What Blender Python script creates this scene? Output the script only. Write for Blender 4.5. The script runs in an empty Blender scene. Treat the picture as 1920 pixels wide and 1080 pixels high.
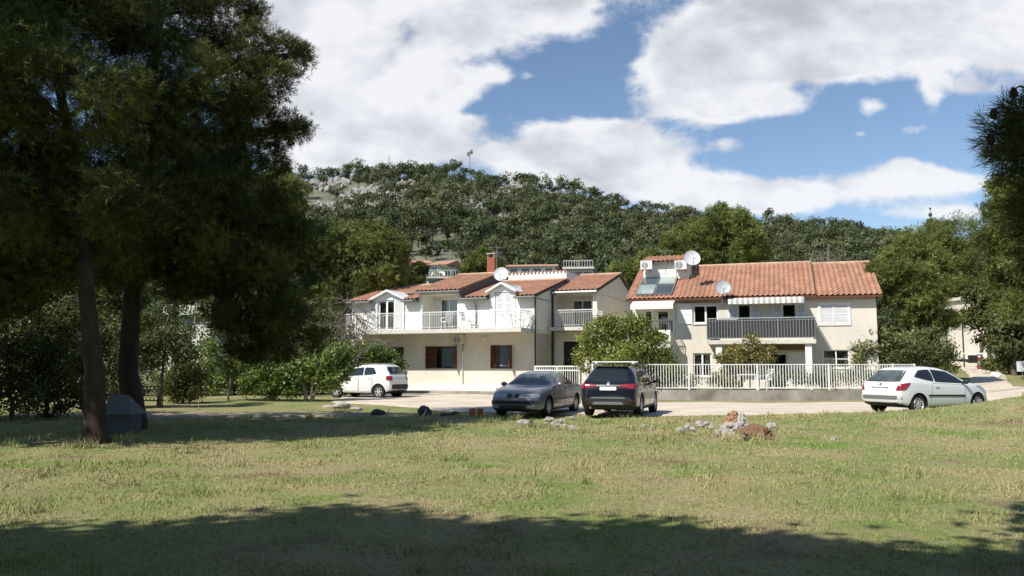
import bpy, bmesh, math, random
import numpy as np
from mathutils import Vector, Matrix, noise
from mathutils.bvhtree import BVHTree

R = math.radians
rng = np.random.default_rng(7)
random.seed(7)
scene = bpy.context.scene
col = scene.collection

# ------------------------------------------------------------------ camera
EYE = 1.6
F_PX = 1550.0
PITCH = math.atan(147 / F_PX)
cam_data = bpy.data.cameras.new("camera")
cam_data.lens = F_PX / 1920 * 36
cam_data.sensor_width = 36
cam_data.clip_end = 6000
cam = bpy.data.objects.new("camera", cam_data)
cam.location = (0, 0, EYE)
cam.rotation_euler = (math.pi / 2 + PITCH, 0, 0)
col.objects.link(cam)
scene.camera = cam

# ------------------------------------------------------------------ sun, exposure
SUN_EL, SUN_AZ = R(46), R(50)          # azimuth measured from behind the camera towards the left
to_sun = Vector((-math.sin(SUN_AZ) * math.cos(SUN_EL), -math.cos(SUN_AZ) * math.cos(SUN_EL), math.sin(SUN_EL)))
sun_data = bpy.data.lights.new("sun", 'SUN')
sun_data.energy = 5.0
sun_data.angle = R(0.53)
sun_data.color = (1.0, 0.95, 0.86)
sun = bpy.data.objects.new("sun", sun_data)
sun.rotation_euler = to_sun.to_track_quat('Z', 'Y').to_euler()
sun.location = to_sun * 80
col.objects.link(sun)
scene.view_settings.view_transform = 'Standard'
scene.view_settings.look = 'None'
scene.view_settings.exposure = 0.28
scene.view_settings.gamma = 1.0
scene.view_settings.use_curve_mapping = False
scene.cycles.max_bounces = 6
scene.cycles.transparent_max_bounces = 12


def ray(px, py):
    u = (px - 960) / F_PX
    v = (540 - py) / F_PX
    return Vector((u, math.cos(PITCH) - v * math.sin(PITCH), math.sin(PITCH) + v * math.cos(PITCH)))


def at(px, py, Y):
    """world point seen at photo pixel (px, py) when it stands Y metres in front of the camera"""
    d = ray(px, py)
    return d * (Y / d.y) + Vector((0, 0, EYE))


# ------------------------------------------------------------------ sky with clouds
def build_world():
    w = bpy.data.worlds.new("World")
    scene.world = w
    w.use_nodes = True
    nt = w.node_tree
    nt.nodes.clear()
    N, L = nt.nodes, nt.links

    def math_node(op, a, b=None, c=None, clamp=False):
        n = N.new('ShaderNodeMath')
        n.operation = op
        n.use_clamp = clamp
        for i, v in enumerate((a, b, c)):
            if v is None:
                continue
            if isinstance(v, (int, float)):
                n.inputs[i].default_value = v
            else:
                L.new(v, n.inputs[i])
        return n.outputs[0]
    out = N.new('ShaderNodeOutputWorld')
    sky = N.new('ShaderNodeTexSky')
    sky.sky_type = 'NISHITA'
    sky.sun_disc = False
    sky.sun_elevation = SUN_EL
    sky.sun_rotation = math.pi + SUN_AZ
    sky.altitude = 100
    sky.air_density = 1.0
    sky.dust_density = 0.3
    sky.ozone_density = 2.6
    bg = N.new('ShaderNodeBackground')
    L.new(sky.outputs[0], bg.inputs[0])
    bg.inputs[1].default_value = 0.108
    tc = N.new('ShaderNodeTexCoord')
    sep = N.new('ShaderNodeSeparateXYZ')
    L.new(tc.outputs['Generated'], sep.inputs[0])
    ay = math_node('ADD', math_node('ABSOLUTE', sep.outputs[1]), 0.05)
    u = math_node('DIVIDE', sep.outputs[0], ay)
    v = math_node('DIVIDE', sep.outputs[2], ay)
    comb = N.new('ShaderNodeCombineXYZ')
    L.new(u, comb.inputs[0])
    L.new(v, comb.inputs[1])

    def fbm(scale, detail, rough, off, dist=0.0):
        mp = N.new('ShaderNodeMapping')
        mp.inputs['Location'].default_value = off
        mp.inputs['Scale'].default_value = (1.0, 1.5, 1.0)
        L.new(comb.outputs[0], mp.inputs[0])
        n = N.new('ShaderNodeTexNoise')
        n.inputs['Scale'].default_value = scale
        n.inputs['Detail'].default_value = detail
        n.inputs['Roughness'].default_value = rough
        n.inputs['Distortion'].default_value = dist
        L.new(mp.outputs[0], n.inputs[0])
        return n.outputs[0]
    n1 = fbm(9.0, 10, 0.60, (3.1, 1.7, 0), 0.15)
    nr1 = fbm(9.0, 3.5, 0.55, (3.1, 1.7, 0), 0.15)
    nr2 = fbm(9.0, 3.5, 0.55, (3.08, 1.765, 0), 0.15)
    n2 = fbm(2.6, 4, 0.5, (7.7, 4.2, 0))
    n3 = fbm(26.0, 8, 0.62, (1.3, 8.2, 0), 0.2)
    # cumulus masses: photo pixel centre, radii, weight
    masses = [(520, 60, 200, 120, 1.1), (700, 70, 210, 110, 1.1), (880, 50, 170, 80, 1.1), (1045, 48, 100, 60, 1.1), (600, 200, 130, 100, 1.1), (725, 230, 115, 80, 1.05), (640, 290, 110, 60, 1.1), (850, 185, 62, 38, .8), (790, 300, 90, 46, 1),
              (960, 305, 110, 40, 1.05), (1090, 335, 150, 50, 1.1), (1230, 300, 95, 40, 1), (1240, 222, 85, 30, .8), (1280, 370, 150, 36, 1.1), (1050, 265, 70, 20, .75), (1150, 262, 70, 24, .8),
              (1290, 120, 100, 66, 1.1), (1250, 165, 76, 36, 1), (1430, 60, 150, 90, 1.15), (1620, 60, 190, 80, 1.2), (1800, 80, 180, 80, 1.15), (1920, 100, 120, 76, 1.1), (1420, 150, 120, 46, 1.05), (1570, 145, 110, 36, 1),
              (1395, 222, 115, 26, 1.05), (1330, 235, 40, 20, .8), (1480, 375, 160, 30, 1.05), (1640, 355, 110, 32, 1.05), (1760, 362, 100, 26, 1), (1385, 400, 110, 22, 1), (1730, 415, 120, 18, .95), (1660, 325, 46, 24, .75), (1350, 290, 40, 18, .7),
              (935, 168, 34, 16, .8), (1600, 222, 30, 20, .72), (1665, 268, 44, 15, .72), (1775, 195, 70, 22, .85), (1705, 200, 22, 44, .75), (1762, 288, 16, 13, .75), (1578, 275, 20, 10, .7), (1090, 155, 26, 10, .6), (990, 170, 18, 10, .6), (890, 250, 40, 16, .7), (1450, 300, 30, 10, .55),
              (-300, 100, 500, 300, 1.0), (2300, 120, 260, 200, 1.0), (700, -170, 420, 110, 1.0), (1650, -120, 420, 100, 1)]
    field = None
    for cx, cy, rx, ry, wgt in masses:
        d = ray(cx, cy)
        dx = ray(cx + rx, cy)
        dy = ray(cx, cy - ry)
        cu, cv = d.x / d.y, d.z / d.y
        su = abs(dx.x / dx.y - cu)
        sv = abs(dy.z / dy.y - cv)
        a = math_node('DIVIDE', math_node('SUBTRACT', u, cu), su)
        b = math_node('DIVIDE', math_node('SUBTRACT', v, cv), sv)
        r2 = math_node('ADD', math_node('MULTIPLY', a, a), math_node('MULTIPLY', b, b))
        g = math_node('MULTIPLY', math_node('EXPONENT', math_node('MULTIPLY', r2, -0.95)), wgt)
        field = g if field is None else math_node('ADD', field, g)
    field = math_node('MINIMUM', field, 1.35)
    f = math_node('ADD', field, math_node('MULTIPLY', math_node('SUBTRACT', n1, 0.5), 1.9))
    f = math_node('ADD', f, math_node('MULTIPLY', math_node('SUBTRACT', n3, 0.5), 0.75))
    mr = N.new('ShaderNodeMapRange')
    mr.interpolation_type = 'SMOOTHSTEP'
    mr.inputs['From Min'].default_value = 0.50
    mr.inputs['From Max'].default_value = 1.12
    L.new(f, mr.inputs['Value'])
    cover = math_node('MULTIPLY', math_node('MULTIPLY', mr.outputs[0], 0.96), math_node('GREATER_THAN', sep.outputs[1], 0.0))
    # thick middles of the clouds turn grey, rims stay bright
    thick = N.new('ShaderNodeMapRange')
    thick.interpolation_type = 'SMOOTHSTEP'
    thick.inputs['From Min'].default_value = 0.9
    thick.inputs['From Max'].default_value = 2.0
    L.new(math_node('ADD', f, math_node('MULTIPLY', math_node('SUBTRACT', n2, 0.5), 1.6)), thick.inputs['Value'])
    mix = N.new('ShaderNodeMix')
    mix.data_type = 'RGBA'
    mix.inputs['A'].default_value = (0.88, 0.89, 0.92, 1)
    mix.inputs['B'].default_value = (0.50, 0.525, 0.58, 1)
    relief = math_node('MULTIPLY', math_node('SUBTRACT', nr1, nr2), 2.6)
    shade = math_node('SUBTRACT', math_node('MULTIPLY', thick.outputs[0], 0.8), relief, clamp=True)
    L.new(shade, mix.inputs['Factor'])
    cbg = N.new('ShaderNodeBackground')
    L.new(mix.outputs['Result'], cbg.inputs[0])
    cbg.inputs[1].default_value = 0.86
    ms = N.new('ShaderNodeMixShader')
    L.new(cover, ms.inputs[0])
    L.new(bg.outputs[0], ms.inputs[1])
    L.new(cbg.outputs[0], ms.inputs[2])
    L.new(ms.outputs[0], out.inputs[0])


build_world()


# ------------------------------------------------------------------ materials
def M(name, c, rough=0.7, var=0.12, scale=6.0, bump=0.0, metallic=0.0, c2=None, attr=False, spec=0.4, coat=0.0, detail=5, stretch=None):
    m = bpy.data.materials.new(name)
    m.use_nodes = True
    nt = m.node_tree
    N, L = nt.nodes, nt.links
    p = N['Principled BSDF']
    p.inputs['Roughness'].default_value = rough
    p.inputs['Metallic'].default_value = metallic
    p.inputs['Specular IOR Level'].default_value = spec
    p.inputs['Coat Weight'].default_value = coat
    tc = N.new('ShaderNodeTexCoord')
    src = tc.outputs['Object']
    if stretch:
        mp = N.new('ShaderNodeMapping')
        mp.inputs['Scale'].default_value = stretch
        L.new(src, mp.inputs[0])
        src = mp.outputs[0]
    n = N.new('ShaderNodeTexNoise')
    n.inputs['Scale'].default_value = scale
    n.inputs['Detail'].default_value = detail
    n.inputs['Roughness'].default_value = 0.6
    L.new(src, n.inputs[0])
    mr = N.new('ShaderNodeMapRange')
    mr.inputs['From Min'].default_value = 0.3
    mr.inputs['From Max'].default_value = 0.7
    L.new(n.outputs[0], mr.inputs['Value'])
    mx = N.new('ShaderNodeMix')
    mx.data_type = 'RGBA'
    if c2 is None:
        c2 = tuple(x * (1 - 2 * var) for x in c)
    mx.inputs['A'].default_value = (*c2, 1)
    mx.inputs['B'].default_value = (*c, 1)
    L.new(mr.outputs[0], mx.inputs['Factor'])
    res = mx.outputs['Result']
    if attr:
        at_ = N.new('ShaderNodeAttribute')
        at_.attribute_name = 'tint'
        mr2 = N.new('ShaderNodeMapRange')
        mr2.inputs['To Min'].default_value = 0.7
        mr2.inputs['To Max'].default_value = 1.25
        L.new(at_.outputs['Fac'], mr2.inputs['Value'])
        mm = N.new('ShaderNodeMix')
        mm.data_type = 'RGBA'
        mm.blend_type = 'MULTIPLY'
        mm.inputs['Factor'].default_value = 1
        L.new(res, mm.inputs['A'])
        L.new(mr2.outputs[0], mm.inputs['B'])
        res = mm.outputs['Result']
    L.new(res, p.inputs['Base Color'])
    if bump:
        b = N.new('ShaderNodeBump')
        b.inputs['Strength'].default_value = bump
        b.inputs['Distance'].default_value = 0.03
        L.new(n.outputs[0], b.inputs['Height'])
        L.new(b.outputs[0], p.inputs['Normal'])
    return m


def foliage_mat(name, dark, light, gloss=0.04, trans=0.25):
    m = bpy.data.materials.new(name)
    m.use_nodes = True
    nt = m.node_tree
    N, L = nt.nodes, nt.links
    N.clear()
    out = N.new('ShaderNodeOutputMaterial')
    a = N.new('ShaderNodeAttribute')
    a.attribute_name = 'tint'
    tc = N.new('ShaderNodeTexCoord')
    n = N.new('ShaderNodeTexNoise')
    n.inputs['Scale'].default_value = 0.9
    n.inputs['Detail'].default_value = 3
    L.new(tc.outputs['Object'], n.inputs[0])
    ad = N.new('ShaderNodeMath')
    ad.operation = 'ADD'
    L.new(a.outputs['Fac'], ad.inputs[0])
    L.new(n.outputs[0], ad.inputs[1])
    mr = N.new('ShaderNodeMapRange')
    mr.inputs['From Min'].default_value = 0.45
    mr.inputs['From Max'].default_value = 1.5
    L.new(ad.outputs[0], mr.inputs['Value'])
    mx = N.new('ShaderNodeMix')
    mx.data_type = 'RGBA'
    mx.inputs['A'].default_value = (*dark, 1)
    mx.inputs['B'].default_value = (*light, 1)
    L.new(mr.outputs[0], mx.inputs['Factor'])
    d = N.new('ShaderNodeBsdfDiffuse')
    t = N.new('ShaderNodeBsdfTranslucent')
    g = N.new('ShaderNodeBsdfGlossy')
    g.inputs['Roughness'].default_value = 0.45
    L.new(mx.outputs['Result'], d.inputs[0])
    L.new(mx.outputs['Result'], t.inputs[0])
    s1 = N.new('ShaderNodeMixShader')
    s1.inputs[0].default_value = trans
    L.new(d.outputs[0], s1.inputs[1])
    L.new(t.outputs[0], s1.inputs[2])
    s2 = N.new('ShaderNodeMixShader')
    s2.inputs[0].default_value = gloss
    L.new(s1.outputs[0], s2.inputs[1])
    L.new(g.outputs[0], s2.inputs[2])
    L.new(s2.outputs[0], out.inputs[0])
    return m


def glass_mat(name, tint=(0.75, 0.8, 0.82), mixf=0.2):
    m = bpy.data.materials.new(name)
    m.use_nodes = True
    nt = m.node_tree
    N, L = nt.nodes, nt.links
    N.clear()
    out = N.new('ShaderNodeOutputMaterial')
    t = N.new('ShaderNodeBsdfTransparent')
    t.inputs[0].default_value = (*tint, 1)
    g = N.new('ShaderNodeBsdfGlossy')
    g.inputs['Roughness'].default_value = 0.03
    fr = N.new('ShaderNodeFresnel')
    fr.inputs[0].default_value = 1.5
    ad = N.new('ShaderNodeMath')
    ad.operation = 'ADD'
    ad.use_clamp = True
    ad.inputs[1].default_value = mixf
    L.new(fr.outputs[0], ad.inputs[0])
    s = N.new('ShaderNodeMixShader')
    L.new(ad.outputs[0], s.inputs[0])
    L.new(t.outputs[0], s.inputs[1])
    L.new(g.outputs[0], s.inputs[2])
    L.new(s.outputs[0], out.inputs[0])
    return m


def ground_mat(name, straw, green, lush, earth):
    m = bpy.data.materials.new(name)
    m.use_nodes = True
    nt = m.node_tree
    N, L = nt.nodes, nt.links
    p = N['Principled BSDF']
    p.inputs['Roughness'].default_value = 0.95
    p.inputs['Specular IOR Level'].default_value = 0.1
    geo = N.new('ShaderNodeNewGeometry')

    def nz(scale, detail, lo, hi, rough=0.6, off=0.0):
        mp = N.new('ShaderNodeMapping')
        mp.inputs['Location'].default_value = (off, off * 1.7, 0)
        L.new(geo.outputs['Position'], mp.inputs[0])
        n = N.new('ShaderNodeTexNoise')
        n.inputs['Scale'].default_value = scale
        n.inputs['Detail'].default_value = detail
        n.inputs['Roughness'].default_value = rough
        L.new(mp.outputs[0], n.inputs[0])
        mr = N.new('ShaderNodeMapRange')
        mr.inputs['From Min'].default_value = lo
        mr.inputs['From Max'].default_value = hi
        L.new(n.outputs[0], mr.inputs['Value'])
        return mr.outputs[0], n.outputs[0]

    def mix(f, a, b):
        mx = N.new('ShaderNodeMix')
        mx.data_type = 'RGBA'
        L.new(f, mx.inputs['Factor'])
        for s, v in (('A', a), ('B', b)):
            if isinstance(v, tuple):
                mx.inputs[s].default_value = (*v, 1)
            else:
                L.new(v, mx.inputs[s])
        return mx.outputs['Result']
    f1, _ = nz(0.32, 9, 0.42, 0.60)
    f2, _ = nz(0.55, 6, 0.52, 0.66, off=31)
    f3, _ = nz(0.7, 7, 0.57, 0.70, off=77)
    f4, raw = nz(14, 6, 0.25, 0.75, 0.75, off=5)
    c = mix(f1, straw, green)
    c = mix(f2, c, lush)
    c = mix(f3, c, earth)
    dk = N.new('ShaderNodeMix')
    dk.data_type = 'RGBA'
    dk.blend_type = 'MULTIPLY'
    dk.inputs['Factor'].default_value = 0.6
    L.new(c, dk.inputs['A'])
    L.new(f4, dk.inputs['B'])
    L.new(dk.outputs['Result'], p.inputs['Base Color'])
    b = N.new('ShaderNodeBump')
    b.inputs['Strength'].default_value = 0.6
    b.inputs['Distance'].default_value = 0.05
    L.new(raw, b.inputs['Height'])
    L.new(b.outputs[0], p.inputs['Normal'])
    return m


MAT = dict(
    wall=M('cream_render', (0.75, 0.71, 0.61), 0.9, 0.07, 0.9, 0.1, detail=10),
    wall_low=M('cream_render_weathered', (0.77, 0.72, 0.61), 0.9, 0.09, 0.8, 0.15, detail=10, stretch=(1, 1, 0.6)),
    wall_white=M('white_render', (0.80, 0.79, 0.74), 0.85, 0.03, 2, 0.04),
    wall_beige=M('beige_render', (0.70, 0.65, 0.565), 0.9, 0.08, 0.8, 0.15, detail=10, stretch=(1, 1, 0.6)),
    wall_grey=M('bare_cement_render', (0.42, 0.38, 0.32), 0.92, 0.12, 2, 0.2),
    concrete=M('concrete', (0.46, 0.43, 0.38), 0.92, 0.22, 0.9, 0.35, c2=(0.16, 0.14, 0.12), detail=11),
    slab=M('painted_concrete', (0.66, 0.63, 0.56), 0.85, 0.1, 3, 0.1),
    white=M('white_paint', (0.80, 0.80, 0.78), 0.45, 0.03, 5),
    shutter_white=M('white_shutter_paint', (0.74, 0.75, 0.76), 0.5, 0.05, 5),
    brown=M('brown_shutter_wood', (0.13, 0.045, 0.025), 0.5, 0.15, 9, 0.1, stretch=(8, 8, 1)),
    grey_metal=M('grey_metal', (0.23, 0.23, 0.24), 0.45, 0.08, 7, metallic=0.3),
    dark_metal=M('dark_metal', (0.06, 0.06, 0.065), 0.5, 0.1, 7),
    fascia=M('dark_roof_edge', (0.10, 0.085, 0.08), 0.8, 0.15, 3),
    dark=M('dark_opening', (0.02, 0.02, 0.02), 0.8, 0.1, 3),
    tile=M('terracotta_tiles', (0.46, 0.255, 0.165), 0.85, 0.2, 1.4, 0.1, c2=(0.37, 0.195, 0.125), attr=True),
    tile_pale=M('pale_ridge_tiles', (0.56, 0.37, 0.27), 0.85, 0.15, 4, 0.1, attr=True),
    brick=M('red_brick', (0.36, 0.12, 0.07), 0.85, 0.2, 9, 0.2),
    wood=M('varnished_wood', (0.28, 0.16, 0.08), 0.55, 0.2, 6, 0.1, stretch=(1, 1, 9)),
    fabric=M('white_awning_cloth', (0.78, 0.77, 0.70), 0.9, 0.03, 5),
    fabric_grey=M('grey_awning_stripe', (0.38, 0.38, 0.36), 0.9, 0.03, 5),
    screen=M('grey_balcony_screen', (0.042, 0.045, 0.05), 0.8, 0.15, 5),
    screen_light=M('pale_balcony_bars', (0.40, 0.41, 0.42), 0.6, 0.1, 5),
    curtain=M('pale_curtain', (0.80, 0.81, 0.84), 0.9, 0.06, 8),
    dish=M('dish_paint', (0.62, 0.64, 0.66), 0.45, 0.05, 4),
    dish_grey=M('grey_dish_paint', (0.44, 0.48, 0.52), 0.45, 0.05, 4),
    solar=M('solar_collector_glass', (0.07, 0.10, 0.12), 0.12, 0.1, 2, spec=0.9),
    plastic=M('white_plastic', (0.78, 0.78, 0.78), 0.4, 0.03, 5),
    glass=glass_mat('window_glass', mixf=0.05),
    bark=M('pine_bark', (0.06, 0.042, 0.032), 0.95, 0.3, 7, 0.9, c2=(0.018, 0.014, 0.011), stretch=(1, 1, 0.35)),
    bark_pale=M('pale_grey_bark', (0.34, 0.31, 0.27), 0.9, 0.25, 6, 0.4),
    bark_mid=M('grey_brown_bark', (0.14, 0.11, 0.085), 0.95, 0.25, 8, 0.5),
    kennel=M('grey_blue_boards', (0.075, 0.09, 0.105), 0.8, 0.15, 4, 0.1),
    stone=M('pale_limestone', (0.50, 0.48, 0.43), 0.95, 0.25, 7, 0.6, c2=(0.25, 0.23, 0.20)),
    stone_dark=M('dark_grey_stone', (0.07, 0.07, 0.075), 0.9, 0.25, 6, 0.5),
    rust=M('rust_stained_stone', (0.45, 0.25, 0.12), 0.95, 0.25, 7, 0.6, c2=(0.22, 0.15, 0.11)),
    earth=M('red_earth', (0.23, 0.13, 0.08), 0.98, 0.25, 9, 1.0, c2=(0.13, 0.07, 0.04), detail=9),
    gravel=M('pale_gravel', (0.71, 0.62, 0.50), 0.97, 0.12, 1.5, 0.6, detail=14, c2=(0.44, 0.37, 0.285), stretch=(0.28, 1, 1)),
    dirt=M('trodden_dirt', (0.34, 0.28, 0.21), 0.97, 0.2, 1.8, 0.4, detail=9),
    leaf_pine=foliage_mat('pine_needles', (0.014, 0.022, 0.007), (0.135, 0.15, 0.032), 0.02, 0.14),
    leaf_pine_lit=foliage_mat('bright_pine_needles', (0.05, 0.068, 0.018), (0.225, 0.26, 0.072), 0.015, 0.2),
    leaf_citrus=foliage_mat('citrus_leaves', (0.05, 0.085, 0.014), (0.27, 0.30, 0.055), 0.035, 0.28),
    leaf_fig=foliage_mat('fig_leaves', (0.06, 0.095, 0.02), (0.22, 0.28, 0.06), 0.035, 0.32),
    leaf_olive=foliage_mat('olive_leaves', (0.04, 0.058, 0.022), (0.15, 0.175, 0.068), 0.015, 0.2),
    leaf_dark=foliage_mat('dark_glossy_leaves', (0.028, 0.036, 0.011), (0.13, 0.14, 0.042), 0.015, 0.2),
    leaf_yellow=foliage_mat('yellow_green_leaves', (0.08, 0.085, 0.02), (0.30, 0.26, 0.06), 0.05, 0.3),
    leaf_bush=foliage_mat('oleander_leaves', (0.055, 0.07, 0.02), (0.22, 0.235, 0.075), 0.035, 0.25),
    leaf_brown=foliage_mat('withered_twigs', (0.10, 0.08, 0.06), (0.24, 0.19, 0.14), 0.02, 0.1),
    leaf_forest=foliage_mat('forest_canopy', (0.032, 0.046, 0.022), (0.15, 0.165, 0.075), 0.01, 0.15),
    grass=None,
)


# ------------------------------------------------------------------ object helpers
def tag(o, label=None, cat=None, group=None, kind=None):
    if label: o['label'] = label
    if cat: o['category'] = cat
    if group: o['group'] = group
    if kind: o['kind'] = kind
    return o


def empty(name, loc=(0, 0, 0), rz=0.0, label=None, cat=None, group=None):
    o = bpy.data.objects.new(name, None)
    col.objects.link(o)
    o.location = loc
    o.rotation_euler = (0, 0, rz)
    o.empty_display_size = 0.3
    return tag(o, label, cat, group)


def mesh_obj(name, V, Fc, mats, parent=None, mi=None, smooth=False, tint=None):
    me = bpy.data.meshes.new(name)
    me.from_pydata([tuple(v) for v in V], [], [tuple(f) for f in Fc])
    if not isinstance(mats, (list, tuple)):
        mats = [mats]
    for m in mats:
        me.materials.append(m)
    if mi is not None:
        me.polygons.foreach_set('material_index', mi)
    if smooth:
        me.polygons.foreach_set('use_smooth', [True] * len(me.polygons))
    if tint is not None:
        a = me.attributes.new('tint', 'FLOAT', 'POINT')
        a.data.foreach_set('value', np.asarray(tint, dtype=np.float32))
    me.update()
    o = bpy.data.objects.new(name, me)
    col.objects.link(o)
    if parent is not None:
        o.parent = parent
    return o


def np_mesh(name, V, k, mats, parent=None, tint=None, mi=None):
    """fast mesh of n separate k-gons: V is (n*k, 3)"""
    V = np.asarray(V, dtype=np.float32)
    n = len(V) // k
    me = bpy.data.meshes.new(name)
    me.vertices.add(len(V))
    me.vertices.foreach_set('co', V.ravel())
    me.loops.add(n * k)
    me.loops.foreach_set('vertex_index', np.arange(n * k, dtype=np.int32))
    me.polygons.add(n)
    me.polygons.foreach_set('loop_start', np.arange(0, n * k, k, dtype=np.int32))
    me.polygons.foreach_set('loop_total', np.full(n, k, dtype=np.int32))
    if not isinstance(mats, (list, tuple)):
        mats = [mats]
    for m in mats:
        me.materials.append(m)
    if mi is not None:
        me.polygons.foreach_set('material_index', np.asarray(mi, dtype=np.int32))
    if tint is not None:
        a = me.attributes.new('tint', 'FLOAT', 'POINT')
        a.data.foreach_set('value', np.asarray(tint, dtype=np.float32))
    me.update(calc_edges=True)
    me.validate()
    o = bpy.data.objects.new(name, me)
    col.objects.link(o)
    if parent is not None:
        o.parent = parent
    return o


class MB:
    """collects shapes for ONE mesh object"""

    def __init__(self):
        self.v, self.f, self.m, self.t = [], [], [], []
        self.cur = 0
        self.tint = 0.5

    def add(self, V, Fc):
        b = len(self.v)
        self.v += [tuple(p) for p in V]
        self.t += [self.tint] * len(V)
        self.f += [tuple(b + i for i in f) for f in Fc]
        self.m += [self.cur] * len(Fc)
        return self

    def box(self, x0, x1, y0, y1, z0, z1):
        V = [(x0, y0, z0), (x1, y0, z0), (x1, y1, z0), (x0, y1, z0), (x0, y0, z1), (x1, y0, z1), (x1, y1, z1), (x0, y1, z1)]
        return self.add(V, [(0, 3, 2, 1), (4, 5, 6, 7), (0, 1, 5, 4), (1, 2, 6, 5), (2, 3, 7, 6), (3, 0, 4, 7)])

    def prism(self, poly, axis, a0, a1):
        """polygon (list of 2-D points) extruded along axis 'x','y' or 'z' from a0 to a1"""
        def P(p, a):
            return {'x': (a, p[0], p[1]), 'y': (p[0], a, p[1]), 'z': (p[0], p[1], a)}[axis]
        n = len(poly)
        V = [P(p, a0) for p in poly] + [P(p, a1) for p in poly]
        Fc = [tuple(range(n))[::-1], tuple(range(n, 2 * n))]
        Fc += [(i, (i + 1) % n, n + (i + 1) % n, n + i) for i in range(n)]
        return self.add(V, Fc)

    def tube(self, pts, r, n=6, caps=True):
        pts = [Vector(p) for p in pts]
        rr = r if isinstance(r, (list, tuple)) else [r] * len(pts)
        V, Fc = [], []
        up = Vector((0.13, 0.29, 0.95)).normalized()
        for i, p in enumerate(pts):
            t = (pts[min(i + 1, len(pts) - 1)] - pts[max(i - 1, 0)])
            if t.length < 1e-9:
                t = Vector((0, 0, 1))
            t.normalize()
            a = t.cross(up)
            if a.length < 0.05:
                a = t.cross(Vector((1, 0, 0)))
            a.normalize()
            b = t.cross(a)
            for k in range(n):
                an = 2 * math.pi * k / n
                V.append(p + (a * math.cos(an) + b * math.sin(an)) * rr[i])
        for i in range(len(pts) - 1):
            for k in range(n):
                Fc.append((i * n + k, i * n + (k + 1) % n, (i + 1) * n + (k + 1) % n, (i + 1) * n + k))
        if caps:
            Fc.append(tuple(range(n))[::-1])
            Fc.append(tuple(range((len(pts) - 1) * n, len(pts) * n)))
        return self.add(V, Fc)

    def lathe(self, prof, c, axis=Vector((0, 0, 1)), n=16):
        """profile [(radius, height)] spun about axis through c"""
        axis = Vector(axis).normalized()
        a = axis.orthogonal().normalized()
        b = axis.cross(a)
        c = Vector(c)
        V, Fc = [], []
        for r, h in prof:
            for k in range(n):
                an = 2 * math.pi * k / n
                V.append(c + axis * h + (a * math.cos(an) + b * math.sin(an)) * r)
        for i in range(len(prof) - 1):
            for k in range(n):
                Fc.append((i * n + k, i * n + (k + 1) % n, (i + 1) * n + (k + 1) % n, (i + 1) * n + k))
        return self.add(V, Fc)

    def wall(self, x0, x1, z0, z1, y, th, holes=()):
        """wall in the local x-z plane with rectangular openings (x0,x1,z0,z1) and their reveals"""
        xs = sorted(set([x0, x1] + [h for q in holes for h in q[:2] if x0 < h < x1]))
        zs = sorted(set([z0, z1] + [h for q in holes for h in q[2:] if z0 < h < z1]))

        def solid(i, j):
            if i < 0 or j < 0 or i >= len(xs) - 1 or j >= len(zs) - 1:
                return False
            cx, cz = (xs[i] + xs[i + 1]) / 2, (zs[j] + zs[j + 1]) / 2
            return not any(a < cx < b and c < cz < d for a, b, c, d in holes)
        for i in range(len(xs) - 1):
            for j in range(len(zs) - 1):
                if not solid(i, j):
                    continue
                a, b, c, d = xs[i], xs[i + 1], zs[j], zs[j + 1]
                y2 = y + th
                V = [(a, y, c), (b, y, c), (b, y, d), (a, y, d), (a, y2, c), (b, y2, c), (b, y2, d), (a, y2, d)]
                Fc = [(0, 1, 2, 3), (7, 6, 5, 4)]
                if not solid(i - 1, j): Fc.append((0, 3, 7, 4))
                if not solid(i + 1, j): Fc.append((1, 5, 6, 2))
                if not solid(i, j - 1): Fc.append((0, 4, 5, 1))
                if not solid(i, j + 1): Fc.append((3, 2, 6, 7))
                self.add(V, Fc)
        return self

    def build(self, name, mats, parent=None, smooth=False, tint=False):
        return mesh_obj(name, self.v, self.f, mats, parent, self.m if isinstance(mats, (list, tuple)) else None, smooth, self.t if tint else None)


def copy_tree(o, parent=None):
    c = o.copy()
    col.objects.link(c)
    if parent is not None:
        c.parent = parent
    for ch in list(o.children):
        copy_tree(ch, c)
    return c


def sstep(a, b, x):
    t = min(1.0, max(0.0, (x - a) / (b - a)))
    return t * t * (3 - 2 * t)


# ------------------------------------------------------------------ terrain
def h_base(x, y):
    z = 0.13 * sstep(28, 42, y)
    z += 0.42 * sstep(15, 25, x) * sstep(29, 41, y)
    z += sstep(17, 27, x) * 0.056 * max(0.0, min(y, 95) - 41)
    z += 0.82 * math.exp(-((x - 17.0) / 3.4) ** 2 / 2 - ((y - 24.2) / 2.0) ** 2 / 2)
    z += 0.10 * math.exp(-((x - 9.0) / 4.0) ** 2 / 2 - ((y - 22.5) / 2.0) ** 2 / 2)
    return z


def h_ground(x, y):
    b = h_base(x, y)
    if y < 60 and abs(x) < 45:
        b += 0.05 * (noise.noise(Vector((x * 0.35, y * 0.35, 1.3)))) + 0.02 * noise.noise(Vector((x * 1.1, y * 1.1, 4.3)))
    return b


def on_ground(px, py):
    """point of the terrain seen at photo pixel (px, py)"""
    d = ray(px, py)
    lo = None
    t = 3.0
    while t < 140:
        p = d * t + Vector((0, 0, EYE))
        if p.z <= h_base(p.x, p.y):
            lo = t
            break
        t += 0.25
    if lo is None:
        lo = 60.0
    a, b = lo - 0.25, lo
    for _ in range(12):
        m_ = (a + b) / 2
        p = d * m_ + Vector((0, 0, EYE))
        if p.z <= h_base(p.x, p.y):
            b = m_
        else:
            a = m_
    p = d * b + Vector((0, 0, EYE))
    return Vector((p.x, p.y, h_base(p.x, p.y)))


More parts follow.
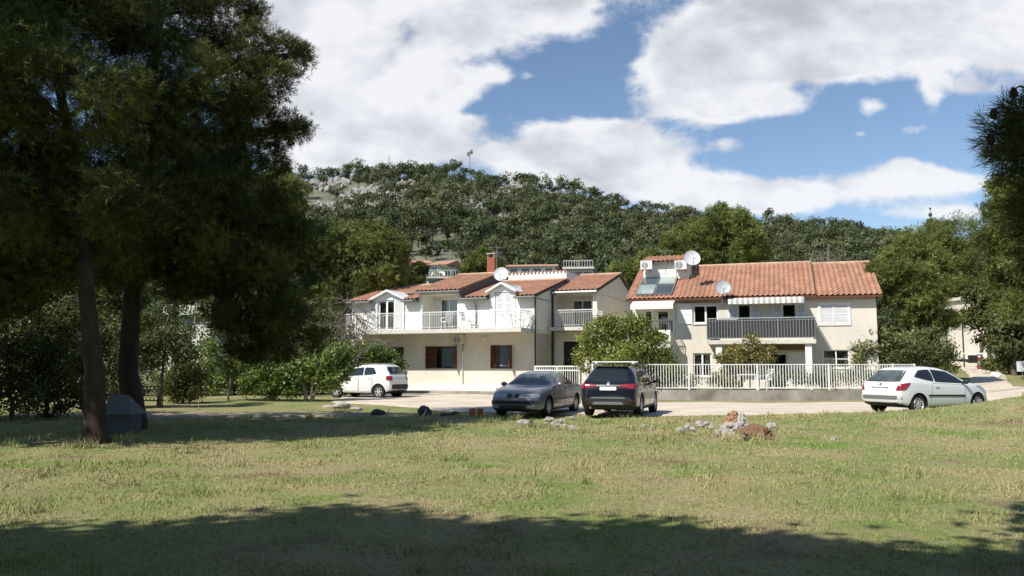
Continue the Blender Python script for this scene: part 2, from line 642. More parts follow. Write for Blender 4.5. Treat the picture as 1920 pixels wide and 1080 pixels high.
MAT['grass_ground'] = ground_mat('mown_lawn', (0.42, 0.365, 0.19), (0.29, 0.32, 0.125), (0.235, 0.31, 0.085), (0.30, 0.225, 0.135))
MAT['grass'] = ground_mat('grass_blades', (0.60, 0.53, 0.28), (0.42, 0.47, 0.185), (0.32, 0.44, 0.12), (0.44, 0.34, 0.20))


def axis_lines(lo, hi, step, far):
    a = list(np.arange(lo, hi + 1e-6, step))
    s, p, q = step, a[0], a[-1]
    L0, L1 = [], []
    while q < far:
        s *= 1.5
        q += s
        p -= s
        L0.append(p)
        L1.append(q)
    return L0[::-1] + a + L1


def build_ground():
    xs = axis_lines(-34, 40, 0.5, 3000)
    ys = axis_lines(-6, 76, 0.5, 3000)
    V = [(x, y, h_ground(x, y)) for y in ys for x in xs]
    nx = len(xs)
    Fc = [(j * nx + i, j * nx + i + 1, (j + 1) * nx + i + 1, (j + 1) * nx + i) for j in range(len(ys) - 1) for i in range(nx - 1)]
    tag(mesh_obj('ground', V, Fc, MAT['grass_ground'], smooth=True), kind='structure')


build_ground()


def resample(pts, n):
    d = [0]
    for a, b in zip(pts, pts[1:]):
        d.append(d[-1] + (Vector(b[:2]) - Vector(a[:2])).length)
    out = []
    for i in range(n):
        t = d[-1] * i / (n - 1)
        k = 0
        while k < len(d) - 2 and d[k + 1] < t:
            k += 1
        f = (t - d[k]) / max(1e-6, d[k + 1] - d[k])
        out.append(Vector(pts[k][:2]).lerp(Vector(pts[k + 1][:2]), min(1, f)))
    return out


def strip(name, near, far, mat, n=160, m=26, lift=0.03, jit=0.25):
    """a ground sheet ruled between two edges, following the terrain"""
    A, B = resample(near, n), resample(far, n)
    V, Fc = [], []
    for i in range(n):
        ja = noise.noise(Vector((A[i].x * 0.9, A[i].y * 0.9, 3.1))) * jit + noise.noise(Vector((A[i].x * 4, A[i].y * 4, 3.1))) * jit * 0.5
        d = (B[i] - A[i])
        L_ = max(d.length, 1e-3)
        for j in range(m):
            t = j / (m - 1)
            q = A[i] + d * (t + (ja / L_) * (1 - t) + (0 if t < 1 else 0))
            V.append((q.x, q.y, h_ground(q.x, q.y) + lift - (0.05 if j in (0, m - 1) else 0)))
    for i in range(n - 1):
        for j in range(m - 1):
            Fc.append((i * m + j, (i + 1) * m + j, (i + 1) * m + j + 1, i * m + j + 1))
    return tag(mesh_obj(name, V, Fc, mat, smooth=True), kind='structure')


def G2(px, py):
    p = on_ground(px, py)
    return (p.x, p.y)


road_near = [(-7.5, 34.5), (-5.2, 33.5), (-3.5, 31.0), (-1.6, 29.2), (0.2, 28.2), (2.2, 27.4), (4.8, 26.4), (7.5, 26.9), (10.0, 28.0), (11.6, 28.0), (13.2, 26.6), (15.5, 26.9), (19.0, 28.6), (24, 31.5), (32, 36)]
road_far = [(-8.6, 44.5), (-6.5, 46.0), (-3.2, 44.3), (-0.5, 43.2), (2.0, 39.0), (3.5, 36.3), (6.0, 35.7), (9.0, 35.4), (12.0, 35.2), (15.0, 35.3), (18.0, 36.4), (21.0, 38.6), (24, 40.5), (28, 42.0), (36, 45)]
strip('road', road_near, road_far, MAT['gravel'])
path_l = [(21.6, 38.0), (22.8, 41.0), (25.0, 45.5), (27.8, 50.5), (30.4, 56.0), (33.4, 63), (36.4, 70)]
path_r = [(25.0, 40.0), (25.3, 42.0), (27.2, 45.6), (29.9, 50.4), (32.6, 55.8), (35.8, 63), (39, 70)]
strip('path', path_l, path_r, MAT['gravel'], 80, 14, 0.045, 0.35)
strip('dirt_path', [(-16, 25.6), (-12.6, 26.0), (-9.5, 26.4), (-6.5, 27.0), (-3, 27.9)], [(-16, 28.4), (-12.6, 28.6), (-9.5, 28.8), (-6.5, 28.6), (-3, 28.5)], MAT['dirt'], 70, 10, 0.03, 0.5)


# ------------------------------------------------------------------ foliage generators
def unit(n):
    v = rng.normal(size=(n, 3))
    return v / np.linalg.norm(v, axis=1, keepdims=True)


def crown_points(blobs, n, sub=14, spread=0.26, flat=0.8, shell=0.55):
    """leaf positions: each blob (x, y, z, r) holds sub-clumps, each sub-clump a cloud of leaves"""
    blobs = np.asarray(blobs, dtype=float)
    w = blobs[:, 3] ** 2
    w = w / w.sum()
    P, T, O = [], [], []
    for (x, y, z, r), f in zip(blobs, w):
        k = max(3, int(sub))
        c = unit(k) * r * (shell + (1 - shell) * rng.random((k, 1)))
        c[:, 2] *= flat
        q = max(1, int(n * f / k))
        pts = c[:, None, :] + rng.normal(size=(k, q, 3)) * r * spread * np.array([1, 1, 0.75])
        P.append(pts.reshape(-1, 3) + (x, y, z))
        o = (pts - c[:, None, :] * 0.55).reshape(-1, 3)
        O.append(o / (np.linalg.norm(o, axis=1, keepdims=True) + 1e-6))
        T.append(np.repeat(rng.random(k), q) * 0.7 + rng.random(k * q) * 0.3)
    return np.concatenate(P), np.concatenate(T), np.concatenate(O)


def leaf_quads(P, size, aspect=0.55, jitter=0.35, out=None, align=1.1):
    """leaves that tend to face outwards from their clump"""
    n = len(P)
    nrm = unit(n) if out is None else out * align + unit(n)
    a = np.cross(nrm, unit(n))
    a /= np.linalg.norm(a, axis=1, keepdims=True) + 1e-9
    b = np.cross(nrm, a)
    b /= np.linalg.norm(b, axis=1, keepdims=True) + 1e-9
    s = (size * (1 - jitter + 2 * jitter * rng.random((n, 1))))
    a = a * s * 0.5
    b = b * s * 0.5 * aspect
    return np.stack([P - a, P + b, P + a, P - b], axis=1).reshape(-1, 3)


def needle_tufts(P, length, width, k=8, up=0.35, out=None):
    """pine tufts: k narrow blades fanning out from each point"""
    n = len(P)
    ax = unit(n) + np.array([0, 0, up]) + (0 if out is None else out * 0.9)
    ax /= np.linalg.norm(ax, axis=1, keepdims=True)
    d = ax[:, None, :] * 0.75 + unit(n * k).reshape(n, k, 3) * 0.8
    d /= np.linalg.norm(d, axis=2, keepdims=True)
    ln = length * (0.65 + 0.7 * rng.random((n, k, 1)))
    ref = unit(n * k).reshape(n, k, 3) * 0.8
    if out is not None:
        ref = ref + out[:, None, :] * 1.2
    side = np.cross(d, ref)
    side /= np.linalg.norm(side, axis=2, keepdims=True) + 1e-9
    base = P[:, None, :] + d * 0.0
    tip = base + d * ln
    mid = base + d * ln * 0.5
    wv = side * width * 0.5
    return np.stack([base, mid + wv, tip, mid - wv], axis=2).reshape(-1, 3)


def bend(p0, p1, n, amp, seed):
    p0, p1 = Vector(p0), Vector(p1)
    out = []
    for i in range(n):
        t = i / (n - 1)
        q = p0.lerp(p1, t)
        k = math.sin(math.pi * t)
        q += Vector((noise.noise(Vector((seed, t * 2.1, 0))), noise.noise(Vector((seed, t * 2.1, 7))), 0.4 * noise.noise(Vector((seed, t * 2.3, 3))))) * amp * (k + 0.15 * (i > 0))
        out.append(q)
    return out


def tree(name, label, cat, base, blobs, n, leaf, leafmat, trunk_r, bark, kind='leaf', group=None, stems=None, sub=14, spread=0.26,
         flat=0.8, limb=True, twigs=0, shell=0.55, needle_w=0.014, k=8):
    base = Vector(base)
    root = empty(name, base, 0, label, cat, group)
    B = [(b[0] - base.x, b[1] - base.y, b[2] - base.z, b[3]) for b in blobs]
    P, T, O = crown_points(B, n, sub, spread, flat, shell)
    keep = P[:, 2] > 0.05
    P, T, O = P[keep], T[keep], O[keep]
    if kind == 'leaf':
        V = leaf_quads(P, leaf, out=O)
        tint = np.repeat(T, 4)
    else:
        V = needle_tufts(P, leaf, needle_w, k, out=O)
        tint = np.repeat(T, 4 * k)
    np_mesh('crown', V, 4, leafmat, root, tint)
    m = MB()
    cx = sum(b[0] for b in B) / len(B)
    cy = sum(b[1] for b in B) / len(B)
    cz = sum(b[2] for b in B) / len(B)
    top = max(b[2] for b in B)
    if stems is None:
        stems = [[(0, 0, -0.3), (0.03, 0, 0.25 * cz), (cx * 0.4, cy * 0.4, cz * 0.6), (cx, cy, top)]]
    tips = []
    for s in stems:
        pts = []
        for a, b in zip(s, s[1:]):
            seg = bend(a, b, 5, (0.05 if kind == 'leaf' else 0.022) * (Vector(b) - Vector(a)).length, random.random() * 50)
            pts += seg if not pts else seg[1:]
        nn = len(pts)
        rad = [trunk_r * (1.45 if i == 0 else (1.18 if i == 1 else 1)) * (1 - 0.82 * (i / (nn - 1)) ** 0.9) for i in range(nn)]
        m.tube(pts, rad, 10)
        tips.append((pts, rad))
    if limb:
        for i, (x, y, z, r) in enumerate(B):
            c = Vector((x, y, z))
            best = None
            for pts, rad in tips:
                for p, q in zip(pts, rad):
                    if (p.z < z - 0.15 * r and p.z > 0.15 * cz) if kind == 'leaf' else p.z > 0.5 * cz:
                        d = (p - c).length
                        if best is None or d < best[0]:
                            best = (d, p, q)
            if best is None:
                continue
            _, p, q = best
            l = bend(p, c, 6, 0.14 * (c - p).length, i * 3.7 + 0.5)
            r0 = min(q * 0.65, 0.02 + 0.03 * (c - p).length)
            m.tube(l, [r0 * (1 - 0.75 * j / 5) for j in range(6)], 6)
            for j in range(4):
                e = c + Vector(unit(1)[0]) * r * 0.8
                s0 = l[3 + j % 3]
                m.tube(bend(s0, e, 4, 0.1 * r, i + j * 1.3), [r0 * 0.35, r0 * 0.28, r0 * 0.2, r0 * 0.08], 4)
    for i in range(twigs):
        pts, rad = tips[i % len(tips)]
        s0 = pts[random.randrange(len(pts) // 2, len(pts))]
        b = B[random.randrange(len(B))]
        e = Vector(b[:3]) + Vector(unit(1)[0]) * b[3] * 1.05
        l = bend(s0, e, 5, 0.15 * (e - s0).length, i * 1.9)
        m.tube(l, [0.028, 0.022, 0.017, 0.011, 0.005], 4)
        for j in range(3):
            e2 = l[2 + j % 3] + Vector(unit(1)[0]) * 0.55
            m.tube([l[2 + j % 3], e2], [0.010, 0.003], 3)
    m.build('trunk', bark, root, smooth=True)
    return root


def px_blobs(lst, Y):
    """(px, py, radius in px, depth offset) -> blobs in world metres"""
    out = []
    for px, py, r, dy in lst:
        p = at(px, py, Y + dy)
        out.append((p.x, p.y, p.z, r / F_PX * (Y + dy)))
    return out


# ------------------------------------------------------------------ hill, its rocks and its wood
RIDGE = [(-2.2, 300), (-0.9, 318), (-0.35, 332), (-0.2, 330), (-0.15, 328), (-0.07, 326), (-0.01, 342), (0.06, 360), (0.15, 388), (0.28, 412), (0.38, 430), (0.48, 446), (0.6, 462), (0.9, 480), (2.2, 520)]
HILL0, HILL1 = 70.0, 360.0


def ridge_e(u):
    for (a, pa), (b, pb) in zip(RIDGE, RIDGE[1:]):
        if u <= b or b == RIDGE[-1][0]:
            t = min(1, max(0, (u - a) / (b - a)))
            t = t * t * (3 - 2 * t)
            return (687 - (pa + (pb - pa) * t)) / F_PX
    return 0.1


def h_hill(x, y):
    u = x / max(y, 1.0)
    s = (y - HILL0) / (HILL1 - HILL0)
    zr = ridge_e(max(-2.2, min(2.2, u))) * HILL1 + EYE
    z = -0.6 + zr * (max(s, 0) ** 1.12 if s <= 1 else 1 - (s - 1) * 0.55)
    am = min(1, max(0, s * 3)) * (1.0 if s < 0.97 else 0.3)
    z += am * (3.4 * noise.noise(Vector((x * 0.016, y * 0.02, 0.4))) + 1.3 * noise.noise(Vector((x * 0.06, y * 0.06, 2.4))))
    return z


def build_hill():
    us = np.linspace(-2.2, 2.2, 260)
    ys = list(np.linspace(HILL0, HILL1, 110)) + [370, 385, 410, 450, 520]
    V, Fc = [], []
    for y in ys:
        for u in us:
            V.append((u * y, y, h_hill(u * y, y)))
    n = len(us)
    for j in range(len(ys) - 1):
        for i in range(n - 1):
            Fc.append((j * n + i, j * n + i + 1, (j + 1) * n + i + 1, (j + 1) * n + i))
    m = M('hill_scrub', (0.23, 0.22, 0.165), 0.95, 0.1, 0.055, 0.5, c2=(0.06, 0.075, 0.032), detail=12)
    tag(mesh_obj('hill', V, Fc, m, smooth=True), kind='structure')


build_hill()


def hill_hit(px, py):
    d = ray(px, py)
    t = HILL0
    while t < 420:
        p = d * t + Vector((0, 0, EYE))
        if p.z < h_hill(p.x, p.y):
            return p
        t += 1.0
    return None


ROCKY = [(615, 350, 34), (600, 395, 30), (660, 372, 34), (700, 360, 26), (740, 368, 26), (690, 395, 24), (760, 350, 16), (560, 400, 30), (630, 420, 22), (755, 395, 14),
         (900, 385, 14), (902, 405, 10), (830, 372, 16), (955, 372, 14), (1040, 372, 20), (1030, 392, 10), (885, 415, 14), (945, 420, 8), (1110, 382, 12), (1015, 350, 16), (970, 352, 10), (1080, 402, 12), (860, 350, 12)]
rocky_pts = [(hill_hit(px, py), r) for px, py, r in ROCKY]
rocky_pts = [(p, r / F_PX * p.y) for p, r in rocky_pts if p is not None]


def ico(sub):
    bm = bmesh.new()
    bmesh.ops.create_icosphere(bm, subdivisions=sub, radius=1)
    V = np.array([v.co[:] for v in bm.verts])
    Fc = np.array([[v.index for v in f.verts] for f in bm.faces])
    bm.free()
    return V, Fc


ICO2, ICO2F = ico(2)
ICO3, ICO3F = ico(3)


def rock_shape(V, seed, rough=0.35, sx=1, sy=1, sz=0.7):
    out = []
    for v in V:
        q = Vector(v)
        d = 1 + rough * noise.noise(q * 1.1 + Vector((seed, seed * 1.7, 0))) + rough * 0.6 * noise.noise(q * 2.6 + Vector((0, seed, 4)))
        out.append((q.x * d * sx, q.y * d * sy, q.z * d * sz))
    return out


def build_hill_rocks():
    V, Fc = [], []
    for p, r in rocky_pts:
        for _ in range(int(16 + r * 9)):
            a = random.random() * 2 * math.pi
            q = r * math.sqrt(random.random()) * 1.1
            x, y = p.x + q * math.cos(a), p.y + q * math.sin(a) * 1.6
            s = random.uniform(0.4, 1.7)
            b = len(V)
            z = h_hill(x, y)
            for v in rock_shape(ICO2, random.random() * 90, 0.5, s, s, s * random.uniform(0.7, 1.5)):
                V.append((v[0] + x, v[1] + y, v[2] + z + 0.3))
            Fc += (ICO2F + b).tolist()
    m = M('grey_cliff_rock', (0.38, 0.365, 0.33), 0.95, 0.2, 0.7, 0.5, c2=(0.16, 0.155, 0.135))
    tag(mesh_obj('rocks', V, Fc, m), kind='stuff')


build_hill_rocks()


def forest_proto(seed, nq, size, shape):
    """one crown with a thin trunk: returns quads (n,4,3), tint (n,), material (n,)"""
    r_ = np.random.default_rng(seed)
    if shape == 'umbrella':
        blobs = [(np.clip(r_.normal(), -1.5, 1.5) * 1.05, np.clip(r_.normal(), -1.5, 1.5) * 1.05, 4.6 + r_.random() * 1.5, 1.1 + r_.random() * 0.6) for _ in range(7)]
        flat = 0.65
    elif shape == 'round':
        blobs = [(r_.normal() * 0.9, r_.normal() * 0.9, 2.2 + r_.random() * 3.2, 1.1 + r_.random() * 0.7) for _ in range(7)]
        flat = 0.9
    elif shape == 'cone':
        blobs = [(0, 0, 1 + 0.9 * i, 1.25 - 0.17 * i) for i in range(7)]
        flat = 1.2
    else:
        blobs = [(r_.normal() * 1.2, r_.normal() * 1.2, 0.6 + r_.random() * 0.9, 0.9 + r_.random() * 0.5) for _ in range(5)]
        flat = 0.8
    P, T, O = crown_points(blobs, nq, 8, 0.23, flat, 0.72)
    cen = np.array([[0, 0, np.mean([b[2] for b in blobs]) - 0.8]])
    O2 = P - cen
    O = O * 0.7 + O2 / (np.linalg.norm(O2, axis=1, keepdims=True) + 1e-6)
    Q = leaf_quads(P, size, 0.75, out=O, align=1.3).reshape(-1, 4, 3)
    tr = []
    for a in range(3):
        an = a * 2.1
        dx, dy = math.cos(an) * 0.16, math.sin(an) * 0.16
        tr.append([(-dx, -dy, -1), (dx, dy, -1), (dx * 0.5, dy * 0.5, 4.8), (-dx * 0.5, -dy * 0.5, 4.8)])
    if shape != 'shrub':
        Q = np.concatenate([Q, np.array(tr)])
        T = np.concatenate([T, np.full(3, 0.5)])
        mi = np.concatenate([np.zeros(len(P), int), np.ones(3, int)])
    else:
        mi = np.zeros(len(P), int)
    return Q, T, mi


def build_forest():
    protos = {}
    for lod, nq, sz in ((0, 900, 0.36), (1, 520, 0.44), (2, 400, 0.48)):
        protos[lod] = [forest_proto(10 * lod + i, nq, sz, s) for i, s in enumerate(['umbrella', 'umbrella', 'round', 'round', 'cone', 'shrub'])]
    Qs, Ts, Ms = [], [], []
    n = 0
    tries = 0
    while n < 3000 and tries < 60000:
        tries += 1
        y = HILL0 + 8 + (HILL1 - HILL0 - 6) * random.random() ** 0.85
        u = random.uniform(-0.62, 0.68)
        x = u * y
        px = 960 + F_PX * u
        z = h_hill(x, y)
        py = 687 - F_PX * (z - EYE) / y
        if 785 < px < 872 and 464 < py < 479:   # the clearing above the far houses
            if random.random() < 0.25: continue
        pr_ = 1.0
        for p, r in rocky_pts:
            d = math.hypot((x - p.x), (y - p.y + r * 0.9) / 2.0)
            if d < r * (1.6 if p.x < -40 else 1.3):
                pr_ = 0.14 if p.x < -40 else 0.34
        low = y < 140 and 690 < px < 1128
        if y > 343: continue
        dens = 0.60 + 1.2 * noise.noise(Vector((x * 0.02, y * 0.02, 9.0)))
        if y > 230: dens -= 0.10
        if random.random() > pr_ * max(0.15, 1.0 if low else dens): continue
        lod = 0 if y < 130 else (1 if y < 230 else 2)
        k = 5 if low or (785 < px < 872 and 460 < py < 482) else random.choices(range(6), (4, 4, 3, 3, 0.8, 3.5))[0]
        Q, T, mi = protos[lod][k]
        s = random.uniform(0.7, 1.25) * random.uniform(0.8, 1.15) * (0.8 if y < 150 else 1.0) * (1.3 if low else 1.0)
        a = random.random() * 6.28
        ca, sa = math.cos(a) * s, math.sin(a) * s
        q = np.empty_like(Q)
        q[..., 0] = Q[..., 0] * ca - Q[..., 1] * sa + x
        q[..., 1] = Q[..., 0] * sa + Q[..., 1] * ca + y
        q[..., 2] = Q[..., 2] * s * random.uniform(0.85, 1.15) + z
        Qs.append(q)
        Ts.append(T * 0.35 + random.random() ** 1.4 * 0.65)
        Ms.append(mi)
        n += 1
    Q = np.concatenate(Qs).reshape(-1, 3)
    o = np_mesh('forest', Q, 4, [MAT['leaf_forest'], MAT['bark_mid']], None, np.repeat(np.concatenate(Ts), 4), np.concatenate(Ms))
    tag(o, kind='stuff')
    # the pines that stand out against the sky along the ridge: one object each
    meshes = []
    for i in range(6):
        Q, T, mi = forest_proto(90 + i, 700, 0.46, 'umbrella' if i < 3 else 'round')
        k = int((mi == 0).sum())
        me = np_mesh('ridge_pine', Q[:k].reshape(-1, 3), 4, MAT['leaf_forest'], None, np.repeat(T[:k] * 0.7 + 0.1, 4))
        m = MB()
        m.tube([(0, 0, -1.5), (0.08, 0.03, 2.0), (0, 0, 4.8)], [0.2, 0.15, 0.08], 5)
        tr = m.build('trunk', MAT['bark_mid'])
        meshes.append((me.data, tr.data))
        bpy.data.objects.remove(me)
        bpy.data.objects.remove(tr)
    px = 596
    while px < 1715:
        u = (px - 960) / F_PX
        y = HILL1 - random.uniform(2, 16)
        x = u * y
        s = random.uniform(0.75, 1.25)
        cm, tm = random.choice(meshes)
        o = empty('ridge_pine')
        o.location = (x, y, h_hill(x, y) - 1.2 * s)
        o.scale = (s, s, s * random.uniform(0.9, 1.15))
        o.rotation_euler = (0, 0, random.random() * 6.28)
        tag(o, 'dark umbrella pine in silhouette along the ridge of the wooded hill', 'pine tree', 'pines along the ridge of the hill')
        for nm, d in (('crown', cm), ('trunk', tm)):
            t = bpy.data.objects.new(nm, d)
            col.objects.link(t)
            t.parent = o
        px += random.uniform(7, 19)


build_forest()


# ------------------------------------------------------------------ grass
def build_grass():
    n = 400000
    y = 4.6 + 24.5 * rng.random(n) ** 1.25
    x = (rng.random(n) * 2 - 1) * (y * 0.72 + 1.2)
    keep = np.ones(n, bool)
    # keep off the road
    A = np.array(road_near)
    lim = np.interp(x, A[:, 0], A[:, 1])
    keep &= y < lim + rng.normal(size=n) * 0.12
    keep &= ~((x < -4) & (y > 25.9) & (y < 28.6) & (rng.random(n) < 0.85))
    x, y = x[keep], y[keep]
    pn = np.array([noise.noise(Vector((a * 1.3, b * 1.3, 0.7))) + 0.6 * noise.noise(Vector((a * 4.1, b * 4.1, 2.7))) for a, b in zip(x, y)])
    kp = rng.random(len(x)) < np.clip(0.62 + 0.6 * pn, 0.12, 1)
    x, y, pn = x[kp], y[kp], pn[kp]
    n = len(x)
    z = np.array([h_ground(a, b) for a, b in zip(x, y)])
    ln = (0.018 + 0.034 * rng.random(n)) * (1 + 0.45 * np.clip(pn, -0.5, 1)) * (1 + 0.012 * y)
    wd = 0.0022 + 0.00045 * y
    an = rng.random(n) * 2 * np.pi
    lean = np.abs(rng.normal(size=n)) * 1.5
    d = np.stack([np.cos(an) * lean, np.sin(an) * lean, np.ones(n)], 1)
    d /= np.linalg.norm(d, axis=1, keepdims=True)
    a2 = rng.random(n) * 2 * np.pi
    s = np.stack([np.cos(a2), np.sin(a2), np.zeros(n)], 1) * wd[:, None]
    b = np.stack([x, y, z - 0.005], 1)
    V = np.stack([b - s, b + s, b + d * ln[:, None]], 1).reshape(-1, 3)
    # coarser weeds left standing in clumps
    cl = []
    for _ in range(420):
        cy = 5.0 + 22 * random.random()
        cx = random.uniform(-0.72, 0.72) * cy
        if noise.noise(Vector((cx * 0.3, cy * 0.3, 8.0))) < -0.05 and cy < 21:
            continue
        if cy > float(np.interp(cx, A[:, 0], A[:, 1])) - 0.3:
            continue
        cl.append((cx, cy, random.uniform(0.06, 0.22), random.uniform(0.06, 0.17)))
    for px_, py_ in ((980, 800), (1050, 806), (1290, 815), (1350, 818), (1390, 825), (1440, 812), (1090, 812), (1230, 806), (640, 775), (205, 828), (170, 838), (720, 800), (800, 790), (900, 792)):
        g = on_ground(px_, py_)
        for _ in range(5):
            cl.append((g.x + random.uniform(-0.5, 0.5), g.y + random.uniform(-0.35, 0.2), 0.12, random.uniform(0.08, 0.2)))
    W = []
    for cx, cy, cr, ch in cl:
        k = int(26 + 40 * random.random())
        qx, qy = cx + rng.normal(size=k) * cr, cy + rng.normal(size=k) * cr
        qz = h_ground(cx, cy) - 0.01
        dd = np.stack([rng.normal(size=k) * 0.45, rng.normal(size=k) * 0.45, np.ones(k)], 1)
        L_ = ch * (0.5 + rng.random(k))[:, None]
        an_ = rng.random(k) * 6.28
        w_ = np.stack([np.cos(an_), np.sin(an_), np.zeros(k)], 1) * (0.0025 + 0.00035 * cy)
        bb_ = np.stack([qx, qy, np.full(k, qz)], 1)
        W.append(np.stack([bb_ - w_, bb_ + w_, bb_ + dd * L_], 1).reshape(-1, 3))
    V = np.concatenate([V] + W)
    o = np_mesh('grass', V, 3, MAT['grass'])
    tag(o, kind='stuff')


build_grass()


# ------------------------------------------------------------------ houses
class Frame:
    """a house's own axes: x along its front to the right, y back into it, z up from world zero"""

    def __init__(self, px, Y, deg):
        p = at(px, 687, Y)
        self.o = (p.x, p.y)
        self.a = R(deg)

    def L(self, px, py, y=0.0):
        """local (x, z) of the spot seen at a photo pixel on the plane at local depth y"""
        d = ray(px, py)
        s, c = math.sin(self.a), math.cos(self.a)
        t = (y + self.o[0] * s + self.o[1] * c) / (d.x * s + d.y * c)
        X, Y = d.x * t - self.o[0], d.y * t - self.o[1]
        return (X * c - Y * s, EYE + d.z * t)

    def x(self, px, y=0.0):
        return self.L(px, 600, y)[0]

    def z(self, px, py, y=0.0):
        return self.L(px, py, y)[1]

    def rect(self, x0, y0, x1, y1, y=0.0):
        a = self.L(x0, y1, y)
        b = self.L(x1, y0, y)
        return (a[0], b[0], a[1], b[1])

    def root(self, name, label, cat, group=None):
        return empty(name, (self.o[0], self.o[1], 0), -self.a, label, cat, group)

    def world(self, x, y, z):
        s, c = math.sin(self.a), math.cos(self.a)
        return Vector((self.o[0] + x * c + y * s, self.o[1] - x * s + y * c, z))


def tile_slope(m, x0, x1, ye, ze, yr, zr, period=0.25, row=0.37, amp=0.036):
    """barrel-tiled slope rising from the eave line (ye, ze) to the ridge line (yr, zr)"""
    nper = max(1, round((x1 - x0) / period))
    nx = nper * 6
    ln = math.hypot(yr - ye, zr - ze)
    nr = max(2, round(ln / row))
    ny_, nz_ = -(zr - ze) / ln, (yr - ye) / ln
    sg = 1 if nz_ > 0 else -1
    ny_, nz_ = ny_ * sg, nz_ * sg
    tints = {}
    for r in range(nr):
        for e in (0, 1):
            t = (r + e) / nr
            lift = 0.035 if e == 0 else 0.0
            for i in range(nx + 1):
                c = math.cos(2 * math.pi * i / 6)
                hgt = amp * c + lift + 0.03
                x = x0 + (x1 - x0) * i / nx
                m.v.append((x, ye + (yr - ye) * t + ny_ * hgt, ze + (zr - ze) * t + nz_ * hgt))
                k = (int((i + 3) // 6), r)
                if k not in tints:
                    tints[k] = min(1, max(0, random.gauss(0.5, 0.13) + 0.25 * noise.noise(Vector((k[0] * 0.23, k[1] * 0.35, x0)))))
                m.t.append(tints[k])
    base = len(m.v) - (nx + 1) * nr * 2
    for r in range(nr * 2 - 1):
        for i in range(nx):
            a = base + r * (nx + 1) + i
            m.f.append((a, a + 1, a + nx + 2, a + nx + 1))
            m.m.append(m.cur)
    # closed underside board
    th = 0.10
    V = [(x0, ye, ze), (x1, ye, ze), (x1, yr, zr), (x0, yr, zr)]
    V += [(p[0], p[1], p[2] - th) for p in V]
    m.cur, keep = 1, m.cur
    m.tint = 0.5
    m.add(V, [(0, 1, 2, 3), (7, 6, 5, 4), (0, 4, 5, 1), (1, 5, 6, 2), (2, 6, 7, 3), (3, 7, 4, 0)])
    m.cur = keep


def roof(parent, x0, x1, ye, ze, yr, zr, yb=None, edge=None, ridge=True, gaps=()):
    m = MB()
    q = x0
    for ga, gb, gy in sorted(gaps):
        tile_slope(m, q, ga, ye, ze, yr, zr)
        t = (gy - ye) / (yr - ye)
        tile_slope(m, ga, gb, gy, ze + (zr - ze) * t, yr, zr)
        q = gb
    tile_slope(m, q, x1, ye, ze, yr, zr)
    if yb is not None:
        tile_slope(m, x0, x1, yb, ze, yr + 0.001, zr)
    if ridge:
        m.cur = 2
        n = max(1, round((x1 - x0) / 0.4))
        for i in range(n):
            a = x0 + (x1 - x0) * i / n
            b = x0 + (x1 - x0) * (i + 1) / n
            m.tint = random.uniform(0.3, 0.75)
            m.tube([(a, yr, zr + 0.02), (b + 0.02, yr, zr + 0.035)], [0.12, 0.10], 8)
        m.tint = 0.5
    return m.build('roof', [MAT['tile'], edge or MAT['fascia'], MAT['tile_pale']], parent, tint=True)


def window(parent, r, y, frame=None, mull=1, transom=0, depth=0.12, curtain=None, name='window', fw=0.06, sill=False, glass=None):
    """frame with pane (and curtain) as children, set into the reveal of a wall whose face is at y"""
    x0, x1, z0, z1 = r
    fm = frame or MAT['white']
    m = MB()
    ya, yb = y + depth - 0.03, y + depth + 0.03
    m.box(x0, x0 + fw, ya, yb, z0, z1).box(x1 - fw, x1, ya, yb, z0, z1)
    m.box(x0 + fw, x1 - fw, ya, yb, z0, z0 + fw).box(x0 + fw, x1 - fw, ya, yb, z1 - fw, z1)
    for i in range(mull):
        c = x0 + (x1 - x0) * (i + 1) / (mull + 1)
        m.box(c - fw * 0.6, c + fw * 0.6, ya + 0.003, yb - 0.003, z0 + fw, z1 - fw)
    for i in range(transom):
        c = z0 + (z1 - z0) * (i + 1) / (transom + 1)
        m.box(x0 + fw, x1 - fw, ya + 0.006, yb - 0.006, c - fw * 0.4, c + fw * 0.4)
    if sill:
        m.box(x0 - 0.05, x1 + 0.05, y - 0.06, ya - 0.002, z0 - 0.05, z0 - 0.003)
    w = m.build(name, fm, parent)
    MB().box(x0 + fw * 0.5, x1 - fw * 0.5, y + depth - 0.006, y + depth + 0.006, z0 + fw * 0.5, z1 - fw * 0.5).build('pane', glass or MAT['glass'], w)
    if curtain:
        m = MB()
        n = 30
        a, b = x0 + (x1 - x0) * curtain[0], x0 + (x1 - x0) * curtain[1]
        V = []
        for i in range(n + 1):
            x = a + (b - a) * i / n
            yy = y + depth + 0.05 + 0.02 * math.sin(i * 1.9)
            V += [(x, yy, z0 + 0.02), (x, yy, z1 - 0.02)]
        m.add(V, [(2 * i, 2 * i + 2, 2 * i + 3, 2 * i + 1) for i in range(n)])
        m.build('curtain', MAT['curtain'], w)
    return w


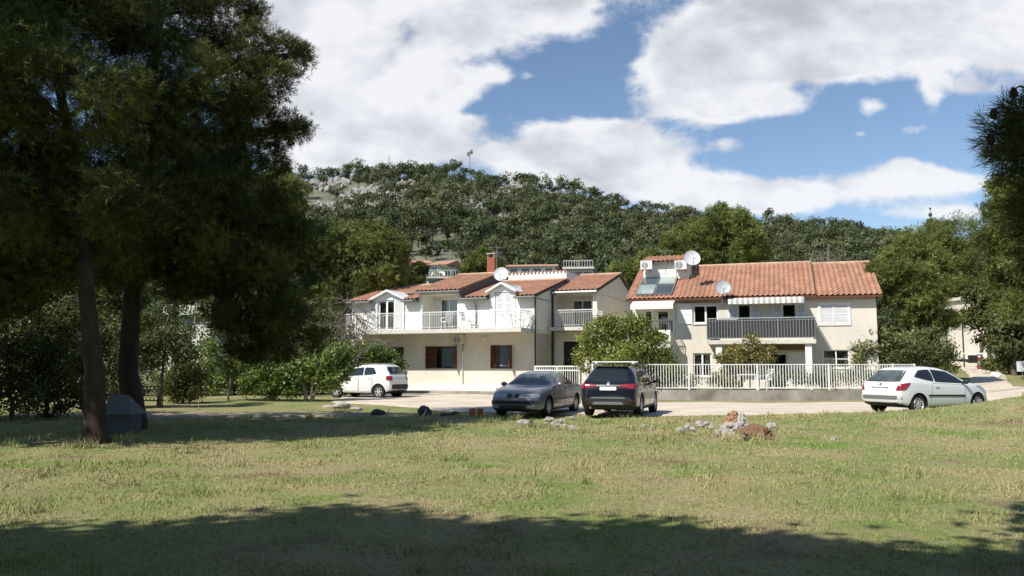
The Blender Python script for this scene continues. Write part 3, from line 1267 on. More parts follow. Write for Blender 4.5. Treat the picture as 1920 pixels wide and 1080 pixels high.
def shutter(parent, x0, x1, z0, z1, y, mat, slats=True, th=0.04):
    """louvred leaf lying in the x-z plane with its face at y (towards -y)"""
    m = MB()
    b = 0.06
    m.box(x0, x0 + b, y, y + th, z0, z1).box(x1 - b, x1, y, y + th, z0, z1)
    m.box(x0 + b, x1 - b, y, y + th, z0, z0 + b).box(x0 + b, x1 - b, y, y + th, z1 - b, z1)
    zc = (z0 + z1) / 2
    m.box(x0 + b, x1 - b, y + 0.001, y + th - 0.001, zc - 0.03, zc + 0.03)
    if slats:
        n = max(4, int((z1 - z0) / 0.06))
        for i in range(n):
            z = z0 + b + (z1 - z0 - 2 * b) * (i + 0.5) / n
            h = 0.019
            V = [(x0 + b, y + 0.006, z - h), (x1 - b, y + 0.006, z - h), (x1 - b, y + th - 0.006, z + h), (x0 + b, y + th - 0.006, z + h)]
            V += [(p[0], p[1], p[2] + 0.008) for p in V]
            m.add(V, [(3, 2, 1, 0), (4, 5, 6, 7), (0, 1, 5, 4), (2, 3, 7, 6)])
    else:
        m.box(x0 + b, x1 - b, y + 0.012, y + th - 0.008, z0 + b, zc - 0.03).box(x0 + b, x1 - b, y + 0.012, y + th - 0.008, zc + 0.03, z1 - b)
    return m.build('shutter', mat, parent)


def railing(parent, pts, z0, z1, mat, gap=0.11, name='railing', r=0.011, curl=False):
    """balustrade along local plan points: rails, bars and thicker posts"""
    m = MB()
    for (xa, ya), (xb, yb) in zip(pts, pts[1:]):
        a, b = Vector((xa, ya, 0)), Vector((xb, yb, 0))
        L_ = (b - a).length
        m.tube([(xa, ya, z1), (xb, yb, z1)], 0.024, 6)
        m.tube([(xa, ya, z0 + 0.09), (xb, yb, z0 + 0.09)], 0.016, 4)
        m.tube([(xa, ya, z1 - 0.12), (xb, yb, z1 - 0.12)], 0.012, 4)
        n = max(1, int(L_ / gap))
        for i in range(1, n):
            q = a.lerp(b, i / n)
            m.tube([(q.x, q.y, z0 + 0.09), (q.x, q.y, z1)], r, 4, False)
        k = max(1, round(L_ / 1.9))
        for i in range(k + 1):
            q = a.lerp(b, i / k)
            m.tube([(q.x, q.y, z0), (q.x, q.y, z1 + 0.01)], 0.022, 6)
    return m.build(name, mat, parent)


def gable(m, x0, x1, ye, ze, yr, zr, yb, drop=0.13, inset=0.42):
    m.prism([(ye + inset, ze - 0.18), (ye + inset, ze - drop + inset * (zr - ze) / (yr - ye)), (yr, zr - drop), (yb - inset, ze - drop + inset * (zr - ze) / (yb - yr)), (yb - inset, ze - 0.18)], 'x', x0, x1)


HL = Frame(1003, 44, 22)


def left_house():
    f = HL
    root = f.root('terraced_house', 'long cream two storey house with white balcony, brown shutters and stepped terracotta roofs', 'house')
    x2a, x2b = f.x(785), f.x(864)          # the raised middle bay
    xl = -11.4
    zs = 3.60                               # balcony floor
    e3, e2 = 5.36, 5.80                     # eave heights
    # --- ground floor front
    w1 = f.rect(798, 649, 857, 691)
    w2 = f.rect(920, 647, 960, 691)
    w0 = f.rect(728, 650, 757, 697)
    m = MB()
    m.wall(xl, 0, 0, 3.38, 0, 0.28, [w1, w2, w0])
    m.wall(xl, 0, 0, 5.3, 9.7, 0.28)
    m.box(xl, xl + 0.28, 0.28, 9.7, 0, 5.3)
    m.box(xl + 0.3, -0.3, 2.6, 2.75, 0, 3.38)        # inner partition
    m.build('wall', MAT['wall_low'], root)
    # --- upper front: bays 1 and 3, loggia of bay 2
    d1 = f.rect(709, 562, 741, 623)
    d1 = (d1[0], d1[1], zs + 0.03, d1[3])
    d3 = f.rect(928, 547, 963, 619)
    d3 = (d3[0], d3[1], zs + 0.03, d3[3])
    m = MB()
    m.wall(xl, x2a, zs, e3 - 0.12, 0.0, 0.28, [d1])
    m.wall(x2b, 0, zs, e3 - 0.12, 0.0, 0.28, [d3])
    m.box(x2a, x2a + 0.22, 0.0, 1.5, zs, e2 - 0.12)
    m.box(x2b - 0.22, x2b, 0.0, 1.5, zs, e2 - 0.12)
    d2 = f.rect(826, 560, 862, 600, 1.5)
    d2 = (d2[0], d2[1] - 0.1, zs + 0.03, d2[3])
    m.wall(x2a + 0.22, x2b - 0.22, zs, e2 - 0.12, 1.5, 0.2, [d2])
    m.box(xl + 0.3, -0.3, 3.4, 3.55, zs, 5.2)
    m.build('wall', MAT['wall_white'], root)
    m = MB()
    m.box(xl, 0, 0, 9.9, 3.38, zs)                   # floor
    m.build('floor_slab', MAT['slab'], root)
    # bare side wall beyond the corner, smooth above
    m = MB()
    m.box(-0.28, 0, 0.28, 9.7, zs, 5.3)
    m.build('wall', MAT['wall'], root)
    m = MB()
    m.box(-0.28, -0.004, 0.28, 9.7, 0, 3.38)
    m.build('wall', MAT['wall_grey'], root)
    # --- plinth and terrace
    m = MB()
    m.box(f.x(760) - 0.3, f.x(950), -0.06, -0.002, 0.0, 0.62)
    m.build('plinth', MAT['wall_white'], root)
    m = MB()
    m.box(f.x(757, -1.5), f.x(930, -1.5), -1.5, -0.06, 0.0, 0.28)
    m.box(f.x(931, -1.5), f.x(952, -1.5), -1.55, -0.064, 0.0, 0.48)
    m.build('terrace', MAT['concrete'], root)
    # --- balcony
    m = MB()
    m.box(-10.75, -0.12, -1.72, -0.002, 3.38, zs - 0.004)
    m.build('balcony_slab', MAT['slab'], root)
    railing(root, [(-10.7, -0.1), (-10.7, -1.65), (-0.17, -1.65), (-0.17, -0.1)], zs, 4.5, MAT['white'], 0.105)
    # --- roofs
    roof(root, xl - 0.15, x2a + 0.0, -0.35, e3 - 0.02, 5.0, 6.68, 10.2, gaps=[(f.x(700), f.x(758), 1.5)])
    roof(root, x2a - 0.12, x2b + 0.10, -0.40, e2 - 0.02, 5.4, 7.28, 10.6)
    roof(root, x2b + 0.11, 0.14, -0.35, e3 - 0.02, 5.2, 6.72, 10.2, gaps=[(f.x(917), f.x(968), 1.5)])
    m = MB()
    gable(m, xl, x2a - 0.02, -0.35, e3, 5.0, 6.68, 10.2)
    gable(m, x2a, x2b, -0.40, e2, 5.4, 7.28, 10.6)
    gable(m, x2b + 0.02, 0, -0.35, e3, 5.2, 6.72, 10.2)
    m.build('gable_wall', MAT['wall'], root)
    # dark board down the side of the raised roof
    m = MB()
    V = [(x2b + 0.105, -0.42, e2 - 0.36), (x2b + 0.105, 5.4, 6.86), (x2b + 0.105, 5.4, 7.30), (x2b + 0.105, -0.42, e2 + 0.03)]
    m.add(V + [(p[0] + 0.05, p[1], p[2]) for p in V], [(3, 2, 1, 0), (4, 5, 6, 7), (0, 1, 5, 4), (1, 2, 6, 5), (2, 3, 7, 6), (3, 0, 4, 7)])
    m.build('verge_board', MAT['fascia'], root)
    # gutters
    m = MB()
    m.tube([(xl - 0.1, -0.43, e3 - 0.09), (f.x(699), -0.43, e3 - 0.09)], 0.06, 8)
    m.tube([(f.x(759), -0.43, e3 - 0.09), (x2a - 0.14, -0.43, e3 - 0.09)], 0.06, 8)
    m.tube([(x2a - 0.1, -0.48, e2 - 0.09), (x2b + 0.1, -0.48, e2 - 0.09)], 0.06, 8)
    m.tube([(x2b + 0.14, -0.43, e3 - 0.09), (f.x(917), -0.43, e3 - 0.09)], 0.06, 8)
    m.tube([(f.x(968), -0.43, e3 - 0.09), (0.14, -0.43, e3 - 0.09)], 0.06, 8)
    m.build('gutter', MAT['grey_metal'], root)
    m = MB()
    q = f.x(893)
    m.tube([(q, -0.43, e3 - 0.12), (q, -0.06, e3 - 0.45), (q, -0.06, zs + 0.02)], 0.045, 8)
    m.build('drainpipe', MAT['grey_metal'], root)
    m = MB()
    m.tube([(0.05, -0.06, e3 - 0.1), (0.05, -0.06, 0.1)], 0.05, 8)
    m.build('drainpipe', MAT['dark_metal'], root)
    m = MB()
    m.tube([(0.07, 2.72, 5.75), (0.07, 2.72, 0.1)], 0.06, 8)
    m.build('drainpipe', MAT['dark_metal'], root)
    m = MB()
    q = f.x(868)
    m.tube([(q, -0.05, f.z(868, 646)), (q, -0.05, 0.4)], 0.035, 8)
    m.build('drainpipe', MAT['white'], root)
    # --- dormers

    def dormer(pl, pr_, peak, zl, door, leaf):
        xa, xb = f.x(pl), f.x(pr_)
        xc = (xa + xb) / 2
        zp = f.z((pl + pr_) / 2, peak)
        ze_ = zl
        m = MB()
        m.wall(xa + 0.08, xb - 0.08, zs + 0.002, ze_, -0.035, 0.033, [door])
        m.prism([(xa + 0.08, ze_ - 0.002), (xb - 0.08, ze_ - 0.002), (xc, zp - 0.06)], 'y', -0.034, 2.2)
        m.prism([(xa + 0.08, e3 - 0.2), (xa + 0.2, e3 - 0.2), (xa + 0.2, ze_ - 0.003), (xa + 0.08, ze_ - 0.003)], 'y', 0.0, 1.8)
        m.prism([(xb - 0.2, e3 - 0.2), (xb - 0.08, e3 - 0.2), (xb - 0.08, ze_ - 0.003), (xb - 0.2, ze_ - 0.003)], 'y', 0.0, 1.8)
        dm = m.build('dormer', MAT['white'], root)
        m = MB()
        t = 0.10
        for s in (-1, 1):
            xe = xa - 0.06 if s < 0 else xb + 0.06
            zz = ze_ - 0.06
            m.prism([(xe, zz), (xe, zz + t), (xc, zp + t), (xc, zp)], 'y', -0.32, 2.6)
        m.build('roof', MAT['white'], dm)
        w = window(dm, door, 0.0, MAT['white'], 1, 0, 0.06, fw=0.09)
        zm = door[2] + (door[3] - door[2]) * 0.40
        xm = (door[0] + door[1]) / 2
        if leaf:
            shutter(w, door[0] + 0.05, xm - 0.03, zm, door[3] - 0.05, 0.0, MAT['shutter_white'])
            shutter(w, xm + 0.03, door[1] - 0.05, zm, door[3] - 0.05, 0.0, MAT['shutter_white'])
            MB().box(door[0] + 0.05, door[1] - 0.05, 0.0, 0.03, door[2] + 0.02, zm - 0.02).build('door_panel', MAT['white'], w)
        return dm
    dormer(916, 969, 533, f.z(945, 547), d3, True)
    d = dormer(698, 760, 547, f.z(725, 562), d1, False)
    q = d1[3] - d1[2]
    shutter(d, d1[1] + 0.02, d1[1] + 0.62, d1[2], d1[3], -0.085, MAT['shutter_white'])
    shutter(d, d1[0] - 0.5, d1[0] - 0.02, d1[2], d1[3], -0.085, MAT['shutter_white'])
    # --- ground floor windows
    window(root, w1, 0, MAT['brown'], 0, 0, 0.1, (0.48, 0.86))
    xm = w1[0] + (w1[1] - w1[0]) * 0.36
    shutter(root, w1[0], xm, w1[2], w1[3], -0.045, MAT['brown'])
    MB().box(w1[1] - 0.04, w1[1], -0.34, -0.003, w1[2], w1[3]).build('shutter', MAT['brown'], root)
    window(root, w2, 0, MAT['brown'], 0, 0, 0.1, (0.3, 0.8))
    shutter(root, w2[0], w2[0] + (w2[1] - w2[0]) * 0.34, w2[2], w2[3], -0.045, MAT['brown'])
    MB().box(w2[1] - 0.04, w2[1], -0.4, -0.003, w2[2], w2[3]).build('shutter', MAT['brown'], root)
    window(root, w0, 0, MAT['brown'], 1, 0, 0.2)
    # --- loggia window with white sliding shutter
    window(root, d2, 1.5, MAT['white'], 1, 0, 0.05, (0.1, 0.9))
    r = f.rect(806, 560, 825, 600, 1.5)
    MB().box(r[0], r[1], 1.44, 1.497, zs + 0.02, d2[3]).build('shutter', MAT['shutter_white'], root)
    # --- right wing, set back
    yw = 2.9
    xw = 2.6
    ew, zr, yr = 5.82, 7.2, 7.8
    zb = f.z(1050, 613, 2.0)
    m = MB()
    dw = f.rect(1074, 562, 1110, 600, 4.3)
    dw = (dw[0], dw[1], zb + 0.03, dw[3])
    m.wall(0.0, xw - 0.25, zb, ew - 0.1, 4.3, 0.2, [dw])
    m.box(xw - 0.25, xw, yw, 11.6, 0.0, ew - 0.14)
    m.box(0.0, xw - 0.25, 11.3, 11.6, 0.0, ew - 0.14)
    dg = f.rect(1056, 640, 1088, 700, yw)
    dg = (dg[0], dg[1], 0.1, dg[3])
    m.wall(0.0, xw - 0.25, 0.0, zb - 0.22, yw, 0.25, [dg])
    gable(m, 0.02, xw, yw - 0.25, ew, yr, zr, 12.2)
    m.build('wall', MAT['wall'], root)
    roof(root, 0.15, xw + 0.12, yw - 0.3, ew - 0.02, yr, zr, 12.3, MAT['fascia'])
    m = MB()
    m.tube([(0.1, yw - 0.38, ew - 0.09), (xw + 0.1, yw - 0.38, ew - 0.09)], 0.06, 8)
    m.build('gutter', MAT['white'], root)
    m = MB()
    V = [(0.10, yw - 0.35, ew - 0.28), (0.10, yr, zr - 0.42), (0.10, yr, zr + 0.06), (0.10, yw - 0.35, ew + 0.04)]
    m.add(V + [(p[0] + 0.045, p[1], p[2]) for p in V], [(3, 2, 1, 0), (4, 5, 6, 7), (0, 1, 5, 4), (1, 2, 6, 5), (2, 3, 7, 6), (3, 0, 4, 7)])
    m.build('verge_board', MAT['fascia'], root)
    m = MB()
    m.box(0.12, xw + 0.35, 1.95, 4.3, zb - 0.2, zb)
    m.build('balcony_slab', MAT['slab'], root)
    railing(root, [(0.45, yw), (0.45, 2.0), (xw + 0.3, 2.0), (xw + 0.3, yw)], zb, zb + 0.92, MAT['white'], 0.10)
    window(root, dw, 4.3, MAT['white'], 1, 0, 0.06, (0.5, 0.95))
    m = MB()
    m.box(dg[0] + 0.05, dg[1] - 0.05, yw + 0.12, yw + 0.16, dg[2], dg[3] - 0.05)
    m.build('door', MAT['dark'], root)
    # --- raised white wall at the back with tile coping
    m = MB()
    ra = f.L(952, 505, 6.6)
    rb = f.L(1062, 505, 6.6)
    ra = (ra[0], ra[1] - 0.28)
    m.box(ra[0], rb[0], 6.6, 9.4, 6.0, ra[1])
    m.build('rear_wall', MAT['wall_white'], root)
    m = MB()
    n = int((rb[0] - ra[0]) / 0.24)
    for i in range(n):
        x = ra[0] + (rb[0] - ra[0]) * (i + 0.5) / n
        m.tint = random.uniform(.3, .8)
        m.tube([(x, 6.5, ra[1] + 0.03), (x, 9.5, ra[1] + 0.12)], 0.06, 6)
    m.build('coping', MAT['tile_pale'], root, tint=True)
    # --- chimney
    m = MB()
    ca = f.L(913, 527, 5.6)
    cb = f.L(927, 482, 5.6)
    m.box(ca[0], cb[0], 5.6, 6.1, 6.6, cb[1])
    ch = m.build('chimney', MAT['brick'], root)
    m = MB()
    for sx in (ca[0] + 0.03, cb[0] - 0.09):
        m.box(sx, sx + 0.06, 5.62, 6.08, cb[1], cb[1] + 0.2)
    m.box(ca[0] - 0.05, cb[0] + 0.05, 5.55, 6.15, cb[1] + 0.2, cb[1] + 0.27)
    m.build('chimney_cap', MAT['concrete'], ch)
    # wall lamp under the balcony
    m = MB()
    p = f.L(909, 634)
    m.lathe([(0.0, 0.0), (0.10, 0.01), (0.11, 0.06), (0.06, 0.1), (0, 0.11)], (p[0], -0.002, p[1]), (0, -1, 0), 12)
    m.build('wall_lamp', MAT['plastic'], root, True)
    return root


left_house()

HR = Frame(1530, 41, 18)


def right_house():
    f = HR
    root = f.root('terraced_house', 'beige house with wide terracotta roof, grey screened balcony and white window shutters', 'house')
    xa, xb, xc = -9.2, -6.95, 2.85
    eave, rz, ry = 5.10, 7.30, 4.7
    wA = f.rect(1300, 571, 1346, 607)
    wB = f.rect(1383, 569, 1408, 606)
    wC = f.rect(1466, 568, 1493, 606)
    wD = f.rect(1544, 656, 1592, 690)
    wE = f.rect(1300, 662, 1334, 706)
    wF = f.rect(1440, 662, 1476, 728)
    wF = (wF[0], wF[1], 0.5, wF[3])
    wH = f.rect(1360, 662, 1396, 728)
    wH = (wH[0], wH[1], 0.5, wH[3])
    m = MB()
    m.wall(xb, xc, 0, eave - 0.05, 0, 0.28, [wA, wB, wC, wD, wE, wF, wH])
    m.wall(xa, xc, 0, eave - 0.05, 9.2, 0.28)
    m.box(xc - 0.28, xc, 0.28, 9.2, 0, eave - 0.05)
    m.box(xa, xa + 0.28, 1.2, 9.2, 0, eave - 0.05)
    m.box(xb + 0.1, xc - 0.3, 3.0, 3.2, 0, eave - 0.05)
    m.build('wall', MAT['wall_beige'], root)
    MB().box(xb, xc - 0.3, 0.28, 9.2, 2.75, 2.95).build('floor_slab', MAT['slab'], root)
    # left bay: recessed wall with balcony
    d1 = f.rect(1210, 582, 1223, 612, 0.9)
    d2 = f.rect(1233, 582, 1254, 640, 0.9)
    m = MB()
    m.wall(xa, xb, 0, eave - 0.05, 0.9, 0.28, [d1, d2])
    m.box(xb - 0.2, xb - 0.002, 0.0, 0.9, 2.75, eave - 0.05)
    m.build('wall', MAT['wall'], root)
    window(root, d1, 0.9, MAT['white'], 0, 0, 0.06)
    window(root, d2, 0.9, MAT['white'], 0, 0, 0.06)
    m = MB()
    m.box(xa, xb, -1.15, 0.9, 2.55, 2.75)
    m.box(xa, xb, -1.15, -1.0, 2.75, 3.45)
    m.box(xb - 0.12, xb, -1.0, 0.0, 2.75, 3.2)
    m.build('balcony_slab', MAT['wall_white'], root)
    railing(root, [(xa + 0.05, -1.08), (xb - 0.05, -1.08), (xb - 0.05, -0.03)], 3.35, 3.95, MAT['grey_metal'], 0.13)
    m = MB()
    m.box(xa, xb, -0.2, 0.9, 0, 2.55)
    m.build('wall', MAT['wall_beige'], root)
    # roofs
    roof(root, xa - 0.15, 0.06, -0.42, eave, ry, rz, 9.9, MAT['brown'])
    roof(root, 0.10, xc + 0.25, -0.42, eave - 0.06, ry, rz - 0.10, 9.9, MAT['brown'])
    m = MB()
    gable(m, xa, xc, -0.42, eave - 0.06, ry, rz - 0.1, 9.9, 0.16)
    m.build('gable_wall', MAT['wall_beige'], root)
    m = MB()
    V = [(0.062, -0.44, eave - 0.1), (0.062, ry, rz - 0.15), (0.062, ry, rz + 0.10), (0.062, -0.44, eave + 0.10)]
    m.add(V + [(p[0] + 0.036, p[1], p[2]) for p in V], [(3, 2, 1, 0), (4, 5, 6, 7), (0, 1, 5, 4), (1, 2, 6, 5), (2, 3, 7, 6), (3, 0, 4, 7)])
    m.build('verge_board', MAT['fascia'], root)
    # windows
    for r, mu in ((wA, 1), (wB, 0), (wC, 0)):
        window(root, r, 0, MAT['white'], mu, 0, 0.1, fw=0.08, sill=True)
    window(root, wD, 0, MAT['white'], 1, 1, 0.1, fw=0.05, sill=True)
    window(root, wE, 0, MAT['white'], 1, 0, 0.1, fw=0.07, sill=True)
    window(root, wF, 0, MAT['white'], 0, 0, 0.1, fw=0.07)
    window(root, wH, 0, MAT['white'], 0, 0, 0.1, fw=0.07)
    r = f.rect(1271, 569, 1297, 608)
    shutter(root, r[0], r[1], r[2], r[3], -0.05, MAT['white'], False)
    for a, b in ((1366, 1382), (1409, 1424), (1448, 1465), (1494, 1510)):
        r = f.rect(a, 568, b, 606)
        shutter(root, r[0], r[1], r[2], r[3], -0.05, MAT['shutter_white'])
    r = f.rect(1537, 569, 1591, 608)
    xm = (r[0] + r[1]) / 2
    fr = MB()
    fr.box(r[0] - 0.07, r[1] + 0.07, -0.05, -0.002, r[2] - 0.07, r[2] - 0.002)
    fr.box(r[0] - 0.07, r[1] + 0.07, -0.05, -0.002, r[3] + 0.002, r[3] + 0.07)
    fr.box(r[0] - 0.07, r[0] - 0.002, -0.05, -0.002, r[2], r[3])
    fr.box(r[1] + 0.002, r[1] + 0.07, -0.05, -0.002, r[2], r[3])
    fr = fr.build('window_frame', MAT['white'], root)
    shutter(fr, r[0], xm - 0.01, r[2], r[3], -0.06, MAT['shutter_white'])
    shutter(fr, xm + 0.01, r[1], r[2], r[3], -0.06, MAT['shutter_white'])
    r = f.rect(1478, 660, 1511, 728)
    MB().box(r[0], r[1], -0.04, -0.002, 0.5, r[3]).build('door', MAT['wall_white'], root)
    # main balcony
    yb_ = -1.45
    bx0, bx1 = f.x(1324, yb_), f.x(1529, yb_)
    zf = f.z(1430, 637, yb_)
    zt = f.z(1430, 596, yb_)
    m = MB()
    m.box(bx0, bx1, yb_, -0.003, zf - 0.2, zf)
    m.build('balcony_slab', MAT['slab'], root)
    m = MB()
    m.box(bx0 + 0.06, bx1 - 0.06, yb_ + 0.07, yb_ + 0.085, zf + 0.08, zt - 0.05)
    m.box(bx0 + 0.06, bx0 + 0.075, yb_ + 0.09, -0.05, zf + 0.08, zt - 0.05)
    m.box(bx1 - 0.075, bx1 - 0.06, yb_ + 0.09, -0.05, zf + 0.08, zt - 0.05)
    m.build('balcony_screen', MAT['screen'], root)
    railing(root, [(bx0 + 0.03, -0.04), (bx0 + 0.03, yb_ + 0.04), (bx1 - 0.03, yb_ + 0.04), (bx1 - 0.03, -0.04)], zf, zt, MAT['screen_light'], 0.14, r=0.011)
    for pcx in (1347, 1514):
        xx = f.x(pcx, yb_ + 0.25)
        MB().box(xx - 0.15, xx + 0.15, yb_ + 0.13, yb_ + 0.43, 0.3, zf - 0.202).build('column', MAT['wall_white'], root)
    # boarded terrace wall under the balcony
    r = f.rect(1400, 644, 1511, 657)
    MB().box(r[0], r[1], -0.09, -0.045, r[2], r[3]).build('timber_lining', MAT['wood'], root)
    # white box on the roof (stair head) with its own strip of tiles
    p0 = f.L(1206, 510, 2.6)
    p1 = f.L(1292, 510, 2.6)
    zt2 = f.z(1250, 492, 2.6)
    m = MB()
    m.box(p0[0], p1[0], 2.6, 5.6, 5.8, zt2)
    m.build('stair_head', MAT['wall_white'], root)
    roof(root, p0[0] - 0.1, p1[0] + 0.1, 2.35, zt2 + 0.02, 5.7, zt2 + 0.75, None, MAT['fascia'], False)
    m = MB()
    q = f.x(1263)
    m.tube([(xb + 0.04, -0.05, eave - 0.1), (xb + 0.04, -0.05, 0.4)], 0.045, 8)
    m.build('drainpipe', MAT['white'], root)
    return root


right_house()


# ------------------------------------------------------------------ things fixed on the houses
def dish(name, pos, rdish, face, label, mat, group='satellite dishes on the roofs', pole=0.9):
    o = empty(name, pos, 0, label, 'satellite dish', group)
    d = Vector(face).normalized()
    m = MB()
    prof = [(0.001, 0.0)] + [(rdish * k / 6, 0.22 * rdish * (k / 6) ** 2) for k in range(1, 7)] + [(rdish * 1.02, 0.22 * rdish + 0.01), (rdish, 0.20 * rdish - 0.02), (rdish * 0.5, 0.03 * rdish - 0.03), (0.001, -0.03)]
    c = Vector((0, 0, 0))
    m.lathe(prof, c, d, 28)
    m.build('reflector', mat, o, True)
    m = MB()
    low = Vector((0, 0, -1)) - d * Vector((0, 0, -1)).dot(d)
    low.normalize()
    foc = d * rdish * 1.0 + low * rdish * 0.35
    m.tube([low * rdish * 0.95 + d * 0.2 * rdish, foc], 0.018, 5)
    m.build('feed_arm', MAT['grey_metal'], o)
    m = MB()
    m.lathe([(0.0, -0.05), (0.05, -0.04), (0.05, 0.06), (0, 0.07)], foc, -d, 10)
    m.build('receiver', MAT['plastic'], o, True)
    m = MB()
    b = -d * 0.10
    m.tube([b, b + Vector((0, 0.0, -0.15)), b + Vector((0, 0.05, -pole))], 0.03, 6)
    m.build('mast', MAT['grey_metal'], o)
    return o


p = at(940, 515, 45.4)
dish('satellite_dish', p, 0.40, (-0.2, -0.95, 0.32), 'white satellite dish above the gabled dormer of the left house', MAT['dish'])
p = at(1297, 485, 43.6)
dish('satellite_dish', p, 0.43, (0.06, -0.95, 0.35), 'white satellite dish beside the air conditioner at the ridge of the right roof', MAT['dish'])
p = at(1355, 540, 41.6)
dish('satellite_dish', p, 0.37, (-0.05, -0.95, 0.32), 'grey satellite dish low on the roof above the striped awning', MAT['dish_grey'], pole=0.7)


def aircon(fr, r, y, dep, label):
    x0, x1, z0, z1 = r
    c = fr.world((x0 + x1) / 2, y, z0)
    o = empty('air_conditioner', c, -fr.a, label, 'air conditioner', 'air conditioner units on the houses')
    w, h = x1 - x0, z1 - z0
    m = MB()
    m.box(-w / 2, w / 2, 0, dep, 0, h)
    m.box(-w / 2 - 0.01, w / 2 + 0.01, -0.01, dep + 0.01, h, h + 0.02)
    m.build('casing', MAT['slab'] if fr is HL else MAT['plastic'], o)  # unit under the balcony: its shade is put into a greyer casing colour
    m = MB()
    rr = min(w, h) * 0.42
    cx = -w * 0.12
    m.lathe([(0.001, 0.006), (rr, 0.006), (rr, -0.004)], (cx, 0, h / 2), (0, -1, 0), 20)
    m.build('fan_opening', MAT['dark_metal'], o)
    m = MB()
    for k in range(1, 5):
        q = rr * k / 4.2
        m.lathe([(q - 0.008, 0.012), (q + 0.008, 0.014), (q - 0.008, 0.016)], (cx, 0, h / 2), (0, -1, 0), 20)
    m.box(cx - 0.01, cx + 0.01, -0.02, -0.012, h / 2 - rr, h / 2 + rr)
    m.build('fan_grille', MAT['plastic'], o)
    m = MB()
    for s in (-w * 0.35, w * 0.35):
        m.box(s - 0.02, s + 0.02, 0.0, dep + 0.2, -0.05, -0.003)
        m.box(s - 0.02, s + 0.02, dep * 0.5, dep * 0.5 + 0.04, -0.4, -0.05)
    m.build('bracket', MAT['grey_metal'], o)


aircon(HR, HR.rect(1201, 489, 1222, 505, 2.0), 2.0, 0.3, 'white air conditioner at the left corner of the roof box above the solar panels')
aircon(HR, HR.rect(1265, 488, 1287, 505, 2.1), 2.1, 0.3, 'white air conditioner left of the big ridge dish on the right house')
aircon(HL, HL.rect(855, 628, 873, 646), -0.34, 0.3, 'air conditioner under the balcony of the left house beside a white pipe')


def solar():
    f = HR
    eave, rz, ry, ye = 5.10, 7.30, 4.7, -0.42
    sl = math.atan2(rz - eave, ry - ye)
    # grid of four collectors lying on the tiles
    xl_, xr_ = f.x(1193, 0.1), f.x(1262, 0.1)
    w = (xr_ - xl_) / 2
    h = 1.62
    labels = [['pale lower left solar panel on the right house roof', 'dark lower right solar panel on the right house roof'],
              ['dark upper left solar panel under the roof air conditioner', 'pale upper right solar panel beside the wide tiled roof']]
    for j in range(2):
        for i in range(2):
            x = xl_ + w * i
            d0 = 0.35 + j * (h + 0.03)
            y0 = ye + d0 * math.cos(sl)
            z0 = eave + d0 * math.sin(sl) + 0.14
            o = empty('solar_panel', f.world(x, y0, z0), 0, labels[j][i], 'solar panel', 'solar panels on the right roof')
            o.rotation_euler = (0, 0, -f.a)
            m = MB()
            c, s = math.cos(sl), math.sin(sl)

            def P(a, b, n):
                return (a, b * c - n * s, b * s + n * c)
            V = [P(0.01, 0, -0.06), P(w - 0.01, 0, -0.06), P(w - 0.01, h, -0.06), P(0.01, h, -0.06), P(0.01, 0, 0.03), P(w - 0.01, 0, 0.03), P(w - 0.01, h, 0.03), P(0.01, h, 0.03)]
            m.add(V, [(0, 3, 2, 1), (4, 5, 6, 7), (0, 1, 5, 4), (1, 2, 6, 5), (2, 3, 7, 6), (3, 0, 4, 7)])
            m.build('frame', MAT['grey_metal'], o)
            m = MB()
            V = [P(0.06, 0.05, 0.031), P(w - 0.06, 0.05, 0.031), P(w - 0.06, h - 0.05, 0.031), P(0.06, h - 0.05, 0.031)]
            V += [(a, b, cc + 0.006) for a, b, cc in V]
            m.add(V, [(0, 3, 2, 1), (4, 5, 6, 7), (0, 1, 5, 4), (1, 2, 6, 5), (2, 3, 7, 6), (3, 0, 4, 7)])
            m.build('collector', MAT['solar_pale'] if (i + j) % 2 == 0 else MAT['solar'], o)


MAT['solar_pale'] = M('milky_collector_glass', (0.30, 0.36, 0.36), 0.15, 0.06, 2, spec=0.9)
solar()


def awning(f, pxs, ytop, ybot, ypl, yout, label, stripes):
    x0, x1 = f.x(pxs[0], yout), f.x(pxs[1], yout)
    z1 = f.z(pxs[0], ytop, ypl)
    z0 = f.z(pxs[0], ybot, yout)
    o = empty('awning', f.world((x0 + x1) / 2, ypl, z1), -f.a, label, 'awning')
    w = x1 - x0
    dz = z0 - z1
    d = yout - ypl
    m = MB()
    n = 28 if stripes else 2
    for i in range(n):
        a, b = -w / 2 + w * i / n, -w / 2 + w * (i + 1) / n
        m.cur = i % 2 if stripes else 0
        V = [(a, 0, 0), (b, 0, 0), (b, d, dz + 0.10), (a, d, dz + 0.10), (b, d - 0.01, dz - 0.12), (a, d - 0.01, dz - 0.12)]
        V += [(q[0], q[1], q[2] - 0.012) for q in V[:4]]
        m.add(V, [(0, 1, 2, 3), (3, 2, 4, 5), (9, 8, 7, 6)])
    m.build('awning_cloth', [MAT['fabric'], MAT['fabric_grey']], o)
    m = MB()
    m.tube([(-w / 2, 0.02, -0.03), (w / 2, 0.02, -0.03)], 0.05, 8)
    m.tube([(-w / 2, d + 0.02, dz + 0.08), (w / 2, d + 0.02, dz + 0.08)], 0.025, 6)
    for s in (-w / 2 + 0.2, w / 2 - 0.2):
        m.tube([(s, 0, -0.25), (s, d * 0.5, dz * 0.5 - 0.1), (s, d, dz + 0.06)], 0.018, 5)
    m.build('awning_arm', MAT['white'], o)


awning(HR, (1366, 1509), 557, 566, -0.06, -0.9, 'pale awning with striped valance over the grey balcony', True)
awning(HR, (1182, 1262), 563, 576, -0.1, -1.25, 'plain cream awning under the solar panels', False)


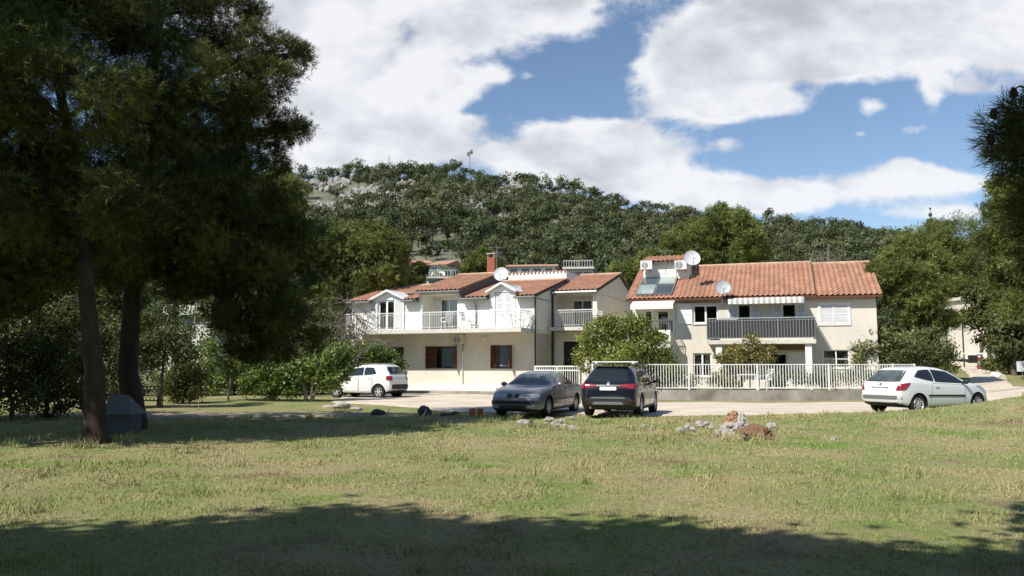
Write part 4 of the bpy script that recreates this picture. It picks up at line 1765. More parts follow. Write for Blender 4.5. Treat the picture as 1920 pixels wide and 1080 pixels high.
def antenna(p, h, label, n=6, yaw=0.6):
    o = empty('tv_antenna', p, yaw, label, 'antenna', 'tv antennas on the roofs')
    m = MB()
    m.tube([(0, 0, -0.6), (0, 0, h)], 0.018, 6)
    m.build('mast', MAT['grey_metal'], o)
    m = MB()
    m.tube([(-0.5, 0, h - 0.1), (0.55, 0, h + 0.02)], 0.012, 5)
    for i in range(n):
        x = -0.45 + i * 0.18
        s = 0.32 - 0.03 * i
        z = h - 0.1 + (x + 0.5) * 0.11
        m.tube([(x, -s, z), (x, s, z)], 0.008, 4)
    m.build('aerial', MAT['grey_metal'], o)


antenna(at(1248, 495, 44.6), 0.75, 'tv antenna standing between the two air conditioners on the right house')
antenna(at(931, 486, 49.4), 0.75, 'tv antenna beside the brick chimney of the left house', yaw=2.4)


# ------------------------------------------------------------------ fence, wall, garden
def garden():
    pts = [(3.2, 37.75), (6.0, 37.55), (9.0, 37.3), (12.0, 37.0), (15.0, 37.05), (18.4, 37.9)]
    # retaining wall
    o = empty('retaining_wall', (3.2, 37.75, 0), 0, 'low grey weathered concrete wall carrying the white fence along the gravel road', 'wall')
    m = MB()
    q = resample(pts, 40)
    for a, b in zip(q, q[1:]):
        d = (b - a).normalized()
        nrm = Vector((d.y, -d.x))
        aa, bb = a - Vector((3.2, 37.75)), b - Vector((3.2, 37.75))
        za, zb = 0.55, 0.55
        V = [(aa + nrm * 0.0).to_3d(), (bb + nrm * 0.0).to_3d(), (bb - nrm * 0.25).to_3d(), (aa - nrm * 0.25).to_3d()]
        lo = [(v.x, v.y, -0.2) for v in V]
        hi = [(v.x, v.y, za) for v in V]
        m.add(lo + hi, [(0, 1, 5, 4), (1, 2, 6, 5), (2, 3, 7, 6), (3, 0, 4, 7), (4, 5, 6, 7)])
    m.build('wall', MAT['concrete'], o)
    # fence on top: posts and one panel of bars and rails per bay
    fo = empty('garden_fence', (3.2, 37.75, 0.55), 0, 'long white metal bar fence on the grey wall in front of the right house', 'fence')
    L0 = Vector((3.2, 37.75))
    post_px = [1110, 1202, 1291, 1419, 1552, 1672, 1745]
    dense = resample(pts, 600)
    posts = []
    for ppx in post_px:
        u = (ppx - 960) / F_PX
        posts.append(min(dense, key=lambda s: abs(s.x / s.y - u)))
    for s in posts:
        m = MB()
        x, y = s.x - L0.x, s.y - L0.y + 0.1
        m.box(x - 0.035, x + 0.035, y - 0.035, y + 0.035, -0.03, 1.17)
        m.build('post', MAT['white'], fo)
    for a, b in zip(posts, posts[1:]):
        m = MB()
        A, B_ = a - L0 + Vector((0, 0.1)), b - L0 + Vector((0, 0.1))
        n = int((B_ - A).length / 0.125)
        for zz in (0.08, 1.13):
            m.tube([(A.x, A.y, zz), (B_.x, B_.y, zz)], 0.022, 6)
        for i in range(1, n):
            s = A.lerp(B_, i / n)
            m.box(s.x - 0.014, s.x + 0.014, s.y - 0.012, s.y + 0.012, 0.06, 1.13)
        m.build('fence_panel', MAT['white'], fo)
    # raised garden behind the wall
    g = MB()
    V = [(v.x, v.y + 0.2, 0.5) for v in resample(pts, 30)]
    B2 = [(v.x + (1.5 if v.x > 15 else 0), 50, 0.5) for v in resample(pts, 30)]
    V += B2
    g.add(V, [(i, i + 1, 31 + i, 30 + i) for i in range(29)])
    tag(g.build('garden_ground', MAT['grass_ground']), kind='structure')


garden()


def terrace_fence():
    a, b = at(1003, 690, 41.5), at(1086, 690, 40.2)
    o = empty('terrace_fence', (a.x, a.y, 0), 0, 'short white wrought fence between the parked cars and the left house', 'fence')
    m = MB()
    d = Vector((b.x - a.x, b.y - a.y, 0))
    n = 20
    z0, z1 = 0.25, at(1040, 687, 41).z
    m.tube([(0, 0, z1), (d.x, d.y, z1)], 0.03, 6)
    m.tube([(0, 0, z1 - 0.2), (d.x, d.y, z1 - 0.2)], 0.03, 6)
    m.tube([(0, 0, z0 + 0.1), (d.x, d.y, z0 + 0.1)], 0.03, 6)
    for i in range(n + 1):
        q = d * (i / n)
        m.tube([(q.x, q.y, z0), (q.x, q.y, z1)], 0.018, 5)
    m.build('fence_panel', MAT['white'], o)
    for t in (0, 0.5, 1.0):
        q = d * t
        MB().box(q.x - 0.04, q.x + 0.04, q.y - 0.04, q.y + 0.04, 0, z1 + 0.03).build('post', MAT['white'], o)


terrace_fence()


def far_house(px0, px1, pyb, pye, pyr, Y, label, ry=0.0, depth=8, wins=3, flat=False, floors=2, roofmat='tile'):
    a, b = at(px0, pyb, Y), at(px1, pyb, Y)
    w = b.x - a.x
    zb, ze, zr = a.z, at(px0, pye, Y).z, at(px0, pyr, Y).z
    o = empty('hill_house', ((a.x + b.x) / 2, Y, zb), ry, label, 'house', 'white houses at the foot of the hill')
    he, hr = ze - zb, zr - zb
    m = MB()
    holes = []
    for k in range(floors):
        z0 = he * (k + 0.3) / floors
        for i in range(wins):
            c = -w / 2 + w * (i + 0.5) / wins
            holes.append((c - 0.55, c + 0.55, z0, z0 + min(1.5, he * 0.5 / floors)))
    m.wall(-w / 2, w / 2, -6, he, 0, 0.3, holes)
    m.box(-w / 2, -w / 2 + 0.3, 0.3, depth, -6, he).box(w / 2 - 0.3, w / 2, 0.3, depth, -6, he).box(-w / 2, w / 2, depth, depth + 0.3, -6, he)
    m.box(-w / 2 + 0.3, w / 2 - 0.3, 0.9, 1.0, -6, he)
    m.build('wall', MAT['wall_white'], o)
    m = MB()
    for h in holes:
        m = MB()
        m.box(h[0], h[1], 0.18, 0.22, h[2], h[3])
        m.build('window', MAT['solar'], o)
    if flat:
        m = MB()
        m.box(-w / 2 - 0.2, w / 2 + 0.2, -0.8, depth + 0.3, he, he + 0.25)
        m.build('roof', MAT['slab'], o)
        railing(o, [(-w / 2, -0.7), (w / 2, -0.7)], he + 0.25, he + 1.2, MAT['white'], 0.35, r=0.03)
    else:
        m = MB()
        m.add([(-w / 2 - 0.4, -0.5, he), (w / 2 + 0.4, -0.5, he), (w / 2 + 0.4, depth / 2, hr), (-w / 2 - 0.4, depth / 2, hr), (-w / 2 - 0.4, depth + 0.8, he), (w / 2 + 0.4, depth + 0.8, he)],
              [(0, 1, 2, 3), (3, 2, 5, 4), (0, 4, 5, 1), (0, 3, 4), (1, 5, 2)])
        m.build('roof', MAT['tile'], o, tint=True)
    return o


far_house(800, 868, 552, 523, 0, 118, 'white flat roofed house with terrace rail behind the left chimney', 0.1, 9, 3, True)
far_house(776, 806, 512, 494, 481, 128, 'white house with bright red roof highest on the left slope', 0.25, 8, 2, floors=1)
far_house(806, 836, 514, 497, 483, 126, 'narrow white gabled house with red roof between two red roofed neighbours', -0.3, 8, 2, floors=1)
far_house(836, 866, 508, 498, 488, 130, 'low white house with red roof right of the gabled one', 0.0, 8, 2, floors=1)
far_house(740, 772, 526, 495, 482, 124, 'white house half hidden by pine branches on the left slope', 0.2, 8, 2)
far_house(952, 1040, 516, 500, 489, 122, 'wide low white house with red roof terrace above the white rear wall', -0.1, 9, 4, floors=1)
far_house(1058, 1112, 530, 505, 0, 118, 'white flat roofed house with railing right of the wide roof terrace', -0.15, 8, 3, True, 1)
far_house(306, 392, 620, 545, 518, 62, 'white house with red roof and railing seen between the left pine trunks', 0.1, 8, 3)


def corner_wall():
    """white building wall at the end of the uphill path"""
    a, b = at(1764, 660, 68), at(1850, 660, 62)
    o = empty('wall_building', (a.x, a.y, a.z - 0.6), math.atan2(b.y - a.y, b.x - a.x), 'pale bare building wall at the end of the uphill path behind the barrier', 'building')
    w = (b - a).length
    m = MB()
    m.wall(0, w, 0, 4.6, 0, 0.4)
    m.box(0, 0.4, 0.4, 7, 0, 4.6)
    m.box(w - 0.4, w, 0.4, 7, 0, 4.6)
    m.box(0.4, w - 0.4, 6.6, 7, 0, 4.6)
    m.build('wall', MAT['wall_beige'], o)
    MB().box(-0.2, w + 0.2, -0.25, 7.2, 4.6, 4.85).build('roof', MAT['slab'], o)


corner_wall()


# ------------------------------------------------------------------ cars
MAT.update(
    paint_white=M('white_car_paint', (0.72, 0.725, 0.73), 0.3, 0.01, 3, spec=0.5, coat=0.6),
    paint_silver=M('silver_car_paint', (0.62, 0.63, 0.62), 0.3, 0.02, 3, metallic=0.25, coat=0.6),
    paint_black=M('black_car_paint', (0.006, 0.007, 0.011), 0.22, 0.05, 3, spec=0.5, coat=0.8),
    paint_slate=M('slate_car_paint', (0.23, 0.235, 0.255), 0.32, 0.05, 3, metallic=0.35, coat=0.6),
    car_glass=M('tinted_car_glass', (0.018, 0.022, 0.024), 0.04, 0.1, 3, spec=0.8),
    car_glass_clear=M('painted_reflection_glass', (0.13, 0.155, 0.155), 0.08, 0.3, 1.6, spec=0.9, c2=(0.03, 0.035, 0.035)),  # mottled paler base colour stands in for reflections on the glass
    rubber=M('tyre_rubber', (0.018, 0.018, 0.018), 0.85, 0.15, 9),
    trim=M('black_plastic_trim', (0.022, 0.022, 0.024), 0.6, 0.1, 9),
    trim_grey=M('grey_bumper_trim', (0.16, 0.16, 0.165), 0.5, 0.08, 7),
    alloy=M('alloy_rim', (0.45, 0.46, 0.47), 0.35, 0.06, 7, metallic=0.6),
    hub=M('silver_hubcap', (0.52, 0.53, 0.54), 0.4, 0.05, 7, metallic=0.3),
    red_light=M('red_light_lens', (0.30, 0.012, 0.015), 0.12, 0.15, 14, spec=0.7, coat=0.6),
    clear_light=M('clear_light_lens', (0.42, 0.44, 0.46), 0.12, 0.2, 14, spec=0.8, coat=0.6),
    amber_light=M('amber_lens', (0.5, 0.2, 0.03), 0.15, 0.1, 14),
    plate=M('number_plate', (0.72, 0.73, 0.74), 0.4, 0.12, 30),
    chrome=M('chrome', (0.55, 0.55, 0.56), 0.35, 0.03, 7, metallic=1.0),
    blue=M('blue_enamel', (0.20, 0.26, 0.38), 0.3, 0.05, 7),
)


def pchip(ctrl, x):
    a = np.array(ctrl, float)
    X, Y = a[:, 0], a[:, 1]
    h = np.diff(X)
    dl = np.diff(Y) / h
    d = np.zeros(len(X))
    for i in range(1, len(X) - 1):
        if dl[i - 1] * dl[i] > 0:
            w1, w2 = 2 * h[i] + h[i - 1], h[i] + 2 * h[i - 1]
            d[i] = (w1 + w2) / (w1 / dl[i - 1] + w2 / dl[i])
    d[0], d[-1] = dl[0], dl[-1]
    x = np.clip(x, X[0], X[-1])
    k = np.clip(np.searchsorted(X, x, side='right') - 1, 0, len(X) - 2)
    t = (x - X[k]) / h[k]
    return (2 * t**3 - 3 * t**2 + 1) * Y[k] + (t**3 - 2 * t**2 + t) * h[k] * d[k] + (-2 * t**3 + 3 * t**2) * Y[k + 1] + (t**3 - t**2) * h[k] * d[k + 1]


class Car:
    def __init__(s, root, L, top, belt, halfw, roofw, low, paint, wheels, wr, track):
        s.root, s.L = root, L
        xs = np.unique(np.concatenate([np.linspace(0, 0.35, 22), np.linspace(0.35, L - 0.35, 64), np.linspace(L - 0.35, L, 22)]))
        rings = []
        for x in xs:
            zt, zb, hw, rw, zl = (float(pchip(c, x)) for c in (top, belt, halfw, roofw, low))
            zb = min(zb, zt - 0.03)
            g = min(1.0, (zt - zb) / 0.30)
            e = min(x / 0.10, (L - x) / 0.10, 1.0)
            rd = 0.06 * (1 - max(0, e)) ** 2
            zl += rd
            top_r = rw * g + hw * 0.90 * (1 - g)
            P = [(0, zl), (0.70 * hw, zl), (0.93 * hw, zl + 0.05), (0.985 * hw, zl + 0.18), (hw, zl + 0.5 * (zb - zl)), (0.985 * hw, zb - 0.10 * min(1, (zb - zl) / 0.3)), (0.945 * hw, zb),
                 ((0.945 * hw + top_r) / 2 + 0.012 * g, (zb + zt) / 2 - 0.01 * g), (top_r, zt - 0.075 * g - 0.008), (top_r * 0.82, zt - 0.022 * g - 0.003), (top_r * 0.45, zt - 0.004), (0, zt)]
            P = np.array(P)
            # Catmull-Rom refinement
            Q = []
            ext = np.vstack([P[0] * [-1, 1] if False else 2 * P[0] - P[1], P, 2 * P[-1] - P[-2]])
            for i in range(1, len(ext) - 2):
                p0, p1, p2, p3 = ext[i - 1], ext[i], ext[i + 1], ext[i + 2]
                for t in (0, 1 / 3, 2 / 3):
                    Q.append(0.5 * ((2 * p1) + (p2 - p0) * t + (2 * p0 - 5 * p1 + 4 * p2 - p3) * t * t + (3 * p1 - p0 - 3 * p2 + p3) * t ** 3))
            Q.append(P[-1])
            Q = np.array(Q)
            Q[0, 0] = 0
            Q[-1, 0] = 0
            full = [(x, y, z) for y, z in Q] + [(x, -y, z) for y, z in Q[-2:0:-1]]
            rings.append(full)
        n = len(rings[0])
        V = [p for r in rings for p in r]
        Fc = []
        for i in range(len(rings) - 1):
            for k in range(n):
                Fc.append((i * n + k, i * n + (k + 1) % n, (i + 1) * n + (k + 1) % n, (i + 1) * n + k))
        Fc.append(tuple(range(n))[::-1])
        Fc.append(tuple(range((len(rings) - 1) * n, len(rings) * n)))
        bm = bmesh.new()
        bv = [bm.verts.new(p) for p in V]
        for f in Fc:
            bm.faces.new([bv[i] for i in f])
        bmesh.ops.recalc_face_normals(bm, faces=bm.faces)
        s.bvh = BVHTree.FromBMesh(bm)
        me = bpy.data.meshes.new('body')
        bm.to_mesh(me)
        bm.free()
        body = bpy.data.objects.new('body', me)
        col.objects.link(body)
        # wheel arches cut out of the body
        cut = MB()
        for wx in wheels:
            for sd in (-1, 1):
                cut.lathe([(0.0, 0), (wr + 0.055, 0), (wr + 0.055, 0.42), (0.0, 0.42)], (wx, sd * (track + 0.30), wr), (0, -sd, 0), 30)
        cb = bmesh.new()
        cm = bpy.data.meshes.new('cut')
        cm.from_pydata(cut.v, [], cut.f)
        cb.from_mesh(cm)
        bmesh.ops.remove_doubles(cb, verts=cb.verts, dist=1e-4)
        bmesh.ops.recalc_face_normals(cb, faces=cb.faces)
        cb.to_mesh(cm)
        cb.free()
        co = bpy.data.objects.new('cut', cm)
        col.objects.link(co)
        mod = body.modifiers.new('cut', 'BOOLEAN')
        mod.operation = 'DIFFERENCE'
        mod.object = co
        mod.solver = 'EXACT'
        bpy.context.view_layer.update()
        dg = bpy.context.evaluated_depsgraph_get()
        new = bpy.data.meshes.new_from_object(body.evaluated_get(dg))
        body.modifiers.clear()
        body.data = new
        bpy.data.objects.remove(co)
        new.materials.clear()
        new.materials.append(paint)
        new.materials.append(MAT['trim'])
        new.polygons.foreach_set('use_smooth', [True] * len(new.polygons))
        for pl in new.polygons:
            c = pl.center
            dmin = min(math.hypot(c.x - wx, c.z - wr) for wx in wheels)
            hw_ = float(pchip(halfw, c.x))
            if (dmin < wr + 0.075 and abs(c.y) < hw_ - 0.02) or c.z < float(pchip(low, c.x)) + 0.04:
                pl.material_index = 1
        bmod = bmesh.new()
        bmod.from_mesh(new)
        for e in bmod.edges:
            if len(e.link_faces) == 2 and e.calc_face_angle(0) > 0.7:
                e.smooth = False
        bmod.to_mesh(new)
        bmod.free()
        body.parent = root
        s.body = body
        s.paint = paint

    def patch(s, name, corners, d, mat, off=0.006, rnd=0.15, n=10, parent=None, thick=0.012):
        """panel, lens or pane that follows the body: corners are approximate, thrown on the body along d"""
        d = Vector(d).normalized()
        C = [Vector(c) for c in corners]
        V = []
        for j in range(n + 1):
            for i in range(n + 1):
                u, v = -1 + 2 * i / n, -1 + 2 * j / n
                uu = u * math.sqrt(1 - v * v / 2 * rnd)
                vv = v * math.sqrt(1 - u * u / 2 * rnd)
                a, b = (uu + 1) / 2, (vv + 1) / 2
                p = (C[0].lerp(C[1], a)).lerp(C[3].lerp(C[2], a), b)
                h = s.bvh.ray_cast(p - d * 3, d)
                if h[0] is None:
                    h = s.bvh.find_nearest(p)
                q, nn = h[0], h[1]
                if nn.dot(d) > 0: nn = -nn
                V.append((q, nn))
        top = [q + nn * off for q, nn in V]
        bot = [q + nn * (off - thick) for q, nn in V]
        m = n + 1
        N_ = len(V)
        Fc = [(j * m + i, j * m + i + 1, (j + 1) * m + i + 1, (j + 1) * m + i) for j in range(n) for i in range(n)]
        loop = [i for i in range(m)] + [j * m + n for j in range(1, m)] + [n * m + i for i in range(n - 1, -1, -1)] + [j * m for j in range(n - 1, 0, -1)]
        Fc += [(loop[k], N_ + loop[k], N_ + loop[(k + 1) % len(loop)], loop[(k + 1) % len(loop)]) for k in range(len(loop))]
        bm = bmesh.new()
        bv = [bm.verts.new(p) for p in top + bot]
        for f in Fc:
            bm.faces.new([bv[i] for i in f])
        bm.normal_update()
        f0 = bm.faces[:][0]
        if f0.normal.dot(V[0][1]) < 0:
            bmesh.ops.reverse_faces(bm, faces=bm.faces[:])
        for f in bm.faces:
            f.smooth = True
        for e in bm.edges:
            if len(e.link_faces) == 2 and e.calc_face_angle(0) > 0.8:
                e.smooth = False
        me = bpy.data.meshes.new(name)
        bm.to_mesh(me)
        bm.free()
        me.materials.append(mat)
        o = bpy.data.objects.new(name, me)
        col.objects.link(o)
        o.parent = parent or s.root
        return o

    def side(s, name, pts, sd, mat, off=0.006, rnd=0.12, n=10, parent=None):
        return s.patch(name, [(x, sd * 0.8, z) for x, z in pts], (0, -sd, 0), mat, off, rnd, n, parent)

    def end(s, name, pts, rear, mat, off=0.006, rnd=0.15, n=10, parent=None):
        return s.patch(name, [(s.L / 2, y, z) for y, z in pts], (1, 0, 0) if rear else (-1, 0, 0), mat, off, rnd, n, parent)

    def wheel(s, x, sd, r, track, rim, w=0.21, spokes=5, steer=0.0):
        o = empty('wheel', (x, sd * track, r))
        o.parent = s.root
        o.rotation_euler = (0, 0, steer)
        m = MB()
        ax = Vector((0, sd, 0))
        rr = r * 0.66
        m.lathe([(rr, -w / 2 + 0.01), (r * 0.93, -w / 2), (r, -w / 2 + 0.03), (r, w / 2 - 0.03), (r * 0.93, w / 2), (rr, w / 2 - 0.012), (rr, -w / 2 + 0.01)], (0, 0, 0), ax, 32)
        m.build('tyre', MAT['rubber'], o, True)
        m = MB()
        m.lathe([(rr + 0.004, w / 2 - 0.03), (rr - 0.012, w / 2 - 0.005), (rr - 0.03, w / 2 - 0.04)], (0, 0, 0), ax, 28)
        m.lathe([(0.001, w / 2 - 0.01), (0.05, w / 2 - 0.014), (0.065, w / 2 - 0.05)], (0, 0, 0), ax, 14)
        for k in range(spokes):
            a = 2 * math.pi * k / spokes
            ca, sa = math.cos(a), math.sin(a)
            wd = 0.034 if spokes < 8 else 0.024
            V = []
            for q, hw2 in ((0.04, wd), (rr - 0.012, wd * 0.75)):
                for t in (-hw2, hw2):
                    for yy in (w / 2 - 0.045, w / 2 - 0.016):
                        V.append((ca * q - sa * t, sd * yy, sa * q + ca * t))
            m.add(V, [(0, 1, 3, 2), (4, 6, 7, 5), (0, 4, 5, 1), (2, 3, 7, 6), (1, 5, 7, 3), (0, 2, 6, 4)])
        m.build('rim', rim, o)
        m = MB()
        m.lathe([(0.001, w / 2 - 0.07), (rr, w / 2 - 0.07)], (0, 0, 0), ax, 24)
        m.build('brake_disc', MAT['dark_metal'], o)
        return o

    def mirror(s, x, sd, z, y, mat):
        m = MB()
        V, Fc = ICO3, ICO3F
        m.add([(x + v[0] * 0.055 + 0.0, sd * (y + 0.12) + v[1] * 0.11, z + 0.04 + v[2] * 0.075) for v in V], Fc.tolist())
        m.tube([(x, sd * (y - 0.06), z - 0.03), (x, sd * (y + 0.05), z)], 0.03, 6)
        return m.build('mirror', mat, s.root, True)

    def door(s, pts, sd, handle):
        big = []
        cx = sum(p[0] for p in pts) / 4
        cz = sum(p[1] for p in pts) / 4
        for x, z in pts:
            big.append((x + (0.014 if x > cx else -0.014), z + (0.012 if z > cz else -0.014)))
        s.side('door_gap', big, sd, MAT['trim'], 0.002, 0.08, 12)
        d = s.side('door', pts, sd, s.paint, 0.006, 0.08, 14)
        hx, hz = handle
        s.side('door_handle', [(hx, hz), (hx + 0.17, hz), (hx + 0.17, hz + 0.035), (hx, hz + 0.035)], sd, s.paint, 0.03, 0.5, 4, d)


def car_root(name, label, px, py, Y, heading, group='parked cars'):
    """heading: degrees from straight ahead towards the right; (px, py) is the middle of the rear bumper's foot"""
    p = at(px, py, Y)
    o = empty(name, (p.x, p.y, h_base(p.x, p.y) + 0.02), math.pi / 2 - R(heading), label, 'car', group)
    return o


def black_suv():
    p = at(1138, 783, 25.7)
    o = car_root('parked_car', 'black compact suv seen from behind with red lights and silver roof rails', 1140, 783, 25.6, 19)
    L = 4.44
    wh, wr, tr = (0.86, 3.53), 0.355, 0.79
    c = Car(o, L, [(0, 0.62), (0.06, 0.98), (0.16, 1.10), (0.30, 1.28), (0.52, 1.50), (0.72, 1.58), (1.4, 1.60), (2.3, 1.575), (2.75, 1.50), (3.45, 1.08), (4.0, 1.0), (4.3, 0.88), (4.40, 0.72), (L, 0.55)],
            [(0, 0.55), (0.1, 0.98), (0.5, 1.06), (1.5, 1.03), (3.2, 0.98), (4.0, 0.9), (L, 0.5)],
            [(0, 0.78), (0.1, 0.86), (0.5, 0.905), (1.5, 0.91), (3.2, 0.91), (4.0, 0.88), (4.3, 0.78), (L, 0.62)],
            [(0, 0.62), (0.5, 0.60), (1.2, 0.63), (2.4, 0.64), (3.0, 0.68), (L, 0.6)],
            [(0, 0.34), (0.3, 0.24), (1.0, 0.2), (3.4, 0.2), (4.2, 0.22), (L, 0.36)], MAT['paint_black'], wh, wr, tr)
    c.end('rear_window', [(-0.62, 1.09), (0.62, 1.09), (0.54, 1.46), (-0.54, 1.46)], True, MAT['car_glass'], 0.006, 0.1, 14)
    for sd in (1, -1):
        tl = c.patch('taillight', [(0.0, sd * 0.42, 0.93), (0.0, sd * 0.86, 0.88), (0.25, sd * 0.95, 1.04), (0.0, sd * 0.44, 1.02)], (0.75, -sd * 0.55, 0), MAT['red_light'], 0.012, 0.25, 12)
        c.side('side_window', [(0.70, 1.10), (1.55, 1.06), (1.55, 1.43), (0.98, 1.40)], sd, MAT['car_glass'], 0.006, 0.12)
        c.side('side_window', [(1.62, 1.06), (2.55, 1.04), (2.42, 1.44), (1.62, 1.43)], sd, MAT['car_glass'], 0.006, 0.12)
        c.side('side_window', [(2.60, 1.04), (3.12, 1.02), (2.62, 1.40), (2.48, 1.43)], sd, MAT['car_glass'], 0.006, 0.12)
        c.door([(1.36, 0.36), (2.30, 0.36), (2.32, 1.0), (1.30, 1.02)], sd, (1.42, 0.90))
        c.door([(2.34, 0.36), (3.16, 0.38), (3.22, 0.95), (2.36, 1.0)], sd, (2.44, 0.88))
        c.side('sill_trim', [(1.3, 0.22), (3.1, 0.22), (3.1, 0.33), (1.3, 0.33)], sd, MAT['trim'], 0.01, 0.05)
        m = MB()
        m.tube([(0.85, sd * 0.585, 1.585), (0.95, sd * 0.60, 1.645), (1.7, sd * 0.625, 1.66), (2.5, sd * 0.62, 1.625), (2.62, sd * 0.62, 1.55)], 0.02, 6)
        m.build('roof_rail', MAT['trim_grey'], o, True)
        for x in wh:
            c.wheel(x, sd, wr, tr, MAT['alloy'], 0.22, 5)
        c.mirror(3.0, sd, 1.05, 0.88, MAT['paint_black'])
        c.end('reflector', [(sd * 0.55, 0.50), (sd * 0.74, 0.50), (sd * 0.74, 0.535), (sd * 0.55, 0.535)], True, MAT['red_light'], 0.008, 0.2, 4)
    m = MB()
    m.tube([(1.1, -0.74, 1.71), (1.1, 0.74, 1.71)], 0.022, 6)
    for q in (-0.6, 0.6):
        m.box(1.06, 1.14, q - 0.03, q + 0.03, 1.62, 1.70)
    m.build('roof_bar', MAT['plastic'], o)
    c.end('number_plate', [(-0.26, 0.835), (0.26, 0.835), (0.26, 0.945), (-0.26, 0.945)], True, MAT['plate'], 0.014, 0.03, 6)
    c.end('bumper_trim', [(-0.80, 0.36), (0.80, 0.36), (0.74, 0.62), (-0.74, 0.62)], True, MAT['trim'], 0.008, 0.25, 12)
    c.end('bumper_skid', [(-0.50, 0.40), (0.50, 0.40), (0.44, 0.49), (-0.44, 0.49)], True, MAT['trim_grey'], 0.016, 0.2, 8)
    c.end('bumper_strip', [(-0.55, 0.585), (0.55, 0.585), (0.52, 0.63), (-0.52, 0.63)], True, MAT['trim_grey'], 0.013, 0.2, 8)
    b = c.end('badge', [(-0.045, 1.0), (0.045, 1.0), (0.045, 1.09), (-0.045, 1.09)], True, MAT['chrome'], 0.012, 1.0, 8)
    c.end('badge_centre', [(-0.03, 1.015), (0.03, 1.015), (0.03, 1.075), (-0.03, 1.075)], True, MAT['blue'], 0.016, 1.0, 8, b)
    m = MB()
    m.box(0.56, 0.80, -0.52, 0.52, 1.555, 1.575)
    m.build('roof_spoiler', MAT['paint_black'], o)
    m = MB()
    m.tube([(0.9, 0, 1.59), (0.78, 0, 1.66), (0.7, 0, 1.67)], [0.03, 0.02, 0.008], 6)
    m.build('roof_aerial', MAT['trim'], o)
    m = MB()
    m.tube([(0.235, 0.0, 1.105), (0.30, -0.3, 1.17)], 0.012, 5)
    m.build('rear_wiper', MAT['trim'], o)
    for q in (0.55,):
        m = MB()
        m.tube([(-0.02, q, 0.3), (0.2, q, 0.3)], 0.035, 8)
        m.build('exhaust', MAT['chrome'], o)


